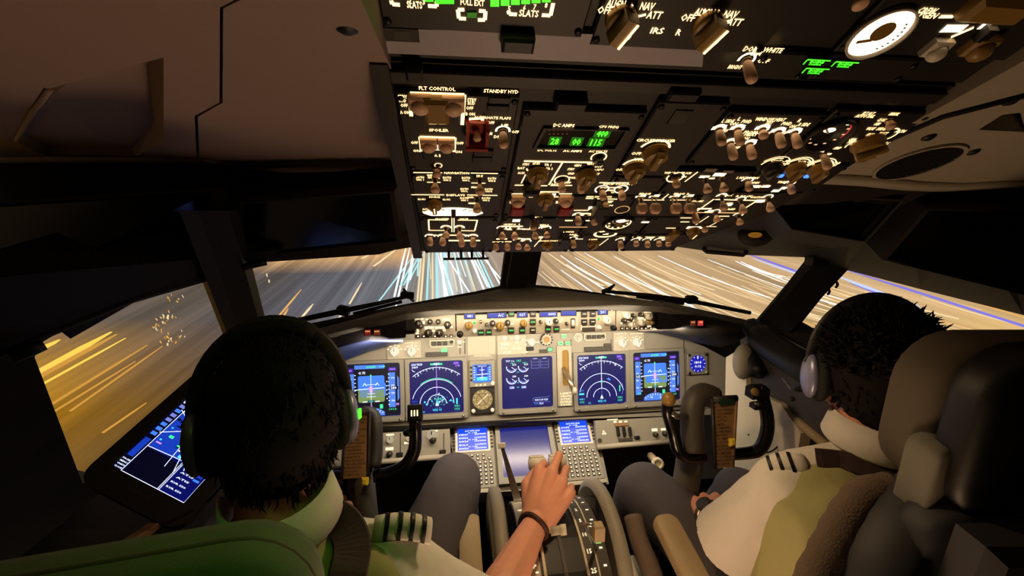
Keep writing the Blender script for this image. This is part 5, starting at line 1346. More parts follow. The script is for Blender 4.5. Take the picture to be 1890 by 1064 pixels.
m = Mod('temperature_panel', 'overhead panel with three big tan temperature knobs in a row and two tiny blue lights', .170, .274, .188, .250)
for x, y, tx, w_ in ((1440, 296.5, 'CONT CAB', 34), (1488, 298.5, 'FWD CAB', 32), (1536, 300.5, 'AFT CAB', 30), (1450, 302, 'AUTO', 14), (1496, 303, 'AUTO', 14), (1537, 305, 'OFF', 12), (1423, 303, 'C', 6), (1533, 308, 'W', 6)): m.tx(x, y, w_, tx, .0042)
for x, y in ((1424, 307), (1466, 308), (1508, 310)):
    m.arc(x, y, .0165, .5, PI - .2, .0014).arc(x, y, .0195, .6, PI - .5, .0012)
    m.knob(x, y, .0125, .022, .1 if x < 1440 else 0, 'knob_dark' if x < 1440 else 'knob_tan')
for x, y in ((1441, 324), (1489, 325)):
    a, b = m.px(x, y); mb = MB(); mb.box(OHP, a, b, .006, .005, HP, HP + .002, 'led_blue', .0005); mb.build('blue_light', m.t)
m.end()
m = Mod('air_conditioning_panel', 'overhead panel crowded with glowing bleed flow lines and seven pale switches at the slanted edge', .152, .250, .100, .186, poly=((.152, .100), (.226, .100), (.252, .135), (.262, .186), (.152, .186)))
for x, by, ty, k in ((1379, 333, 353, 'bat'), (1331, 362, 388, 'ball'), (1366, 368, 393, 'ball'), (1320, 391, 409, 'ball'), (1362, 397, 414, 'ball'), (1457, 338, 358, 'bat'), (1416, 364, 389, 'ball')): m.tog(x, by, ty, k)
m.ln([(1320, 368), (1400, 370)], .0022).ln([(1284, 391), (1318, 367)], .0022).ln([(1372, 386), (1396, 371)], .0022).ln([(1284, 392), (1372, 393)], .0024, 'legend_dim').bar(1336, 399, 20, .002).bar(1300, 385, 26, .004).bar(1310, 391, 20, .004)
for x, y, tx, w_ in ((1380, 328, 'L RECIRC FAN', 40), (1396, 345, 'AUTO', 18), (1412, 343, 'OFF', 14), (1340, 360, 'L PACK', 26), (1374, 362, 'R PACK', 30), (1404, 364, 'ISOLATION VALVE', 34), (1346, 375, 'OPEN', 12), (1404, 372, 'AUTO', 16), (1450, 336, 'TRIM AIR', 30), (1448, 346, 'ON', 10), (1432, 352, 'WING', 14), (1350, 386, 'BLEED', 14), (1288, 371, 'DUCT PRESS', 20), (1394, 337, 'HIGH', 14)): m.tx(x, y, w_, tx, .0046)
m.bar(1390, 344, 24, .006, 'glow_white').bar(1414, 344, 14, .005, 'glow_white').bar(1402, 371, 16, .008, 'glow_white').bar(1346, 378, 10, .006, 'glow_white').bar(1446, 347, 10, .006, 'glow_white').bar(1310, 390, 10, .008, 'glow_white').bar(1432, 352, 14, .006, 'glow_white')
m.end()
# --- aft overhead
B0 = .377
t = thing('aft_overhead_panel', 'grey violet metal strip at the back of the overhead with placard and black socket', 'overhead panel', OHP.P(0, .40, .004))
mb = MB(); mb.box(OHP, .005, .50, .58, .245, -.02, 0, 'overhead_base'); mb.build('base_plate', t)
q = [OHP.px(x, y, .004) for x, y in ((692, 50), (1112, 62), (1300, 72), (1296, 122), (697, 96))]
mb = MB(); mb.prism([OHP.P(a, b, 0) for a, b in q], OHP.n * .005, 'overhead_metal'); mb.build('metal_strip', t)
a, b = OHP.px(728, 62, .005); mb = MB(); mb.box(OHP, a, b, .036, .012, .005, .0065, 'charcoal', .0005); mb.rect(OHP, a + .006, b, .012, .008, 'panel_dark', .0068); mb.build('placard', t)
a, b = OHP.px(955, 69, .005); mb = MB(); mb.box(OHP, a, b, .025, .013, .005, .016, 'black', .002); mb.build('socket', t)
m = Mod('leading_edge_panel', 'aft overhead panel with bright green slat bars lettered SLATS and FULL EXT', -.262, -.112, .408, .53)
m.tx(765, 8, 28, 'SLATS', .0055).tx(976, 24, 36, 'SLATS', .0055).ln([(722, 0), (724, 7), (738, 8)], .0028).ln([(790, 10), (806, 11), (806, 2)], .0028).ln([(938, 19), (940, 25), (954, 26)], .0028).ln([(1000, 27), (1016, 28), (1021, 5)], .0028).tx(872, 4, 44, 'FULL EXT', .0046)
m.ln([(857, 17), (845, 17), (847, 33), (860, 34)], .0028).ln([(884, 19), (896, 20), (895, 36), (882, 36)], .0028)
for x, y, tx in ((757, 1, '2'), (782, 3, '3'), (940, 15, '5'), (968, 13, '6'), (987, 12, '7'), (1008, 9, '8')): m.tx(x, y, 5, tx, .004)
lens = MB()
def gcell(x0, y0, x1, y1, mm):
    q = [m.px(x0, y0), m.px(x1, y0), m.px(x1, y1), m.px(x0, y1)]; lens.flat(OHP, q, mm, HP + .0012)
for i in range(6): gcell(905 + i * 19, -22, 921 + i * 19, 10 - i * 1.6, 'green_bright')
gcell(784, -20, 800, 1, 'green_bright'); gcell(803, -20, 838, 5, 'green_bright')
for x in (745, 765): gcell(x, -20, x + 14, -4, 'green_bright')
gcell(862, 21, 880, 31, 'green_dim')
lens.build('green_light', m.t); m.end()
m = Mod('inertial_reference_panel', 'aft overhead panel with two big pointer selectors lettered ALIGN NAV ATT', -.104, .044, .402, .53)
for kx, ky, lx in ((1146, 34, ((1137, 6, 'ALIGN', 34), (1116, 18, 'OFF', 26), (1195, 11, 'NAV', 26), (1208, 27, 'ATT', 28))), (1306, 44, ((1300, 22, 'ALIGN', 36), (1270, 32, 'OFF', 26), (1349, 26, 'NAV', 26), (1356, 40, 'ATT', 28)))):
    for x, y, tx, w_ in lx: m.tx(x, y, w_, tx, .006)
    a, b = m.px(kx, ky); F = OHP.at(a, b); rot = -.35; G2 = Fr(F.o, F.u * math.cos(rot) + F.v * math.sin(rot), F.v * math.cos(rot) - F.u * math.sin(rot))
    mb = MB(); mb.lathe(F.P(0, 0, HP), F.n, [(.012, 0), (.0115, .006), (.010, .007), (0, .007)], 'knob_tan', 22)
    mb.loft([[G2.P(x * w_, y, h_) for x, y in ((-1, -.011), (1, -.011), (1, .011), (-1, .011))] for w_, h_ in ((.006, HP + .005), (.005, HP + .017))], 'knob_tan'); mb.build('selector_knob', m.t)
    mb = MB(); mb.box(G2, .0035, 0, .0016, .022, HP + .017, HP + .018, 'legend'); mb.box(G2, .005, .0, .001, .003, HP + .007, HP + .017, 'legend'); mb.build('lit_pointer_line', m.t)
    m.ln([(kx + 12, ky - 18), (kx + 22, ky - 26)], .002).ln([(kx + 30, ky - 4), (kx + 46, ky - 8)], .002).ln([(kx - 5, ky - 20), (kx - 6, ky - 28)], .002)
m.tx(1213, 56, 24, 'IRS', .0055).tx(1253, 59, 9, 'R', .0055).end()
m = Mod('dome_light_panel', 'aft overhead panel lettered DOME WHITE with one pale switch', .046, .100, .376, .405)
m.tx(1409, 91, 74, 'DOME WHITE', .005).tx(1396, 98, 18, 'DIM', .0042).tx(1409, 112, 22, 'OFF', .0042).tx(1357, 123, 26, 'BRIGHT', .0042)
m.tog(1377, 110, 152, 'bat').end()
m = Mod('engine_annunciator_panel', 'aft overhead panel with three small green lit legends past the dome light switch', .108, .20, .378, .405)
g = MB()
for x, y in ((1506, 112), (1558, 116), (1504, 128)):
    a, b = m.px(x, y); a1, _ = m.px(x + 44, y); w_ = abs(a1 - a); _, b1 = m.px(x, y + 11); h_ = abs(b1 - b)
    mb = MB(); mb.box(OHP, a, b, w_ * 1.08, h_ * 1.2, HP, HP + .002, 'black'); mb.build('annunciator', m.t)
    Z = HP + .0024; g.line(OHP, (a - w_ / 2, b + h_ * .42), (a + w_ / 2, b + h_ * .42), .0009, 'green_digit', Z); g.line(OHP, (a - w_ / 2, b + h_ * .42), (a - w_ / 2, b - h_ * .4), .0009, 'green_digit', Z)
    g.text(OHP, a, b + h_ * .08, w_ * .6, h_ * .36, 'ENGINE', 'green_digit', Z); g.text(OHP, a, b - h_ * .32, w_ * .55, h_ * .3, 'CONTROL', 'green_digit', Z)
g.build('green_legend', m.t); m.end()
m = Mod('oxygen_panel', 'aft overhead panel with the big glowing white oxygen dial and guarded switches', .108, .285, .408, .53)
a, b = m.px(1623, 60); F = OHP.at(a, b)
mb = MB(); mb.lathe(F.P(0, 0, HP), F.n, [(.0235, 0), (.0235, .004), (.0218, .004), (.0218, .001)], 'knob_white', 32); mb.build('gauge_rim', m.t)
mb = MB(); mb.disc(F, 0, 0, .0219, 'glow_white', HP + .0012, 30); mb.build('dial_face', m.t)
mb = MB(); mb.disc(F, -.001, .003, .0085, 'knob_tan', HP + .003, 18); mb.line(F, (-.014, -.008), (-.002, -.005), .003, 'knob_tan', HP + .0025)
for i in range(8): q = -.9 + i * .22; mb.rect(F, .0165 * math.cos(q), .0165 * math.sin(q), .002, .0013, 'seam', HP + .0022)
mb.build('gauge_pointer', m.t)
m.tx(1712, 19, 34, 'CREW', .005).tx(1702, 27, 58, 'OXYGEN', .005).bar(1747, 30, 26, .0028).bar(1790, 28, 26, .006, 'glow_white').bar(1760, 52, 40, .007, 'glow_white').ln([(1755, 68), (1797, 50)], .0028).bar(1823, 43, 18, .01, 'glow_white').bar(1850, 37, 26, .003).tx(1830, 27, 30, 'NORMAL', .004)
guard(m, 1726, 84, .009, .012, 'knob_white'); guard(m, 1806, 78, .011, .014, 'knob_tan'); m.dark(1815, 56, 20, 24, 'guard_cover', 'black', .008)
mb = MB(); a, b = m.px(1835, 8); mb.box(OHP, a, b, .05, .02, HP, HP + .012, 'knob_tan', .004); mb.build('switch_guard', m.t)
m.tog(1579, -14, 12, 'ball', 0); m.end()
# ---------------------------------------------------------------- forward pedestal: lower display and two control display units
t = thing('forward_pedestal', 'sloping grey pedestal front that carries the lower display and both keypads', 'pedestal', (0.01, -.12, .3))
q = [LDU.px(x, y, -.012) for x, y in ((826, 790), (1096, 766), (1124, 894), (850, 914))]
mb = MB(); mb.prism([LDU.P(a, b, -.012) for a, b in q], LDU.n * -.10, 'panel_grey'); mb.build('base_plate', t)
for Q_ in (((848, 905), (922, 904), (924, 911), (850, 913)), ((1034, 893), (1118, 886), (1119, 893), (1036, 900))):
    mb = MB(); mb.prism([LDU.X(x, y, -.004) for x, y in Q_], LDU.n * .012, 'panel_light'); mb.build('lower_ledge', t)
mb = MB(); mb.prism([LDU.X(x, y, -.004) for x, y in ((848, 905), (922, 904), (924, 911), (850, 913))], LDU.n * .012, 'panel_light'); mb.prism([LDU.X(x, y, -.004) for x, y in ((1034, 893), (1118, 886), (1119, 893), (1036, 900))], LDU.n * .012, 'panel_light'); mb.build('lower_ledge', t) if 0 else None
mb = MB(); mb.cbox((.012, -.05, .28), (.26, .12, .5), 'charcoal'); mb.build('column', t)
t = thing('lower_display_unit', 'large blank blue lit lower display between the two keypads, above the throttles', 'display', LDU.P(0, -.11, 0))
mb = MB(); mb.hole(LDU, [(-.101, -.104), (.101, -.104), (.101, .102), (-.101, .102)], [rrect(.17, .168, .004)], -.01, .012, 'bezel'); mb.box(LDU, 0, .1, .204, .024, .012, .017, 'panel_light', .001); mb.build('bezel', t)
m_ = bpy.data.materials.new('blank_screen'); m_.use_nodes = True; nt = m_.node_tree; b_ = nt.nodes['Principled BSDF']
b_.inputs['Base Color'].default_value = (.01, .012, .03, 1); b_.inputs['Roughness'].default_value = .2
b_.inputs['Emission Color'].default_value = (*srgb(34, 44, 150), 1); b_.inputs['Emission Strength'].default_value = .62
MATS['blank_screen'] = m_
mb = MB(); mb.flat(LDU, rrect(.172, .17, .004), 'blank_screen', .003); mb.build('screen', t)
mb = MB()
for a in (-.078, .07): mb.lathe(LDU.P(a, .1, .017), LDU.n, [(.004, 0), (.003, .002), (0, .002)], 'charcoal', 10)
mb.build('screw', t)
def cdu(c_px, s_px, label):
    q = [LDU.px(*p) for p in c_px]; ac = sum(p[0] for p in q) / 4; bc = sum(p[1] for p in q) / 4
    w = (q[1][0] - q[0][0] + q[2][0] - q[3][0]) / 2; h = (q[0][1] + q[1][1] - q[2][1] - q[3][1]) / 2
    sh = (q[0][0] + q[1][0] - q[2][0] - q[3][0]) / 2 / h
    F = Fr(LDU.P(ac, bc, 0), LDU.u, LDU.v)
    t = thing('control_display_unit', label, 'flight computer keypad', F.P(0, -h / 2, -.01), 'flight computer keypads')
    s = [F.px(*p) for p in s_px]; sc_ = (sum(p[0] for p in s) / 4, sum(p[1] for p in s) / 4); sw = (s[1][0] - s[0][0] + s[2][0] - s[3][0]) / 2; sh_ = (s[0][1] + s[1][1] - s[2][1] - s[3][1]) / 2
    scr = [(sc_[0] + x, sc_[1] + y) for x, y in rrect(sw, sh_, .003)]
    mb = MB(); mb.hole(F, [(-w / 2, -h / 2), (w / 2, -h / 2), (w / 2, h / 2), (-w / 2, h / 2)], [scr], -.01, .008, 'panel_grey'); mb.build('case', t)
    mb = MB(); mb.hole(F, [(sc_[0] + x, sc_[1] + y) for x, y in ((-sw / 2 - .007, -sh_ / 2 - .006), (sw / 2 + .007, -sh_ / 2 - .006), (sw / 2 + .007, sh_ / 2 + .006), (-sw / 2 - .007, sh_ / 2 + .006))], [scr], .008, .0105, 'knob_white'); mb.build('screen_rim', t)
    mb = MB(); mb.flat(F, scr, 'scr_lcd', .003); mb.build('screen', t)
    mb = MB(); G = F.at(sc_[0], sc_[1], .0036); r = random.Random(len(label))
    mb.text(G, 0, sh_ * .40, sw * .5, sh_ * .07, 'ACT RTE LEGS', 'scr_white')
    for i in range(5):
        y = sh_ * (.24 - i * .155)
        mb.text(G, -sw * .3, y, sw * .3, sh_ * .075, r.choice(['DIRNO', 'EKALO', 'RW24', 'PAMUL', 'GOLPE']), 'scr_white'); mb.text(G, sw * .26, y, sw * .38, sh_ * .075, r.choice(['160/3000', '210/5000', '250/9000']), 'scr_white')
        if i % 2 == 0: mb.text(G, 0, y + sh_ * .07, sw * .3, sh_ * .05, '081  4.1NM', 'scr_white')
    mb.build('display_text', t)
    kmb = MB(); Z = Fr((0, 0, 0), F.u, F.v); kmb.box(Z, 0, 0, .0095, .0085, 0, .0035, 'charcoal', .0008); kmb.rect(Z, 0, 0, .0055, .0045, 'legend_soft', .0037); key = kmb.build('key', t, org=V((0, 0, 0)), loc=wloc(t))
    lmb = MB(); lmb.box(Z, 0, 0, .0075, .005, 0, .003, 'black', .0008); lk = lmb.build('line_select_key', t, org=V((0, 0, 0)), loc=wloc(t))
    pos = []
    for sx in (-1, 1):
        for i in range(6): pos.append((sc_[0] + sx * (sw / 2 + .013), sc_[1] + sh_ * (.38 - i * .155), lk))
    y0 = sc_[1] - sh_ / 2 - .017; dy = .0128
    for r_ in range(2):
        for c in range(6): 
            if not (r_ == 0 and c == 5): pos.append((-w * .36 + c * w * .145, y0 - r_ * dy, key))
    y1 = y0 - 2 * dy; n = int((y1 + h / 2) / dy)
    for r_ in range(6):
        for c in range(7):
            pos.append((-w * .40 + c * w * .132, y1 - r_ * (y1 + h / 2 - .012) / 5.2, key))
    first = {}
    for a, b, k in pos:
        if k not in first: first[k] = 1; k.location = F.P(a, b, .008) - wloc(t)
        else: place(k.name.split('.')[0], k, t, F.P(a, b, .008))
    return t
cdu([(832, 790), (904, 785), (921, 901), (848, 905)], [(843, 794.5), (898, 791), (902, 831), (846, 836)], 'flight computer keypad with blue text screen beside the blank lower display, captain side')
cdu([(1023, 777.5), (1089, 771.5), (1114, 885), (1037, 890)], [(1030, 781), (1081, 777.5), (1090, 817.5), (1038, 822)], 'flight computer keypad with blue text screen beside the blank lower display, first officer side')

# ---------------------------------------------------------------- lower panels beside the pedestal
LP = Fr(MIP.P(0, -.16, .012), (1, 0, 0), (0, math.sin(.5), math.cos(.5)))
mat('knob_lit2', (250, 228, 190), emit=.45)
def lower_panel(corners, label, items, legs, extra):
    q = [LP.px(*p) for p in corners]
    t = thing('lower_console', label, 'control panel', LP.P(sum(p[0] for p in q) / 4, min(p[1] for p in q), 0), 'lower panels beside the pedestal')
    mb = MB(); mb.prism([LP.P(a, b, -.02) for a, b in q], LP.n * .02, 'panel_grey'); mb.build('plate', t)
    mb = MB(); mb.tube([LP.X(*corners[3], .004), LP.X(*corners[2], .004)], .009, 'panel_light', seg=10); mb.build('edge_roll', t)
    for x, y, r, m_, h in items:
        a, b = LP.px(x, y); mb = MB(); mb.lathe(LP.P(a, b, 0), LP.n, [(r * 1.3, 0), (r * 1.2, .003), (r, .004), (r * .9, h), (0, h)], m_, 16); mb.line(LP.at(a, b, h + .0005), (0, 0), (0, r * .8), r * .3, 'seam'); mb.build('knob', t)
    lg = MB()
    for x, y, w_, h_ in legs:
        a, b = LP.px(x, y); lg.rect(LP, a, b, w_ * .0018, h_ * .0018, 'legend_soft', .0008)
    lg.build('lettering', t); extra(t)
    return t
def ex_l(t):
    for x, y in ((738, 840), (817, 835)):
        a, b = LP.px(x, y); mb = MB(); mb.box(LP, a, b, .02, .014, 0, .01, 'black', .003); mb.build('jack', t)
    mb = MB()
    for x in (739, 819): mb.line(LP, LP.px(x, 800), LP.px(x, 848), .0025, 'seam', .0006)
    mb.build('seam', t)
lower_panel([(600, 806), (830, 792), (832, 842), (600, 862)], 'grey lower panel behind the captain yoke with small white lit knobs', [(720, 812, .009, 'knob_lit2', .016), (719, 839, .008, 'knob_dark', .016), (700, 840, .008, 'knob_dark', .016), (797, 803, .013, 'knob_lit2', .016), (799, 813, .009, 'knob_dark', .02), (754, 812, .008, 'knob_white', .014)], [(720, 803, 14, 3), (719, 829, 14, 5), (700, 829, 10, 5), (800, 796, 16, 3), (750, 818, 8, 4)], ex_l)
def ex_r(t):
    for x in (1139.5, 1150.5, 1161.5):
        a, b = LP.px(x, 797); mb = MB(); mb.box(LP, a, b, .008, .030, 0, .014, 'black', .002); mb.build('rocker_switch', t)
    a, b = LP.px(1147, 784); mb = MB(); mb.box(LP, a, b, .052, .012, 0, .004, 'check_plate', .001); mb.build('label_plate', t)
    a, b = LP.px(1175, 808); mb = MB(); mb.box(LP, a, b, .018, .010, 0, .01, 'black', .003); mb.build('jack', t)
    a, b = LP.px(1154, 812); mb = MB(); mb.box(LP, a, b, .05, .009, 0, .005, 'panel_dark', .001); mb.build('label_plate', t)
    a, b = LP.px(1107, 814); mb = MB(); mb.disc(LP, a, b, .008, 'panel_dark', .001); mb.build('push_button', t)
lower_panel([(1098, 777), (1246, 769), (1246, 815), (1102, 826)], 'grey lower panel on the first officer side with three black rocker switches', [(1209, 803, .007, 'knob_dark', .016), (1226, 801, .007, 'knob_dark', .016)], [(1208, 794, 12, 5), (1224, 793, 10, 4), (1115, 801, 8, 3), (1114, 797, 4, 3), (1135, 779, 6, 4), (1145, 779, 6, 4), (1155, 779, 6, 4), (1130, 775, 22, 2)], ex_r)
t = thing('pedal_crank', 'small cream rudder pedal adjuster tube in the dark footwell under the first officer lower panel', 'crank', at(1210, 855, 1.36))
p0, p1 = at(1201, 842, 1.45), at(1215, 857, 1.30)
mb = MB(); mb.tube([p0, p0.lerp(p1, .8)], .012, 'armrest', seg=14); mb.build('shaft', t)
mb = MB(); d = (p1 - p0).normalized(); mb.lathe(p1 - d * .03, d, [(.014, 0), (.017, .01), (.017, .03), (.009, .03), (.009, .02), (0, .02)], 'cream_paint', 16); mb.build('knob', t)

# ---------------------------------------------------------------- throttle quadrant
t = thing('throttle_quadrant', 'throttle quadrant between the seats, with white markings on its rounded top', 'throttle quadrant', (.0, -.55, 0))
arc_ = []
QC = V((0, -.52, .52)); QR = .215
for i in range(15):
    q = math.radians(20 + i * 9.3); arc_.append((QC.y + QR * math.cos(q) * 1.0, QC.z + QR * math.sin(q)))
def slab(x0, x1, dr, m, name, a0=0, a1=15, par=t):
    mb = MB(); pr = [V((0, QC.y + (y - QC.y) * (1 + dr), QC.z + (z - QC.z) * (1 + dr))) for y, z in arc_[a0:a1]]
    pr = [V((0, pr[0].y, .40))] + pr + [V((0, pr[-1].y, .40))]
    mb.loft([[V((x0, p.y, p.z)) for p in pr], [V((x1, p.y, p.z)) for p in pr]], m); return mb.build(name, par)
slab(-.088, .098, 0, 'black', 'body')
slab(-.086, -.052, .02, 'panel_light', 'arc_plate'); slab(.05, .096, .02, 'panel_dark', 'arc_plate')
slab(-.046, -.040, .025, 'cream_paint', 'arc_rail'); slab(.044, .049, .025, 'cream_paint', 'arc_rail'); slab(.068, .071, .03, 'cream_paint', 'arc_rail'); slab(-.004, .004, .02, 'panel_dark', 'arc_rail')
def onarc(x, deg, dr=.03):
    q = math.radians(deg); R_ = QR * (1 + dr); p = V((x, QC.y + R_ * math.cos(q), QC.z + R_ * math.sin(q)))
    return Fr(p, (1, 0, 0), (0, -math.sin(q) * -1, 0) if False else (0, math.sin(q), -math.cos(q)))
mb = MB()
for i, s_ in enumerate(('UP', '1', '2', '5', '10', '15', '25', '30', '40')): 
    F = onarc(.058, 66 + i * 9.5, .032); F = Fr(F.o, F.u, F.v); mb.text(F, 0, 0, 0, .0095, s_, 'legend_soft', .0005)
for i, s_ in enumerate(('DOWN', 'ARMED', 'FLIGHT', 'DETENT', 'UP')):
    F = onarc(-.069, 66 + i * 13, .022); mb.text(F, 0, 0, .02, .007, s_, 'legend_soft', .0005)
for i in range(9):
    F = onarc(-.06, 58 + i * 9, .022); mb.rect(F, 0, 0, .006, .003, 'legend_soft', .0005); F = onarc(.085, 58 + i * 9, .022); mb.rect(F, 0, 0, .007, .004, 'legend_soft', .0005)
mb.build('lettering', t)
mat('green_soft', (170, 220, 120), emit=.7)
for x, dg in ((-.078, 108), (.083, 98), (.083, 108)):
    F = onarc(x, dg, .022); mb = MB(); mb.rect(F, 0, 0, .012, .014, 'green_soft', .0006); mb.build('green_mark', t)
for x, lb in ((-.128, 'trim wheel rim and dark side disc on the captain side of the throttle quadrant'), (.128, 'trim wheel on the first officer side of the throttle quadrant')):
    tt = thing('trim_wheel', lb, 'trim wheel', (x, -.50, .44), 'stabiliser trim wheels')
    c = V((x, -.50, .59)); w_ = .017
    mb = MB(); mb.lathe(c - V((w_, 0, 0)), (1, 0, 0), [(.172, 0), (.188, .006), (.19, w_), (.188, 2 * w_ - .006), (.172, 2 * w_), (.172, 0)], 'panel_grey', 48); mb.build('rim', tt)
    mb = MB(); mb.lathe(c - V((w_ * .8, 0, 0)), (1, 0, 0), [(0, 0), (.173, 0), (.173, w_ * 1.6), (0, w_ * 1.6)], 'black', 40); mb.build('disc', tt)
    mb = MB(); mb.box(Fr(c, (0, 1, 0), (0, 0, 1)), .0, .150, .03, .03, -w_, w_, 'knob_white', .003); mb.build('white_mark', tt)
tt = thing('speed_brake_lever', 'tall thin steel speed brake lever standing before the blank lower display', 'lever', onarc(-.069, 60).o)
p0, p1 = onarc(-.067, 62, 0).o, at(926, 823, 1.12)
mb = MB(); d = (p1 - p0)
mb.loft([[p + V((sx * w_, 0, 0)) + V((0, sy * .003, 0)) for sx, sy in ((-1, -1), (1, -1), (1, 1), (-1, 1))] for p, w_ in ((p0, .011), (p0 + d * .45, .008), (p1, .004))], 'steel'); mb.build('arm', tt)
mb = MB(); mb.box(Fr(p1, (1, 0, 0), (0, .5, .9)), 0, 0, .018, .014, -.004, .008, 'knob_white', .002); mb.build('knob', tt)
# thrust levers
for x, lb, hx in ((-.024, 'thrust lever with white grip held by the captain, nearer the captain', -.01), (.026, 'thrust lever with white grip under the hand of the captain, nearer the first officer', .03)):
    tt = thing('thrust_lever', lb, 'lever', onarc(x, 80).o, 'thrust levers')
    p0 = onarc(x, 82, -.05).o; p1 = V((x, -.437, .822))
    mb = MB(); mb.loft([[p + V((sx * .008, sy * .014, 0)) for sx, sy in ((-1, -1), (1, -1), (1, 1), (-1, 1))] for p in (p0, p1)], 'panel_light'); mb.build('arm', tt)
    mb = MB(); mb.tube([p1 + V((-.021, .0, .006)), p1 + V((.021, .0, .006))], .0135, 'knob_white', seg=16); mb.box(Fr(p1 + V((0, .012, .012)), (1, 0, 0), (0, .4, .9)), 0, 0, .036, .016, -.006, .006, 'knob_white', .003); mb.build('grip', tt)
tt = thing('flap_lever', 'flap lever with a square cream handle on the first officer side of the quadrant', 'lever', onarc(.09, 112).o)
p = at(1104, 981, .86); p0 = onarc(.075, 112, 0).o
mb = MB(); mb.tube([p0, at(1078, 969, .87), at(1096, 969, .86)], .004, 'steel', seg=8); mb.build('arm', tt)
mb = MB(); mb.cbox(p, (.021, .022, .032), 'armrest', None, .003); mb.build('handle', tt)
tt = thing('start_lever', 'short horizontal steel start lever just beside the wrist of the captain', 'lever', at(1032, 980, .86))
mb = MB(); mb.tube([at(1016, 982, .87), at(1034, 979, .87)], .0085, 'panel_light', seg=12); mb.build('grip', tt)
mb = MB(); mb.tube([at(1034, 979, .87), at(1045, 978, .87)], .0105, 'knob_white', seg=12); mb.build('end_cap', tt)
# aft pedestal
t = thing('aft_pedestal', 'dark aft pedestal panel with small knobs, at the foot of the throttle quadrant', 'pedestal', (0, -.80, 0))
PA = Fr((0, -.80, .545), (1, 0, 0), (0, 1, .12))
mb = MB(); mb.box(PA, 0, 0, .23, .22, -.5, 0, 'charcoal', .004); mb.build('body', t)
mb = MB()
mb.prism([PA.X(x, y, 0) for x, y in ((1052, 1018), (1093, 1016), (1112, 1064), (1060, 1064))], PA.n * .004, 'black'); mb.build('radio_plate', t)
for x, y in ((1063, 1046), (1087, 1046), (1075, 1060)):
    a, b = PA.px(x, y); mb = MB(); mb.lathe(PA.P(a, b, .004), PA.n, [(.008, 0), (.007, .016), (0, .016)], 'knob_dark', 12); mb.build('knob', t)
mb = MB(); L = [PA.X(1096, 1000, .02), PA.X(1109, 1052, .012), PA.X(1108, 1080, .012)]; mb.tube(L, .003, 'cream_paint', seg=6); mb.build('edge_strip', t)
a, b = PA.px(991, 1036, .03); mb = MB(); mb.ell(PA.P(a, b, .02), (.008, .008, .01), 'guard_red'); mb.build('red_knob', t)

# ---------------------------------------------------------------- control yokes
def yoke(D, hub, horns, label, plate, tab, lights, extra=None):
    c = at(*hub, D); n = (CAM - c); n = V((0, -.93, .36)).normalized()
    F = Fr(c, (1, 0, 0), V((0, .36, .93)))
    t = thing('control_yoke', label, 'control yoke', V((c.x, c.y + .06, .2)), 'control yokes')
    for path, r in horns:
        P = spline([F.X(x, y, h) for x, y, h in path], 5)
        mb = MB(); k = len(P); rr = [r * (1.0 + .12 * math.sin(3 * i / k)) for i in range(k)]
        mb.tube(P, rr, 'black_gloss', seg=12); mb.build('wheel_horn', t)
    # hub and column
    mb = MB(); hx = hub[0]
    P = [F.X(x, y, h) for x, y, h in extra['hub']]
    mb.tube(spline(P, 4), extra['hr'], 'charcoal' if 'dark' in extra else 'panel_dark', seg=14); mb.build('hub', t)
    p = F.X(*extra['col'][0], extra['col'][2]); p1 = V((p.x + extra['col'][3], p.y + .10, .1))
    mb = MB(); mb.tube([p, p.lerp(p1, .5), p1], [.033, .034, .036], 'panel_dark', seg=20); mb.build('column', t)
    # checklist plate
    q = [F.X(x, y, .035) for x, y in plate]
    mb = MB(); mb.prism(q, F.n * .006, 'check_plate'); mb.build('checklist_plate', t, label='tan printed checklist plate')
    G = Fr((q[0] + q[1] + q[2] + q[3]) / 4 + F.n * .0045, q[1] - q[0], q[0] - q[3]); w_ = (q[1] - q[0]).length; h_ = (q[0] - q[3]).length
    mb = MB(); r = random.Random(int(hub[0])); wd = ['BEFORE START', 'FUEL', 'PUMPS ON', 'DOORS', 'TAXI', 'FLAPS', 'TRIM UNITS', 'AUTOBRAKE', 'LANDING', 'SPEEDBRAKE', 'GEAR DOWN', 'ALTIMETERS', 'DESCENT']
    for i in range(18):
        y = h_ * (.44 - i * .052); s_ = r.choice(wd); ww = w_ * r.uniform(.4, .85)
        mb.text(G, -w_ * .46 + ww / 2 + (w_ * .05 if i % 3 else 0), y, ww, h_ * .026, s_, 'check_text', .0035)
    mb.build('checklist_text', t)
    mb = MB()
    for a, b in ((0, 3), (1, 2)):
        mb.tube([q[a] + F.n * .004, q[b] + F.n * .004], .0045, 'charcoal' if a == 0 else extra.get('rail', 'charcoal'), seg=8)
    mb.tube([q[0] + F.n * .006, q[1] + F.n * .006], .008, 'charcoal', seg=8); mb.build('clip_frame', t)
    a, b = F.px(*tab, .045); mb = MB(); mb.box(F, a, b, .015, .018, .03, .052, 'yellow_tab', .004); mb.build('yellow_slider', t)
    if extra.get('green'):
        mb = MB(); mb.cbox((q[0] + q[1]) / 2 + F.n * .012 + V((0, 0, -.008)), (w_ * .55, .006, .014), 'green_pad'); mb.build('green_counter', t)
    return t, F
mat('green_pad', (10, 60, 40), .5)
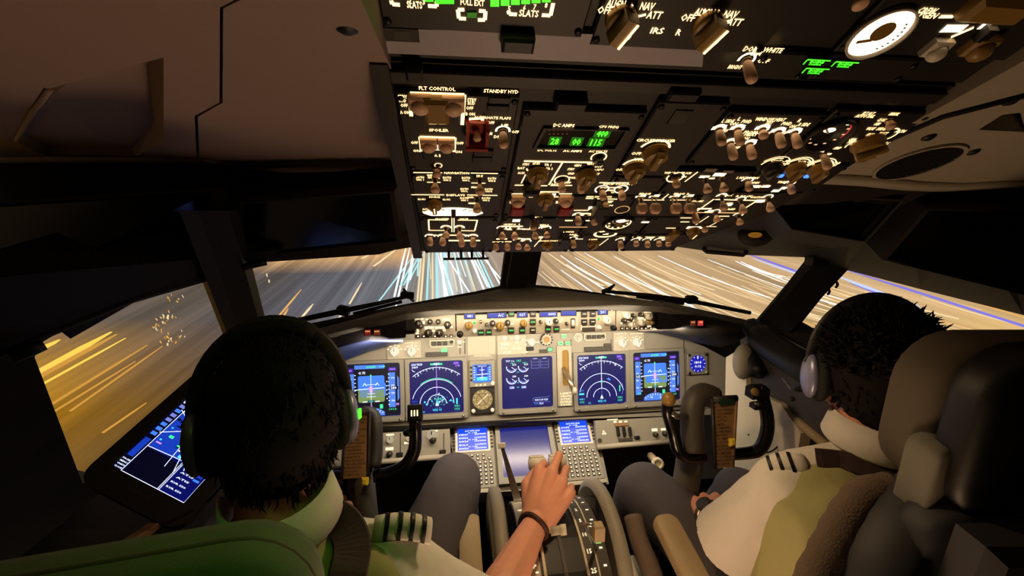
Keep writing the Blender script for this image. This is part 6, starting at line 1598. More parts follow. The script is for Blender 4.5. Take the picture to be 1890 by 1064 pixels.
tF, F = yoke(1.10, (1330, 800), [([(1233, 742, .05), (1232, 762, .04), (1243, 800, .02), (1252, 832, .01), (1272, 845, 0), (1300, 842, 0)], .0135), ([(1408, 735, .05), (1414, 758, .04), (1417, 785, .03), (1412, 812, .02), (1402, 829, .01), (1385, 836, 0), (1340, 840, 0)], .0145)],
     'control yoke before the first officer, tan topped horn and checklist plate in full view', [(1313, 737), (1357, 735), (1350, 862), (1318, 864)], (1351, 817), 0, dict(hub=[(1318, 735, -.01), (1296, 728, -.005), (1280, 745, 0), (1277, 785, 0), (1280, 835, 0)], hr=.029, col=((1276, 835), 0, -.02, .0), green=1, rail='check_plate'))
mb = MB(); p = F.X(1234, 738, .055); mb.ell(p, (.017, .016, .018), 'knob_tan'); mb.build('trim_button', tF, label='tan rounded top of the left horn')
mb = MB(); mb.tube([F.X(1238, 762, .05), F.X(1248, 770, .04), F.X(1270, 768, .01)], [.008, .008, .007], 'steel', seg=10); mb.build('steel_spoke', tF)
mb = MB(); mb.cbox(F.X(1398, 722, .055), (.045, .03, .032), 'black', None, .008); mb.build('switch_head', tF)
mb = MB(); mb.lathe(F.X(1392, 724, .075), F.n, [(.010, 0), (.010, .006), (.006, .008), (0, .008)], 'knob_tan', 14); mb.build('trim_switch', tF)
mb = MB(); mb.lathe(F.X(1408, 718, .07), F.n, [(.008, 0), (.008, .006), (0, .007)], 'black_gloss', 14); mb.build('trim_switch', tF)
mb = MB(); mb.cbox(F.X(1402, 748, .05), (.04, .022, .016), 'black', None, .005); mb.build('thumb_rest', tF)
mb = MB(); mb.ell(F.X(1398, 746, .068), (.008, .005, .005), 'steel'); mb.build('steel_button', tF)
mb = MB(); mb.tube(spline([F.X(x, y, -.06) for x, y in ((1405, 838), (1425, 833), (1441, 818), (1443, 805), (1437, 790))], 5), .002, 'black', seg=6); mb.build('cord', tF)
tC, F = yoke(1.10, (655, 810), [([(766, 775, .05), (767, 795, .04), (765, 830, .02), (750, 858, .01), (722, 873, 0), (690, 880, 0)], .0150), ([(548, 780, .05), (548, 800, .04), (556, 840, .02), (575, 868, .01), (610, 880, 0), (640, 882, 0)], .0150)],
     'control yoke before the captain, half hidden by his headset, horn with three lit marks', [(640, 762), (682, 760), (680, 880), (632, 884)], (673, 889), 0, dict(hub=[(668, 768, -.03), (678, 764, -.03), (690, 775, -.02), (692, 830, -.01), (688, 862, 0)], hr=.020, col=((664, 862), 0, -.02, .0), dark=1))
p = F.X(766, 763, .055); G = Fr(p, F.u, F.v)
mb = MB(); mb.box(G, 0, 0, .036, .04, -.02, .014, 'black', .008); mb.build('switch_head', tC)
mb = MB()
for i in range(3): mb.rect(G, -.007 + i * .007, .001, .0032, .014, 'legend', .0146)
mb.build('lit_mark', tC)
mb = MB(); mb.tube([F.X(748, 800, .03), F.X(760, 798, .045)], [.008, .012], 'black', seg=10); mb.build('thumb_rest', tC)

# ---------------------------------------------------------------- tablet on the captain side
A_, B_, C_ = at(335, 697, 1.0), at(207, 862, .85), at(340, 931, .85)
uu = (C_ - B_); vv = (A_ - B_); vv = vv - uu * (vv.dot(uu) / uu.dot(uu))
F = Fr(B_ + uu / 2 + vv / 2, uu, vv); W_, H_ = uu.length, vv.length
if F.n.dot(CAM - F.o) < 0: print('tablet flipped')
t = thing('flight_bag_tablet', 'dark framed tablet with a blue airport chart, mounted under the captain side window', 'tablet', F.P(0, -H_ / 2 - .03, -.02))
mb = MB(); ow, oh = W_ / 2 + .030, H_ / 2 + .034
mb.hole(F, [(x, y - .004) for x, y in rrect(ow * 2, oh * 2 + .01, .03)], [[(-W_ / 2, -H_ / 2), (W_ / 2, -H_ / 2), (W_ / 2, H_ / 2), (-W_ / 2, H_ / 2)]], -.02, .006, 'charcoal'); mb.build('frame', t)
mb = MB(); mb.rect(F, 0, 0, W_, H_, 'scr_dark', .001); mb.build('screen', t)
mb = MB(); G = F.at(0, 0, .002); r = random.Random(11); X = lambda u_: (u_ - .5) * W_; Y = lambda v_: (v_ - .5) * H_
mb.rect(G, X(.06), Y(.5), W_ * .11, H_, 'scr_black', 0)
for i in range(11): mb.rect(G, X(.055), Y(.40 + i * .056), W_ * .075, H_ * .035, r.choice(['scr_white', 'scr_grey', 'scr_white', 'scr_sky']), .0003)
mb.rect(G, X(.055), Y(.24), W_ * .08, H_ * .2, 'scr_blue', .0003)
for i in range(4): mb.text(G, X(.06), Y(.02 + i * .028), W_ * .1, H_ * .014, ('CLOSE', 'CHARTS', 'MENU', 'PAGE')[i], 'scr_white', .0003)
mb.line(G, (X(.12), Y(0)), (X(.12), Y(1)), .0012, 'scr_white', .0003)
mb.rect(G, X(.38), Y(.62), W_ * .5, H_ * .66, 'scr_blue', .0001)
mb.rect(G, X(.38), Y(.14), W_ * .5, H_ * .26, 'scr_black', .0001)
for p, q in (((.13, .28), (.62, .3)), ((.64, 0), (.64, .98)), ((.62, 0), (.62, .98))): mb.line(G, (X(p[0]), Y(p[1])), (X(q[0]), Y(q[1])), .0012, 'scr_white', .0004)
cx, cy = X(.42), Y(.58)
for a_, l_ in ((-1.2, .09), (-1.0, .085), (-1.45, .08), (.3, .06), (2.7, .06), (1.2, .07), (-2.6, .06), (.9, .05)): mb.line(G, (cx, cy), (cx + l_ * math.cos(a_), cy + l_ * math.sin(a_)), .0013, 'scr_white', .0004)
mb.arc(G, cx, cy, .012, 0, 2 * PI, .0014, 'scr_white', .0004)
for i in range(38):
    x, y = X(r.uniform(.15, .6)), Y(r.uniform(.32, .95)); mb.rect(G, x, y, r.uniform(.003, .012), r.uniform(.002, .006), r.choice(['scr_white', 'scr_green', 'scr_black', 'scr_cyan', 'scr_black', 'scr_mag']), .0003 + i * 1e-6)
for i in range(9):
    mb.text(G, X(.78), Y(.06 + i * .05), W_ * r.uniform(.12, .24), H_ * .016, r.choice(['ILS DME', 'CAT I', 'MDA 420', 'RVR 550', 'ATIS', 'TOWER']), 'scr_white', .0003)
    mb.rect(G, X(.92), Y(.2 + i * .04), W_ * .08, H_ * .02, r.choice(['scr_cyan', 'scr_blue', 'scr_sky']), .0003)
mb.pline(G, [(X(.13), Y(.004)), (X(.994), Y(.004)), (X(.994), Y(1))], .0016, 'scr_white', .0004)
mb.build('display_graphics', t)
mb = MB(); mb.text(F, 0, -H_ / 2 - .017, .05, .007, 'navAero', 'panel_dark', .0066); mb.build('lettering', t)
mb = MB(); mb.tube([F.P(0, 0, -.02), F.P(-.02, -.02, -.10)], .02, 'black', seg=10); mb.build('mount', t)
mb = MB(); mb.tube(spline([at(383, 925, .84), at(402, 905, .82), at(420, 880, .8), at(428, 862, .8)], 5), .003, 'black', seg=6); tag(mb.build('tablet_cable'), 'thin black cable looping beside the lower edge of the tablet', 'cable')

# ---------------------------------------------------------------- side consoles
SPR = Fr((.64, -.2, .8), (0, -1, 0), (0, 0, 1))
if SPR.n.x > 0: SPR = Fr((.64, -.2, .8), (0, 1, 0), (0, 0, 1))
def side(P, m, name, par, d=.03, F=SPR):
    mb = MB(); mb.prism([F.X(x, y) for x, y in P], F.n * -d, m); return mb.build(name, par)
t = thing('side_console', 'cream painted side panel and grey sill box beside the first officer', 'side console', (.66, -.3, .5))
side([(1340, 660), (1374, 640), (1378, 720), (1440, 745), (1478, 800), (1462, 900), (1335, 900)], 'cream_paint', 'side_panel', t)
G = Fr((.655, -.2, .8), SPR.u, SPR.v)
mb = MB(); mb.prism([G.X(x, y) for x, y in ((1366, 628), (1384, 618), (1400, 650), (1500, 705), (1560, 720), (1560, 830), (1480, 792), (1376, 722))], V((.2, 0, 0)), 'panel_dark'); mb.build('sill_box', t)
mb = MB(); mb.tube(spline([G.X(x, y) for x, y in ((1378, 722), (1430, 748), (1480, 785), (1540, 835))], 4), .012, 'armrest', seg=10); mb.build('edge_roll', t)
mb = MB(); Q = Fr(G.X(1452, 708) + V((-.002, 0, 0)), SPR.u, SPR.v); mb.text(Q, 0, 0, .04, .005, 'OXYGEN', 'knob_white', 0, -.5); mb.build('lettering', t)
mb = MB(); p = G.X(1463, 737); mb.lathe(p + V((0, 0, 0)), (-1, 0, 0), [(.006, 0), (.006, .004), (.003, .005), (0, .005)], 'black', 12); mb.build('screw', t)
mb = MB(); p = SPR.X(1382, 803); mb.lathe(p, (-1, 0, 0), [(.003, 0), (.003, .002), (0, .003)], 'charcoal', 10); mb.build('screw', t)
t = thing('window_sill', 'dark rounded sill with smoke mask hose under the first officer side window', 'sill', at(1440, 650, 1.15))
mb = MB(); mb.tube(spline([at(1388, 604, 1.36), at(1405, 625, 1.28), at(1440, 650, 1.18), at(1490, 680, 1.06), at(1580, 730, .95)], 4), [.03] * 4 + [.04] * 13, 'black', seg=12); mb.build('sill_roll', t)
mb = MB(); mb.tube(spline([at(1385, 628, 1.34), at(1392, 660, 1.28), at(1400, 690, 1.22)], 4), .02, 'black', seg=10); mb.build('hose', t)
mb = MB(); mb.ell(at(1372, 668, 1.30), (.03, .03, .055), 'panel_grey'); mb.build('mask_cup', t)
t = thing('captain_side_console', 'dark console under the captain side window, below the tablet', 'side console', (-.85, -.55, .7))
mb = MB(); mb.cbox((-.88, -.55, .80), (.2, .9, .1), 'charcoal', None, .01); mb.build('console_top', t)
mb = MB(); mb.cbox((-.80, -.62, .855), (.02, .12, .012), 'check_plate', Matrix.Rotation(-.4, 3, 'Z'), .002); mb.build('label_plate', t)

# ---------------------------------------------------------------- wipers, handles, hooks
def outside(F, x, y, h=-.06): return F.X(x, y, h)
t = thing('windshield_wiper', 'wiper outside the captain windshield, lying above the glareshield', 'wiper', outside(WL, 640, 575), 'windshield wipers')
mb = MB(); mb.tube([outside(WL, x, y) for x, y in ((480, 606), (620, 577), (700, 560), (755, 547))], [.007, .010, .007, .006], 'black', seg=8); mb.build('arm', t)
mb = MB(); mb.tube([outside(WL, x, y) for x, y in ((652, 580), (742, 557))], .006, 'rubber', seg=8); mb.build('blade', t)
mb = MB(); mb.cbox(outside(WL, 634, 573), (.04, .03, .03), 'black', Matrix.Rotation(.25, 3, 'Y'), .006); mb.build('hinge', t)
mb = MB(); mb.cbox(outside(WL, 752, 545), (.045, .02, .022), 'black', Matrix.Rotation(.1, 3, 'Y'), .004); mb.tube([outside(WL, 745, 534), outside(WL, 752, 545), outside(WL, 763, 556)], [.004, .008, .005], 'black', seg=8); mb.build('end_fitting', t)
t = thing('windshield_wiper', 'wiper outside the first officer windshield, slanting down away from the centre post', 'wiper', outside(WR, 1250, 552), 'windshield wipers')
mb = MB(); mb.tube([outside(WR, x, y) for x, y in ((1115, 538), (1200, 546), (1275, 556), (1385, 578))], [.006, .008, .008, .007], 'black', seg=8); mb.build('arm', t)
mb = MB(); mb.tube([outside(WR, x, y) for x, y in ((1175, 547), (1262, 560))], .008, 'rubber', seg=8); mb.build('blade', t)
mb = MB(); mb.cbox(outside(WR, 1276, 553), (.035, .03, .028), 'black', None, .006); mb.build('hinge', t)
mb = MB(); mb.tube([outside(WR, 1134, 526), outside(WR, 1122, 536), outside(WR, 1114, 538), outside(WR, 1114, 546)], [.004, .009, .009, .006], 'black', seg=8); mb.build('end_fitting', t)
t = thing('grab_handle', 'black looped grab handle under the header of the first officer windshield', 'handle', WR.X(1338, 463, .05))
mb = MB(); mb.tube([WR.X(x, y, h) for x, y, h in ((1300, 452, .01), (1300, 461, .05), (1304, 465, .05), (1372, 471, .05), (1377, 466, .05), (1377, 458, .01))], .006, 'black', seg=8); mb.build('bar', t)
t = thing('window_latch', 'small dark latch at the top outer corner of the captain windshield', 'latch', WL.X(470, 488, .02))
mb = MB(); mb.tube([WL.X(448, 494, .02), WL.X(475, 486, .02), WL.X(492, 484, .02)], [.008, .010, .008], 'black', seg=8); mb.build('arm', t)
t = thing('pillar_mirror', 'black head of the slanted pillar fitting at the top of the first officer windshield', 'bracket', WR.X(1505, 480, .02))
mb = MB(); mb.cbox(WR.X(1508, 480, .02), (.05, .03, .03), 'black', None, .006); mb.build('body', t)
for x, y, lb in ((1541, 527, 'upper of the two small black hooks on the first officer side window pillar'), (1526, 540, 'lower of the two small black hooks on the first officer side window pillar')):
    mb = MB(); mb.tube(spline([SR.X(a, b, .02) for a, b in ((x - 8, y - 3), (x, y - 8), (x + 5, y - 2), (x + 2, y + 4))], 4), .0035, 'black', seg=6); tag(mb.build('coat_hook'), lb, 'hook')
t = thing('window_crank', 'dark crank handle on the captain side window, only its outline shows', 'handle', SL.X(85, 640, .03))
mb = MB(); mb.tube([SL.X(x, y, .03) for x, y in ((20, 660), (60, 644), (82, 636))], [.012, .013, .011], 'black', seg=8); mb.build('bar', t)
# ---------------------------------------------------------------- people
def remesh(o, vox, smooth=6, fac=.6):
    r = o.modifiers.new('skin', 'REMESH'); r.mode = 'VOXEL'; r.voxel_size = vox; r.use_smooth_shade = True
    s = o.modifiers.new('soft', 'SMOOTH'); s.iterations = smooth; s.factor = fac
    return o
wt_ = bpy.data.textures.new('cloth_folds', 'CLOUDS'); wt_.noise_scale = .09; wt_.noise_depth = 2
def folds(o, k=.012):
    d = o.modifiers.new('folds', 'DISPLACE'); d.texture = wt_; d.strength = k; d.mid_level = .5; d.texture_coords = 'LOCAL'
    return o
def rings(mb, L, m, seg=28, p=2.4):
    """L: (centre, rx, ry) stack of soft rectangles in level planes"""
    R = []
    for c, rx, ry in L:
        row = []
        for j in range(seg):
            q = 2 * PI * j / seg; cx, sy = math.cos(q), math.sin(q)
            row.append(V(c) + V((rx * math.copysign(abs(cx) ** (2 / p), cx), ry * math.copysign(abs(sy) ** (2 / p), sy), 0)))
        R.append(row)
    return mb.loft(R, m, smooth=True)
def surf(x, y, objs):
    dg = bpy.context.evaluated_depsgraph_get(); best = None; d = ray(x, y).normalized()
    for o in objs:
        mw = Matrix.Translation(wloc(o)); ok, loc, nor, _ = o.evaluated_get(dg).ray_cast(CAM - wloc(o), d)
        if ok:
            p = loc + wloc(o); k = (p - CAM).length
            if best is None or k < best[0]: best = (k, p, nor)
    return best
def drape(mb, quad, objs, off, th, m, nu=8, nv=4, dist=.6):
    """a strip of cloth lying on a body: quad gives its four corners as seen, the surface gives the depth"""
    bpy.context.view_layer.update()
    P = []; 
    for j in range(nv + 1):
        for i in range(nu + 1):
            u, v = i / nu, j / nv
            x = (quad[0][0] * (1 - u) + quad[1][0] * u) * (1 - v) + (quad[3][0] * (1 - u) + quad[2][0] * u) * v
            y = (quad[0][1] * (1 - u) + quad[1][1] * u) * (1 - v) + (quad[3][1] * (1 - u) + quad[2][1] * u) * v
            h = surf(x, y, objs); P.append((h[1] if h else None, (h[2] if h else None), x, y))
    ds = [(p - CAM).dot(RC.col[1]) for p, n_, x, y in P if p is not None]; av = sum(ds) / len(ds) if ds else dist
    tp = []; bt = []
    for p, n_, x, y in P:
        if p is None: p = at(x, y, av)
        nn = (CAM - p).normalized(); n_ = nn if n_ is None else (n_ if n_.dot(nn) > 0 else -n_); nn = (nn + n_).normalized()
        tp.append(p + nn * (off + th)); bt.append(p + nn * off * .2)
    w = nu + 1; n = len(tp); fs = []
    for j in range(nv):
        for i in range(nu):
            a = j * w + i; fs.append((a, a + 1, a + w + 1, a + w)); fs.append((n + a, n + a + w, n + a + w + 1, n + a + 1))
    ed = [i for i in range(w)] + [j * w + nu for j in range(1, nv + 1)] + [nv * w + i for i in range(nu - 1, -1, -1)] + [j * w for j in range(nv - 1, 0, -1)]
    for a, b in zip(ed, ed[1:] + ed[:1]): fs.append((a, n + a, n + b, b))
    return mb.add(tp + bt, fs, m, False)
def head_frame(yaw, pitch=0, roll=0):
    return Matrix.Rotation(yaw, 3, 'Z') @ Matrix.Rotation(pitch, 3, 'X') @ Matrix.Rotation(roll, 3, 'Y')   # x right, y face, z up
def head(mb, c, R, m='skin'):
    q = lambda x, y, z: c + R @ V((x, y, z))
    mb.ell(q(0, -.012, .03), (.071, .092, .086), m, R, 24, 16)
    mb.ell(q(0, .028, -.03), (.058, .062, .082), m, R, 20, 14)
    mb.ell(q(0, .045, -.078), (.036, .040, .030), m, R, 16, 10)
    mb.cap(q(0, .092, .0), q(0, .110, -.030), .008, .013, m)
    mb.cap(q(-.02, .075, -.062), q(.02, .075, -.062), .011, .011, m); mb.cap(q(-.03, .08, .026), q(.03, .08, .026), .010, .010, m)
    for s in (-1, 1):
        mb.ell(q(s * .076, -.006, -.008), (.008, .020, .032), m, R, 12, 8); mb.cap(q(s * .04, .062, -.024), q(s * .05, .04, -.05), .02, .02, m)
def hand(mb, wrist, fwd, side, tips, m='skin', k=1.0, thumb=None):
    """palm from the wrist along fwd; side points from index to little finger; tips: bend lists per finger"""
    f = V(fwd).normalized(); s = (V(side) - f * V(side).dot(f)).normalized(); u = s.cross(f).normalized()
    if u.z < 0: u = -u
    q = lambda a, b, c: wrist + (f * a + s * b + u * c) * k
    kn = [(.086, -.037, .003), (.094, -.012, .009), (.088, .014, .006), (.076, .038, -.002)]
    for a, b, c in kn: mb.cap(q(.0, b * .45, 0), q(a, b, c), .0175 * k, .0125 * k, m)
    mb.cap(q(.03, -.02, 0), q(.05, .025, 0), .015 * k, .015 * k, m)
    nails = []
    for (a, b, c), (l1, l2, l3), bend, r in zip(kn, ((.040, .025, .02), (.045, .029, .021), (.041, .027, .02), (.032, .020, .018)), tips, (.0088, .0092, .0086, .0078)):
        p = V((a, b, c)); ang = 0
        for i, l in enumerate((l1, l2, l3)):
            ang += bend[i]; n_ = p + V((l * math.cos(ang), l * bend[3] * .3, -l * math.sin(ang)))
            mb.cap(q(*p), q(*n_), r * k * (1.04 - .1 * i), r * k * (.98 - .1 * i), m); 
            if i == 2: nails.append((q(*(p.lerp(n_, .75))) + u * math.cos(ang) * r * k * .6 + f * math.sin(ang) * r * k * .6, r * k))
            p = n_
    th = thumb or [(.018, -.026, -.006), (.045, -.05, -.018), (.072, -.052, -.030), (.092, -.040, -.036)]
    for i in range(3): mb.cap(q(*th[i]), q(*th[i + 1]), (.0145, .0118, .0105)[i] * k, (.0118, .0108, .0085)[i] * k, m)
    return nails, q
def tufts(mb, c, R, rad, n, seed, zmin, L, m='hair', lean=(0, 0, 0), r0=.004):
    r = random.Random(seed)
    for i in range(n):
        z = r.uniform(zmin, 1); t = r.uniform(0, 2 * PI); k = math.sqrt(max(0, 1 - z * z))
        d = V((k * math.cos(t), k * math.sin(t), z)); p = c + R @ V((d.x * rad[0], d.y * rad[1], d.z * rad[2]))
        o = (R @ d + V((r.gauss(0, .5), r.gauss(0, .5), r.gauss(.15, .4))) + V(lean)).normalized(); l = r.uniform(.4, 1) * L
        e = (o + V((r.gauss(0, .5), r.gauss(0, .5), r.gauss(0, .3)))).normalized()
        mb.tube([p - o * .004, p + o * l * .5, p + o * l * .5 + e * l * .5], [r0, r0 * .7, r0 * .12], m, seg=5)
def headset(c, R, label, mats, org, mic_side=-1):
    t = thing('headset', label, 'headset', org, 'pilot headsets')
    q = lambda x, y, z: c + R @ V((x, y, z))
    pth = [q(.092 * math.sin(a), .012, .022 + .116 * math.cos(a)) for a in [math.radians(-98 + 196 * i / 24) for i in range(25)]]
    mb = MB(); mb.tube(pth, .0115, mats[0], seg=10, flat=.45, up=R @ V((0, 1, 0)) * 1.0); mb.build('headband', t)
    mb = MB(); pth2 = pth[8:17]; mb.tube([p + R @ V((0, 0, -.006)) for p in pth2], .013, 'rubber', seg=10); mb.build('band_pad', t)
    for s in (-1, 1):
        mb = MB(); mb.ell(q(s * .080, .004, -.012), (.018, .038, .048), 'rubber', R, 20, 12); o = mb.build('ear_cup', t)
        m2 = MB(); m2.ell(q(s * .095, .004, -.012), (.014, .030, .042), mats[1], R, 20, 12); m2.build('cup_shell', o)
        m2 = MB(); m2.tube([q(s * .095, .006, .03), q(s * .104, .004, .012)], .005, mats[0], seg=8); m2.build('yoke_arm', o)
        if s > 0 and len(mats) > 2:
            m2 = MB(); m2.tube([q(.1085, -.014, .002), q(.1085, -.012, -.012), q(.1075, -.004, -.016)], .0022, mats[2], seg=6); m2.build('status_light', o, label='small green light streak')
    mb = MB(); s = mic_side
    mb.tube(spline([q(s * .100, .012, -.03), q(s * .098, .06, -.06), q(s * .05, .115, -.075)], 5), .0035, 'black', seg=8); mb.build('mic_boom', t)
    mb = MB(); mb.ell(q(s * .04, .118, -.076), (.012, .008, .009), 'rubber', R, 12, 8); mb.build('microphone', t)
    return t
def collar(t, nb, R, rx, ry, h, m, front_open=.5):
    mb = MB(); L = [[], [], [], []]; n = 36
    for i in range(n + 1):
        a = -PI / 2 + front_open * 0 + (2 * PI - .5) * (i / n - .5); d = V((math.cos(a), math.sin(a), 0))
        hh = h * (1 - .25 * (math.sin(a) > .3))
        for k, (s_, z) in enumerate(((1.0, hh), (1.13, -.010), (1.08, -.016), (.94, hh - .002))):
            L[k].append(nb + R @ V((d.x * rx * s_, d.y * ry * s_, z)))
    vs = [p for r in L for p in r]; w = n + 1
    fs = [(k * w + i, k * w + i + 1, ((k + 1) % 4) * w + i + 1, ((k + 1) % 4) * w + i) for k in range(4) for i in range(n)]
    fs += [(0, w, 2 * w, 3 * w), (n, w + n, 2 * w + n, 3 * w + n)]
    mb.add(vs, fs, m, True); return mb.build('collar', t)

# ---- captain
Hc = V((-.464, -.795, 1.150)); Rc = head_frame(math.radians(23), math.radians(-4), math.radians(2)); nb = V((-.452, -.838, 1.035))
shR, shL = V((-.318, -.845, .945)), V((-.60, -.845, .945))
elR, wrR = at(888, 1165, .72), at(991, 962, .955)
elL, wrL = V((-.70, -.68, .74)), V((-.56, -.50, .76))
cap_ = thing('person', 'captain seen from behind with short dark hair, four stripe epaulette and hand on the levers', 'person', (-.45, -.8, .3), 'pilots')
hipR, hipL, knR, knL = V((-.36, -.76, .60)), V((-.55, -.76, .60)), V((-.226, -.305, .715)), V((-.62, -.30, .70))
def body(t, Hc, Rh, nb, sh, el, wr, hip, kn, hands, tors, name='body'):
    mb = MB(); head(mb, Hc, Rh)
    mb.cap(Hc + Rh @ V((0, -.02, -.05)), nb - V((0, 0, .02)), .052, .058, 'skin', 20)
    for s in sh: mb.cap(nb - V((0, 0, .05)), s, .05, .045, 'skin')
    rings(mb, [(tors + V((0, 0, z)), rx, ry) for z, rx, ry in ((-.36, .13, .09), (-.2, .13, .085), (0, .14, .09), (.10, .14, .085), (.16, .08, .05))], 'skin')
    for s, e, w in zip(sh, el, wr):
        mb.cap(s, e, .042, .036, 'skin'); d = w - e; mb.cap(e, e + d * .35, .037, .041, 'skin'); mb.cap(e + d * .3, w, .041, .0265, 'skin'); mb.cap(w - d.normalized() * .015, w + d.normalized() * .01, .027, .026, 'skin')
    for h, k in zip(hip, kn):
        mb.cap(h, k, .07, .05, 'skin'); mb.cap(k, V((k.x, k.y + .22, .30)), .05, .035, 'skin'); mb.cap(V((k.x, k.y + .20, .27)), V((k.x, k.y + .36, .25)), .035, .03, 'skin')
    mb.cap(hip[0], hip[1], .08, .08, 'skin')
    nails = []
    for hd in hands: nails += hand(mb, *hd)[0]
    o = remesh(mb.build(name, t), .0029, 5, .45)
    return o, nails
kR = V((.006, -.505, .832))
rf = (kR - wrR)
cb, nails = body(cap_, Hc, Rc, nb, (shR, shL), (elR, elL), (wrR, wrL), (hipR, hipL), (knR, knL),
    [(wrR, rf, V((1, -.15, -.12)), [(1.0, 1.05, .6, .45), (.45, 1.15, .7, .05), (.72, 1.15, .6, .0), (1.0, 1.1, .6, .1)], 'skin', 1.13, [(.018, -.026, -.006), (.05, -.047, -.012), (.082, -.040, -.024), (.10, -.02, -.034)]), (wrL, V((.3, .8, -.1)), V((-1, .3, 0)), [(.4, .7, .4, 0)] * 4)], V((-.455, -.84, .80)))
mb = MB(); 
for p, r in nails[:4]: mb.ell(p, (r * .7, r * .8, r * .35), 'nail', None, 10, 6)
mb.build('fingernail', cap_)
mb = MB(); d = (wrR - elR).normalized(); c = wrR - d * .022; a1 = d.cross(V((0, 0, 1))).normalized(); a2 = d.cross(a1)
mb.tube([c + (a1 * math.cos(q) * .0315 + a2 * math.sin(q) * .0315) + d * .004 * math.sin(q * 2) for q in [2 * PI * i / 28 for i in range(29)]], .0052, 'leather_brown', seg=8, caps=False); mb.build('bracelet', cap_, label='thin dark brown bracelet')
def hair(t, c, R, seed, curl, face=.02):
    mb = MB(); ns = lambda p: p * (1 + .05 * noise.noise(p * 6) + .025 * noise.noise(p * 17))
    mb.ell(c + R @ V((0, -.018, .034)), (.079, .098, .090), 'hair', R, 40, 28, ns)
    mb.ell(c + R @ V((0, -.032, .012)), (.0755, .087, .085), 'hair', R, 32, 20, ns)
    mb.ell(c + R @ V((0, -.038, -.004)), (.070, .073, .080), 'hair', R, 32, 20, ns)
    if curl:
        tufts(mb, c + R @ V((0, -.018, .034)), R, (.080, .097, .091), 900, seed, -.1, .030, lean=tuple(R @ V((0, .2, -.1))), r0=.0034)
        tufts(mb, c + R @ V((0, -.035, 0)), R, (.074, .074, .080), 240, seed + 1, -.7, .013, lean=(0, 0, -.9), r0=.004)
    else:
        tufts(mb, c + R @ V((0, .01, .034)), R, (.072, .085, .088), 320, seed, .55, .026, lean=tuple(R @ V((.25, 1.2, .2))), r0=.003)
        tufts(mb, c + R @ V((0, -.018, .034)), R, (.078, .097, .089), 900, seed, -.3, .022, lean=tuple(R @ V((0, -.3, -3.2))), r0=.0018)
        tufts(mb, c + R @ V((0, -.038, -.012)), R, (.072, .072, .078), 700, seed + 1, -.85, .016, lean=(0, 0, -3.2), r0=.0016)
    return mb.build('hair', t)
hair(cap_, Hc, Rc, 5, 0)
eyes = MB()
for s in (-1, 1): eyes.ell(Hc + Rc @ V((s * .031, .083, .008)), (.011, .011, .011), 'eye_white', Rc, 12, 8)
eyes.build('eye', cap_)
def trousers(t, hip, kn, m='trouser'):
    mb = MB()
    for h, k in zip(hip, kn):
        d = k - h
        mb.cap(h, k - d * .12, .094, .079, m, 20); mb.cap(k - d * .2, k, .079, .073, m, 20); mb.cap(k + V((0, .005, -.01)), V((k.x, k.y + .18, .33)), .071, .062, m, 20)
    mb.cap(hip[0], hip[1], .105, .105, m)
    return folds(remesh(mb.build('trousers', t), .008, 8), .010)
trousers(cap_, (hipR, hipL), (knR, knL))
def shirt(t, tors, nb, sh, el, m='cloth_white', cuts=(.80, .80)):
    mb = MB()
    rings(mb, [(tors + V((0, dy, z)), rx, ry) for z, rx, ry, dy in ((-.36, .165, .115, .02), (-.2, .165, .112, .01), (-.04, .175, .114, 0), (.07, .170, .108, 0), (.13, .14, .085, 0), (.175, .085, .06, 0))], m)
    for s in sh: mb.cap(nb + V((0, 0, -.055)), s, .056, .060, m, 18)
    for s, e, c in zip(sh, el, cuts):
        d = e - s; mb.cap(s, s + d * .35, .062, .063, m, 18); mb.cap(s + d * .3, s + d * c, .063, .069, m, 18)
        x = d.normalized(); mb.lathe(s + d * (c - .1), x, [(.066, 0), (.070, .03), (.071, .055), (.060, .055)], m, 22)
    return folds(remesh(mb.build('shirt', t), .0062, 7), .014)
tc_ = V((-.455, -.838, .815))
sh_c = shirt(cap_, tc_, nb, (shR, shL), (elR, elL), cuts=(.86, .8))
def vest(t, tors, m='cloth_vest', kx=1.0, top=0, p=2.4, nb=None, sh=()):
    mb = MB()
    for s in sh: a = nb + V((0, -.020, -.066)); b = s + V((0, -.022, -.006)); mb.cap(a, a.lerp(b, .86), .060, .062, m, 18)
    rings(mb, [(tors + V((0, dy, z)), rx * kx, ry) for z, rx, ry, dy in ((-.37, .176, .130, .02), (-.2, .178, .128, .01), (-.04, .190, .132, -.004), (.07, .194, .132, -.008), (.120 - top, .188, .122, -.012), (.150 - top, .165, .10, -.016), (.170 - top, .12, .075, -.018))], m, p=p)
    return folds(remesh(mb.build('vest', t), .007, 6), .014)
ve_c = vest(cap_, tc_ + V((.01, -.010, .0)), 'cloth_vest', 1.0, .008, 3.2, nb, (shR, shL))
collar(sh_c, nb + V((.004, -.004, .012)), head_frame(math.radians(23), math.radians(8), math.radians(-6)), .066, .070, .045, 'cloth_white')
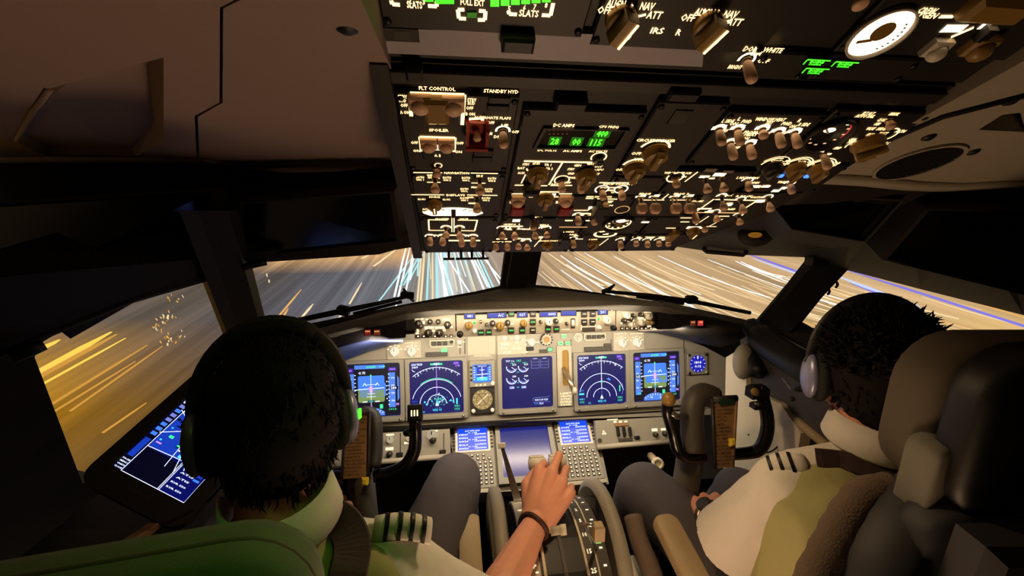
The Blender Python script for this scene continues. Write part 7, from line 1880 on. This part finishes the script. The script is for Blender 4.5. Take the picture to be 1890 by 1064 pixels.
# epaulettes: a stiff strap over the shoulder seam, black bands round it
def epaulette(t, a, b, w, bands, up):
    """strap from a (neck side) to b (shoulder point), arched a little"""
    d = b - a; x = d.normalized(); sd = (V(up).cross(x)).normalized(); n = x.cross(sd).normalized()
    def slab(u0, u1, k, th, m, nm, par):
        mb = MB(); L = []
        for i in range(7):
            u = u0 + (u1 - u0) * i / 6; c = a + d * u + n * (.010 * math.sin(PI * u))
            row = [c + sd * (w * k * s_ / 2) - n * (.016 * s_ * s_) for s_ in (-1, -.6, -.2, .2, .6, 1)]
            L.append([p + n * th for p in row] + [p - n * .002 for p in reversed(row)])
        mb.loft(L, m, smooth=True); return mb.build(nm, par)
    ep = slab(0, 1, 1, .003, 'cloth_white', 'epaulette', t)
    for u in bands: slab(u, u + .075, 1.01, .0048, 'black', 'stripe', ep)
    return ep
epaulette(cap_, at(690, 966, .588) , at(798, 968, .607), .038, (.18, .40, .61, .82), (0, -.35, 1))
headset(Hc, Rc, 'grey headset with a small green light worn by the captain', ('charcoal', 'scr_cup', 'green_digit') if 'scr_cup' in MATS else ('charcoal', mat('cup_silver', (150, 154, 190), .35, metal=.4), 'green_digit'), Hc - V((0, 0, .08)), -1)

# ---- first officer
Hf = V((.526, -.745, 1.150)); Rf = head_frame(math.radians(-24), math.radians(-3), 0); nf = V((.528, -.760, 1.035))
fsL, fsR = V((.385, -.745, .940)), V((.67, -.745, .940))
feL, fwL = at(1345, 1002, .90), at(1308, 945, 1.00)
feR, fwR = V((.74, -.72, .735)), V((.62, -.56, .72))
fo = thing('person', 'first officer with curly dark hair, white shirt with three stripe epaulette, hands in his lap', 'person', (.52, -.72, .3), 'pilots')
fhL, fhR, fkL, fkR = V((.44, -.70, .60)), V((.60, -.70, .60)), at(1190, 905, 1.17), V((.555, -.40, .665))
fb, nails = body(fo, Hf, Rf, nf, (fsL, fsR), (feL, feR), (fwL, fwR), (fhL, fhR), (fkL, fkR),
    [(fwL, at(1312, 922, 1.09) - fwL, V((-1, .2, 0)), [(.5, .6, .4, 0)] * 4), (fwR, V((-.9, .3, .05)), V((.2, 1, 0)), [(.3, .6, .4, 0)] * 4)], V((.53, -.76, .80)))
mb = MB()
for p, r in nails[:4]: mb.ell(p, (r * .7, r * .8, r * .35), 'nail', None, 10, 6)
mb.build('fingernail', fo)
hair(fo, Hf, Rf, 21, 1)
eyes = MB()
for s in (-1, 1): eyes.ell(Hf + Rf @ V((s * .031, .083, .008)), (.011, .011, .011), 'eye_white', Rf, 12, 8)
eyes.build('eye', fo)
trousers(fo, (fhL, fhR), (fkL, fkR))
tf_ = V((.53, -.762, .815))
sh_f = shirt(fo, tf_, nf, (fsL, fsR), (feL, feR), cuts=(.88, .8))
ve_f = vest(fo, tf_ + V((-.004, -.012, .004)), 'cloth_vest', 1.02, 0, 3.2, nf, (fsL, fsR))
collar(sh_f, nf + V((0, -.002, .008)), head_frame(math.radians(-10), math.radians(4), 0), .068, .072, .042, 'cloth_white')
epaulette(fo, at(1486, 848, .77), at(1404, 858, .80), .048, (.28, .52, .76), (.1, -.35, 1))
headset(Hf, Rf, 'grey headset worn by the first officer', ('charcoal', 'cup_silver'), Hf - V((0, 0, .08)), -1)
mb = MB(); d = (fwL - feL).normalized(); c = fwL - d * .012; a1 = d.cross(V((0, 0, 1))).normalized(); a2 = d.cross(a1)
mb.tube([c + (a1 * math.cos(q) * .030 + a2 * math.sin(q) * .030) for q in [2 * PI * i / 24 for i in range(25)]], .0065, 'steel', seg=8, caps=False); w_ = mb.build('wrist_watch', fo, label='steel wrist watch')
mb = MB(); nn = (CAM - c).normalized(); nn = (nn - d * nn.dot(d)).normalized(); mb.lathe(c + nn * .028, nn, [(.017, 0), (.017, .008), (.013, .009), (0, .009)], 'charcoal', 18); mb.build('watch_case', w_)

# ---------------------------------------------------------------- seats
def cushion(mb, F, w, h, d, m, r=.03, z0=0, puff=.2):
    P = rrect(w, h, r, 6); L = []
    for z, k in ((0, .9), (.12, .985), (.3, 1), (.7, 1), (.88, .985), (1, .9)):
        L.append([F.P(x * k, y * k, z0 + z * d) for x, y in P])
    return mb.loft(L, m, smooth=True)
t = thing('pilot_seat', 'captain seat, green lit fabric backrest in front of the camera', 'seat', (-.5, -.95, .2), 'pilot seats')
p0, p1, p2 = at(95, 1004, .49), at(470, 962, .50), at(600, 972, .52)
Bk = Fr(V((-.565, -1.025, .925)), (1, .10, .03), (0, .10, 1))
mb = MB(); cushion(mb, Bk, .44, .45, .085, 'seat_cloth', .07); mb.build('backrest', t)
mb = MB(); P = [Bk.P(x, y, .045) for x, y in rrect(.436, .446, .07, 6)]; mb.tube(P + P[:1], .004, 'seat_pad', seg=6); mb.build('piping', t)
mb = MB(); mb.box(Bk, 0, -.03, .36, .40, -.02, .01, 'seat_shell', .01); mb.build('back_shell', t)
mb = MB(); cushion(mb, Fr((-.47, -.76, .40), (1, 0, 0), (0, 1, .05)), .46, .46, .09, 'seat_cloth', .06); mb.build('seat_cushion', t)
mb = MB(); mb.cbox((-.47, -.78, .24), (.30, .34, .44), 'charcoal', None, .01); mb.build('pedestal_base', t)
mb = MB(); cushion(mb, Fr(at(868, 1030, .97), (1, 0, 0), (0, 1, .1)), .05, .20, .03, 'armrest', .015); mb.build('armrest', t)
mb = MB(); 
t2 = thing('pilot_seat', 'first officer seat with big headrest, dark shell and sheepskin cover', 'seat', (.53, -.9, .2), 'pilot seats')
HR = Fr(V((.560, -.945, 1.150)), (1, -.12, 0), (0, -.06, 1))
mb = MB(); cushion(mb, Fr(HR.P(0, 0, 0), -HR.u, HR.v), .285, .235, .085, 'seat_pad', .075); mb.build('headrest', t2)
mb = MB(); cushion(mb, Fr(HR.P(.0, .005, .0), HR.u, HR.v), .285, .25, .06, 'black', .07); mb.build('headrest_shell', t2)
mb = MB(); cushion(mb, Fr(at(1682, 866, .62), HR.u, HR.v), .040, .130, .05, 'bolster_grey', .019); mb.build('side_bolster', t2)
Bf = Fr(V((.565, -.985, .80)), (1, -.12, 0), (0, -.10, 1))
mb = MB(); mb.box(Bf, .02, 0, .38, .52, -.0, .05, 'seat_shell', .015); mb.build('back_shell', t2)
mb = MB(); cushion(mb, Fr(Bf.P(.01, 0, -.0), -Bf.u, Bf.v), .40, .52, .07, 'seat_shell', .06); mb.build('backrest', t2)
mb = MB(); pth = spline([at(1650, 905, .66), at(1600, 915, .66), at(1565, 955, .65), at(1535, 1010, .64), at(1500, 1080, .63), at(1470, 1160, .63)], 5)
mb.tube(pth, [(.026 + .0012 * math.sin(i * 2.1)) for i in range(len(pth))], 'sheepskin', seg=14); mb.build('sheepskin_edge', t2)
mb = MB(); cushion(mb, Fr((.53, -.70, .40), (1, 0, 0), (0, 1, .05)), .46, .46, .09, 'sheepskin', .06); mb.build('seat_cushion', t2)
mb = MB(); pth = spline([at(1168, 955, 1.04), at(1180, 1000, 1.0), at(1200, 1050, .96), at(1220, 1110, .92)], 5); mb.tube(pth, .022, 'sheepskin', seg=12); mb.build('cushion_edge', t2)
a0, a1 = at(1228, 966, .98), at(1290, 1085, .88)
Af = Fr((a0 + a1) / 2, (1, 0, 0), a0 - a1)
mb = MB(); cushion(mb, Af, .054, (a0 - a1).length + .03, .036, 'armrest', .02, -.018); mb.build('armrest', t2)
mb = MB(); mb.cbox((.53, -.72, .24), (.30, .34, .44), 'charcoal', None, .01); mb.build('pedestal_base', t2)
mb = MB(); mb.cbox(at(1150, 1058, 1.02), (.09, .08, .03), 'cream_paint', None, .008); mb.build('seat_rail_cover', t2)
mb = MB(); pth = spline([at(1745, 900, .62), at(1690, 940, .62), at(1650, 990, .61), at(1615, 1060, .60), at(1590, 1150, .60)], 5)
mb.tube(pth, .050, 'seat_shell', seg=14, flat=.6); mb.build('side_shell', t2)
# harness straps
objs = [sh_c, ve_c]
def strap(name, pts_, width, objs, label, dist):
    bpy.context.view_layer.update(); P = []
    for x, y, off in spline([V(p) for p in pts_], 5):
        h = surf(x, y, objs); P.append((h[1] + (CAM - h[1]).normalized() * off) if h else at(x, y, dist))
    L = []
    for i, p in enumerate(P):
        tg = (P[min(i + 1, len(P) - 1)] - P[max(i - 1, 0)]).normalized(); nn = (CAM - p).normalized(); sd = tg.cross(nn).normalized(); nn = sd.cross(tg)
        L.append([p - sd * width / 2 - nn * .004, p + sd * width / 2 - nn * .004, p + sd * width / 2 * .9 + nn * .005, p - sd * width / 2 * .9 + nn * .005])
    mb = MB(); mb.loft(L, 'strap', smooth=False); return tag(mb.build(name), label, 'strap', 'shoulder straps')
strap('shoulder_strap', [(566, 946, .008), (610, 952, .010), (640, 975, .012), (650, 1015, .014), (640, 1070, .016)], .046, objs, 'dark brown shoulder strap over the right shoulder of the captain', .58)
strap('shoulder_strap', [(1506, 846, .008), (1560, 852, .010), (1620, 868, .012), (1680, 890, .014)], .034, [sh_f, ve_f], 'dark brown shoulder strap across the back of the first officer', .72)
# ---------------------------------------------------------------- lamps of the cockpit, and one added fill
def area(name, loc, aim, sx, sy, power, col, spread=180):
    l = bpy.data.lights.new(name, 'AREA'); l.shape = 'RECTANGLE'; l.size = sx; l.size_y = sy; l.energy = power; l.color = srgb(*col); l.spread = math.radians(spread)
    o = bpy.data.objects.new(name, l); COL.objects.link(o); o.location = V(loc)
    o.rotation_euler = (V(aim) - V(loc)).to_track_quat('-Z', 'Y').to_euler()
    return o
# flood strip under the glareshield, lighting the panel
area('panel_flood', (0, -.225, 1.085), (0, .0, .86), .95, .02, 4.4, (255, 234, 204))
area('mode_panel_flood', (.0, -.275, 1.168), (0, -.23, 1.12), .6, .01, .5, (255, 234, 204))
# pedestal flood in the overhead
area('pedestal_flood', (.02, -.60, 1.37), (.05, -.5, .6), .06, .06, 2.0, (255, 214, 160))
# added warm fill aimed up at overhead and pilots, not a cockpit lamp
area('upward_fill', (.02, -1.02, .56), (.0, -.9, 1.4), .2, .2, 2.3, (255, 206, 160))
area('slat_light_glow', OHP.P(-.17, .47, .02), (-.44, -.95, 1.0), .08, .03, .045, (90, 255, 50), 80)
sc.view_settings.view_transform = 'Standard'; sc.view_settings.look = 'None'; sc.view_settings.gamma = 1; sc.view_settings.exposure = 0
sc.view_settings.use_curve_mapping = False
sc.cycles.use_denoising = True
sc.cycles.max_bounces = 6
sc.cycles.caustics_reflective = False; sc.cycles.caustics_refractive = False
sc.cycles.sample_clamp_indirect = 3
